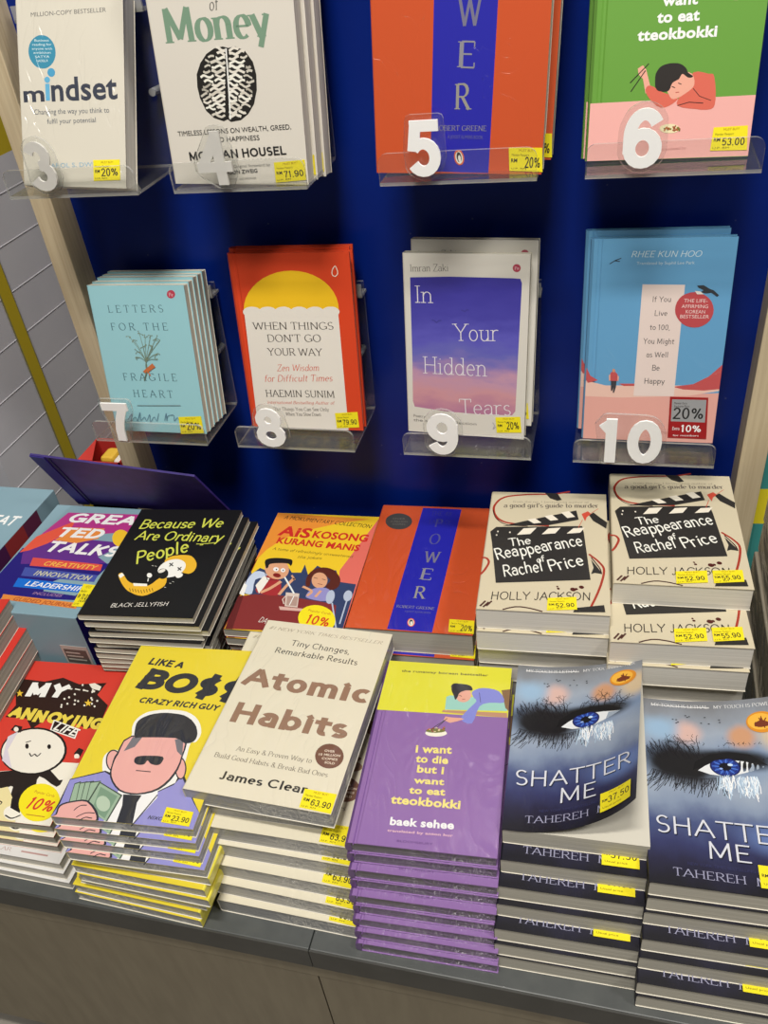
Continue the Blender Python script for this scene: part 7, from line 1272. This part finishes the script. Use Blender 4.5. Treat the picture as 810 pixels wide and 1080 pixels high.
# purple folder standing open behind the box sets
m = M(); q = [Vector((-.7315, .836, .146)), Vector((-.490, .842, .136)), Vector((-.509, .800, .232)), Vector((-.731, .782, .266))]
nn = (q[1] - q[0]).cross(q[3] - q[0]).normalized()
PUR = noise_mat('purple_cloth_board', '#2f1f6a', '#3a2a78', nscale=60, rough=.5)
m.prism([p[:] for p in q], -nn * .003, PUR)
def lerp(a, b, t): return a + (b - a) * t
r_ = empty('purple_folder', (-.6, .83, Z0)); o = m.build('board', r_); o.location = (.6, -.83, 0)
m = M(); a0, a1, b0, b1 = lerp(q[0], q[1], .0), lerp(q[0], q[1], .10), lerp(q[3], q[2], .0), lerp(q[3], q[2], .12)
m.prism([(p + nn * .0004)[:] for p in (lerp(a1, a0, .15), a1, b1, lerp(b1, b0, .12))], nn * .0008, paint('#170f45')); o = m.build('hinge_crease', r_); o.location = (.6, -.83, 0); o['label'] = 'dark crease'
m = M(); m.prism([(p + nn * .0006)[:] for p in (a0, lerp(a0, a1, .75), lerp(b0, b1, .75), b0)], nn * .0012, paint('#2c1f78')); o = m.build('spine_strip', r_); o.location = (.6, -.83, 0)
tag(r_, 'purple board folder standing open behind the teal box sets', 'folder')
# red comics at the far left edge
gb = make_book('paperback_book', .13, .2, .165 / 8, '#c4352c', [('p', '#d8d4cc', [(.72, .70), (.80, .72), (.78, .78), (.70, .76)]), ('p', '#d8d4cc', [(.78, .50), (.84, .52), (.83, .57), (.77, .55)]), ('p', '#e0dcd4', [(.80, .30), (.88, .32), (.86, .37), (.79, .35)]), ('p', '#2a1a18', [(.2, .2), (.5, .25), (.45, .5), (.22, .45)])], pages=PAGE_DARK)
stack(gb, 8, .165 / 8, .165, -.800, .402, .12, .13, .2, mm((0, 0, 0), (3, -7, .01), (8, 9, -.01), (10, 8, 0), (11, 6, .02), (11, 4, .01), (10, 3, 0), (8, 0, .02)),
      'red book with white lettering at far left edge, topmost of its stack', 'red book with grey page edges at far left edge, %s from the top', 'book', 'red books at the far left edge')
# wrapped stack at the right edge
vb = make_book('paperback_book', .13, .2, .04, '#857c6c', [('p', '#b9b2a2', [(.05, .55), (.95, .55), (.95, .9), (.05, .9)])], pages=PAGE_WRAP, wrap=2, spine='#8f8878')
for i in range(6):
    o = vb if i == 0 else copy_tree(vb); place_flat(o, .178 + .002 * (i % 2), .62 - .004 * i, .24 - .04 * (i + 1), -.03 + .01 * (i % 3), .13, .2)
    tag(o, 'thick plastic-wrapped dark book at right edge, topmost of its stack' if i == 0 else 'thick plastic-wrapped book at right edge, %s from the top of its stack' % ORD[i], 'book', 'wrapped books at the right edge')
# behind the posts
t_ = make_book('hardback_book', .15, .23, .02, '#3f8f8c', [('p', '#e0cf2a', [(.02, .42), (.3, .43), (.3, .66), (.02, .65)]), ('p', '#c96a4a', [(.1, .8), (.9, .82), (.9, .9), (.1, .88)])], hard=True)
place_lean(t_, .193, .935, .002, 0, .1, 0, .02); tag(t_, 'teal book standing behind the right wooden post', 'book')
r_ = empty('red_gift_box', (-.70, .90, Z0)); m = M(); RB = paint('#b8352f'); zt = .198
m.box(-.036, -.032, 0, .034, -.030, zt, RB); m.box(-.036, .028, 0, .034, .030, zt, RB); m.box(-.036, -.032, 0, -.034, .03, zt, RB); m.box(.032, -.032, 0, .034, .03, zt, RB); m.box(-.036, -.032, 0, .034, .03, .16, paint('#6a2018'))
m.prism([(-.034, -.030, zt), (-.010, -.030, zt), (-.034, .026, zt)], (0, 0, .0015), RB); m.build('carton', r_)
m = M(); m.box(-.012, -.012, .1601, .010, .018, .192, paint('#d2aa3a'), .005); m.build('yellow_figure', r_); m = M(); m.box(.012, -.016, .1601, .026, .008, .19, paint('#dcd8d0'), .004); m.build('white_figure', r_)
tag(r_, 'small red open carton beside the foot of the left post', 'box')
# ---------------------------------------------------------------- shelves of the blue board
LEAN = dict(mindset=(-.6065, .795, .606, 0, .42, -.06, .1215, .195, .022, 1), money=(-.434, .80, .600, 0, .10, -.04, .143, .216, .0205, 3), powerw=(-.225, .81, .600, 0, .10, -.045, .157, .235, .027, 2), green=(-.028, .82, .600, 0, .25, -.01, .137, .206, .014, 2),
            letters=(-.601, .80, .299, 0, .2, 0, .127, .182, .0105, 5), when=(-.42, .82, .30, 0, .165, 0, .143, .209, .015, 2), tears=(-.222, .82, .302, -.05, .17, -.01, .137, .205, .013, 2), rhee=(-.02, .82, .301, 0, .18, 0, .137, .216, .014, 2))
BOOKS = {
 'mindset': ('#c9c4b6', 'mindset', False, 1.3, None, PAGE_WHITE, 'white paperback with blue circle and dark title on the shelf numbered 3', '', 'paperbacks on shelf three', []),
 'money': ('#cfcac0', 'money', False, 0, None, PAGE_WHITE, 'white paperback with engraved brain, front one on the shelf numbered 4', 'white paperback standing behind the brain cover on shelf numbered 4, %s from the front', 'brain cover paperbacks', [(0, 0), (.003, .001), (.005, 0)]),
 'powerw': ('#c44a14', 'powert', False, 1, None, PAGE, 'orange paperback with blue band standing on the shelf numbered 5, front one', 'orange paperback on the shelf numbered 5, %s from the front', 'orange and blue paperbacks on shelf five', [(0, 0), (.006, .008)]),
 'green': ('#5f9138', 'green', True, 0, '#557f34', PAGE, 'green and pink hardback with girl resting on a table, front one on shelf numbered 6', 'green hardback on the shelf numbered 6, %s from the front', 'green and pink hardbacks', [(0, 0), (-.004, .002)]),
 'letters': ('#8fbfc8', 'letters', False, 0, None, PAGE, 'pale blue paperback with plant drawing, front one on the shelf numbered 7', 'pale blue paperback on the shelf numbered 7, %s from the front', 'pale blue paperbacks', [(0, 0), (.001, .002), (.002, .005), (.003, .006), (.004, .008)]),
 'when': ('#c9401f', 'when', True, 0, '#b83a1d', PAGE, 'red hardback with yellow dome and white arch, front one on the shelf numbered 8', 'red hardback on the shelf numbered 8, %s from the front', 'red arch hardbacks', [(0, 0), (-.004, .003)]),
 'tears': ('#cdc9c0', 'tears', False, 1, None, PAGE, 'white paperback with purple and pink sky painting, front one on shelf numbered 9', 'white paperback behind the purple sky cover on shelf 9, %s from the front', 'purple sky paperbacks', [(0, 0), (.006, .012)]),
 'rhee': ('#5a97c2', 'rhee', True, 1, '#4f86ae', PAGE, 'light blue hardback with white title strip, front one on shelf numbered 10', 'light blue hardback behind the front one on the shelf numbered 10, %s from the front', 'light blue hardbacks', [(0, 0), (-.006, .006)])}
for k, (front, art, hard, wrap, spine, pages, lt, ll, grp, sh) in BOOKS.items():
    x, y, z, yaw, ln, ro, W, L, T, n = LEAN[k]
    b = make_book('hardback_book' if hard else 'paperback_book', W, L, T, front, ART[art], hard=hard, wrap=wrap, spine=spine, pages=pages)
    for i in range(n):
        o = b if i == 0 else copy_tree(b); dx, dz = sh[i] if sh else (0, 0)
        place_lean(o, x, y, z, yaw, ln, ro, T, i, dx, dz); tag(o, lt if i == 0 else ll % ORD[i], 'book', grp if n > 1 else None)
WHITE, _nt, _b = new_mat('white_acrylic'); _b.inputs['Base Color'].default_value = (.94, .94, .93, 1); _b.inputs['Roughness'].default_value = .35
FROST = acrylic_mat('frosted_number', (.95, .95, .95), .78)
def rounded(x0, z0, x1, z1, r, y):
    pts = [(x0, y, z0), (x1, y, z0)]
    for cx, cz, a0 in ((x1 - r, z1 - r, 0), (x0 + r, z1 - r, 90)): pts += [(cx + r * math.cos(math.radians(a0 + k * 15)), y, cz + r * math.sin(math.radians(a0 + k * 15))) for k in range(7)]
    return pts
def hull(pts):
    pts = sorted(set(pts)); 
    def half(p):
        h = []
        for q in p:
            while len(h) > 1 and (h[-1][0] - h[-2][0]) * (q[1] - h[-2][1]) - (h[-1][1] - h[-2][1]) * (q[0] - h[-2][0]) <= 0: h.pop()
            h.append(q)
        return h[:-1]
    return half(pts) + half(pts[::-1])
def holder(num, x0, x1, zl, cx, zd, h, label, wt=.016):
    yf = .785; r = empty('acrylic_book_holder', ((x0 + x1) / 2, .87, zl + Z0)); off = (-(x0 + x1) / 2, -.87, -zl)
    def part(nm, m, parent=r, lab=None, o_=off):
        o = m.build(nm, parent); o.location = o_
        if lab: o['label'] = lab
        return o
    m = M(); m.prism([(x0, yf, zl), (x1, yf, zl), (x1, .883, zl), (x0, .883, zl)], (0, 0, .003), ACR, ACE); part('ledge', m)
    m = M(); m.prism(rounded(x0, zl, x1, zl + .029, .009, yf - .0006), (0, .003, 0), ACR, ACE); part('front_lip', m)
    m = M(); t = .163; dy = .014; m.prism([(x0, .8835, zl + .002), (x1, .8835, zl + .002), (x1, .8835 + dy, zl + t), (x0, .8835 + dy, zl + t)], (0, .003, 0), ACR, ACE); part('back_plate', m)
    m = M(); m.box(x0 + .004, .884, zl + t - .0145, x1 + .001, .9045, zl + t - .0115, ACE); m.box(x0 + .004, .884, zl + t - .0145, x1 + .001, .887, zl + t + .001, ACE); part('hanging_lip', m)
    ox = x0 + .02
    m = M()
    for px in (x0 + .03, x1 - .012): m.prism([(px + .004 * math.cos(k * math.pi / 6), .886, zl + .075 + .004 * math.sin(k * math.pi / 6)) for k in range(12)], (0, .019, 0), paint('#8f9092', rough=.25))
    part('mounting_peg', m)
    v, f = text_shape(num, 'geo21'); raw = stroke_text(num, 'geo21')[0]; asp = max(p[0] for p in raw) - min(p[0] for p in raw)
    w = asp * h; P_ = [(cx - w / 2 + p[0] * w, zd + p[1] * h, p[2]) for p in v]
    yy = yf - .0042
    tg = M(); e = .0045; ring = []
    for p in P_:
        for k in range(8): ring.append((round(p[0] + e * math.cos(k * math.pi / 4), 5), round(max(zl + .0005, p[1] + e * math.sin(k * math.pi / 4)), 5)))
    hp = hull(ring); tg.prism([(p[0], yf - .0036, p[1]) for p in hp], (0, .003, 0), ACR, ACE); to = part('number_tag', tg)
    dg = M(); mat = FROST if num in ('3', '4') else WHITE
    n = len(P_); edges = {}
    for q in f:
        for a_, b_ in zip(q, q[1:] + q[:1]): edges[(a_, b_)] = 1
    vs = [(p[0], yy - .0025 - p[2] * 2e-5, p[1]) for p in P_] + [(p[0], yy, p[1]) for p in P_]
    fs = [tuple(q) for q in f] + [tuple(i + n for i in q[::-1]) for q in f] + [(b_, a_, a_ + n, b_ + n) for a_, b_ in edges if (b_, a_) not in edges]
    dg.add(vs, fs, mat); o = dg.build('number', to); o['label'] = ('frosted ' if num in '34' else 'white ') + 'number ' + num
    tag(r, label, 'holder', 'numbered acrylic holders')
R1, R2 = .5945, .292; ZD1, ZD2 = .603, .298
for num, x0, x1, cx in (('3', -.6205, -.469, -.567), ('4', -.429, -.288, -.376), ('5', -.2155, -.070, -.170), ('6', -.028, .117, .0185)):
    holder(num, x0, x1, R1, cx, ZD1, .049, 'clear acrylic holder with number %s in the upper row' % num)
for num, x0, x1, cx in (('7', -.622, -.468, -.577), ('8', -.4275, -.279, -.378), ('9', -.22, -.0745, -.1715), ('10', -.029, .117, .0295)):
    holder(num, x0, x1, R2, cx, ZD2, .054, 'clear acrylic holder with number %s in the lower row' % num)
bpy.context.view_layer.update()
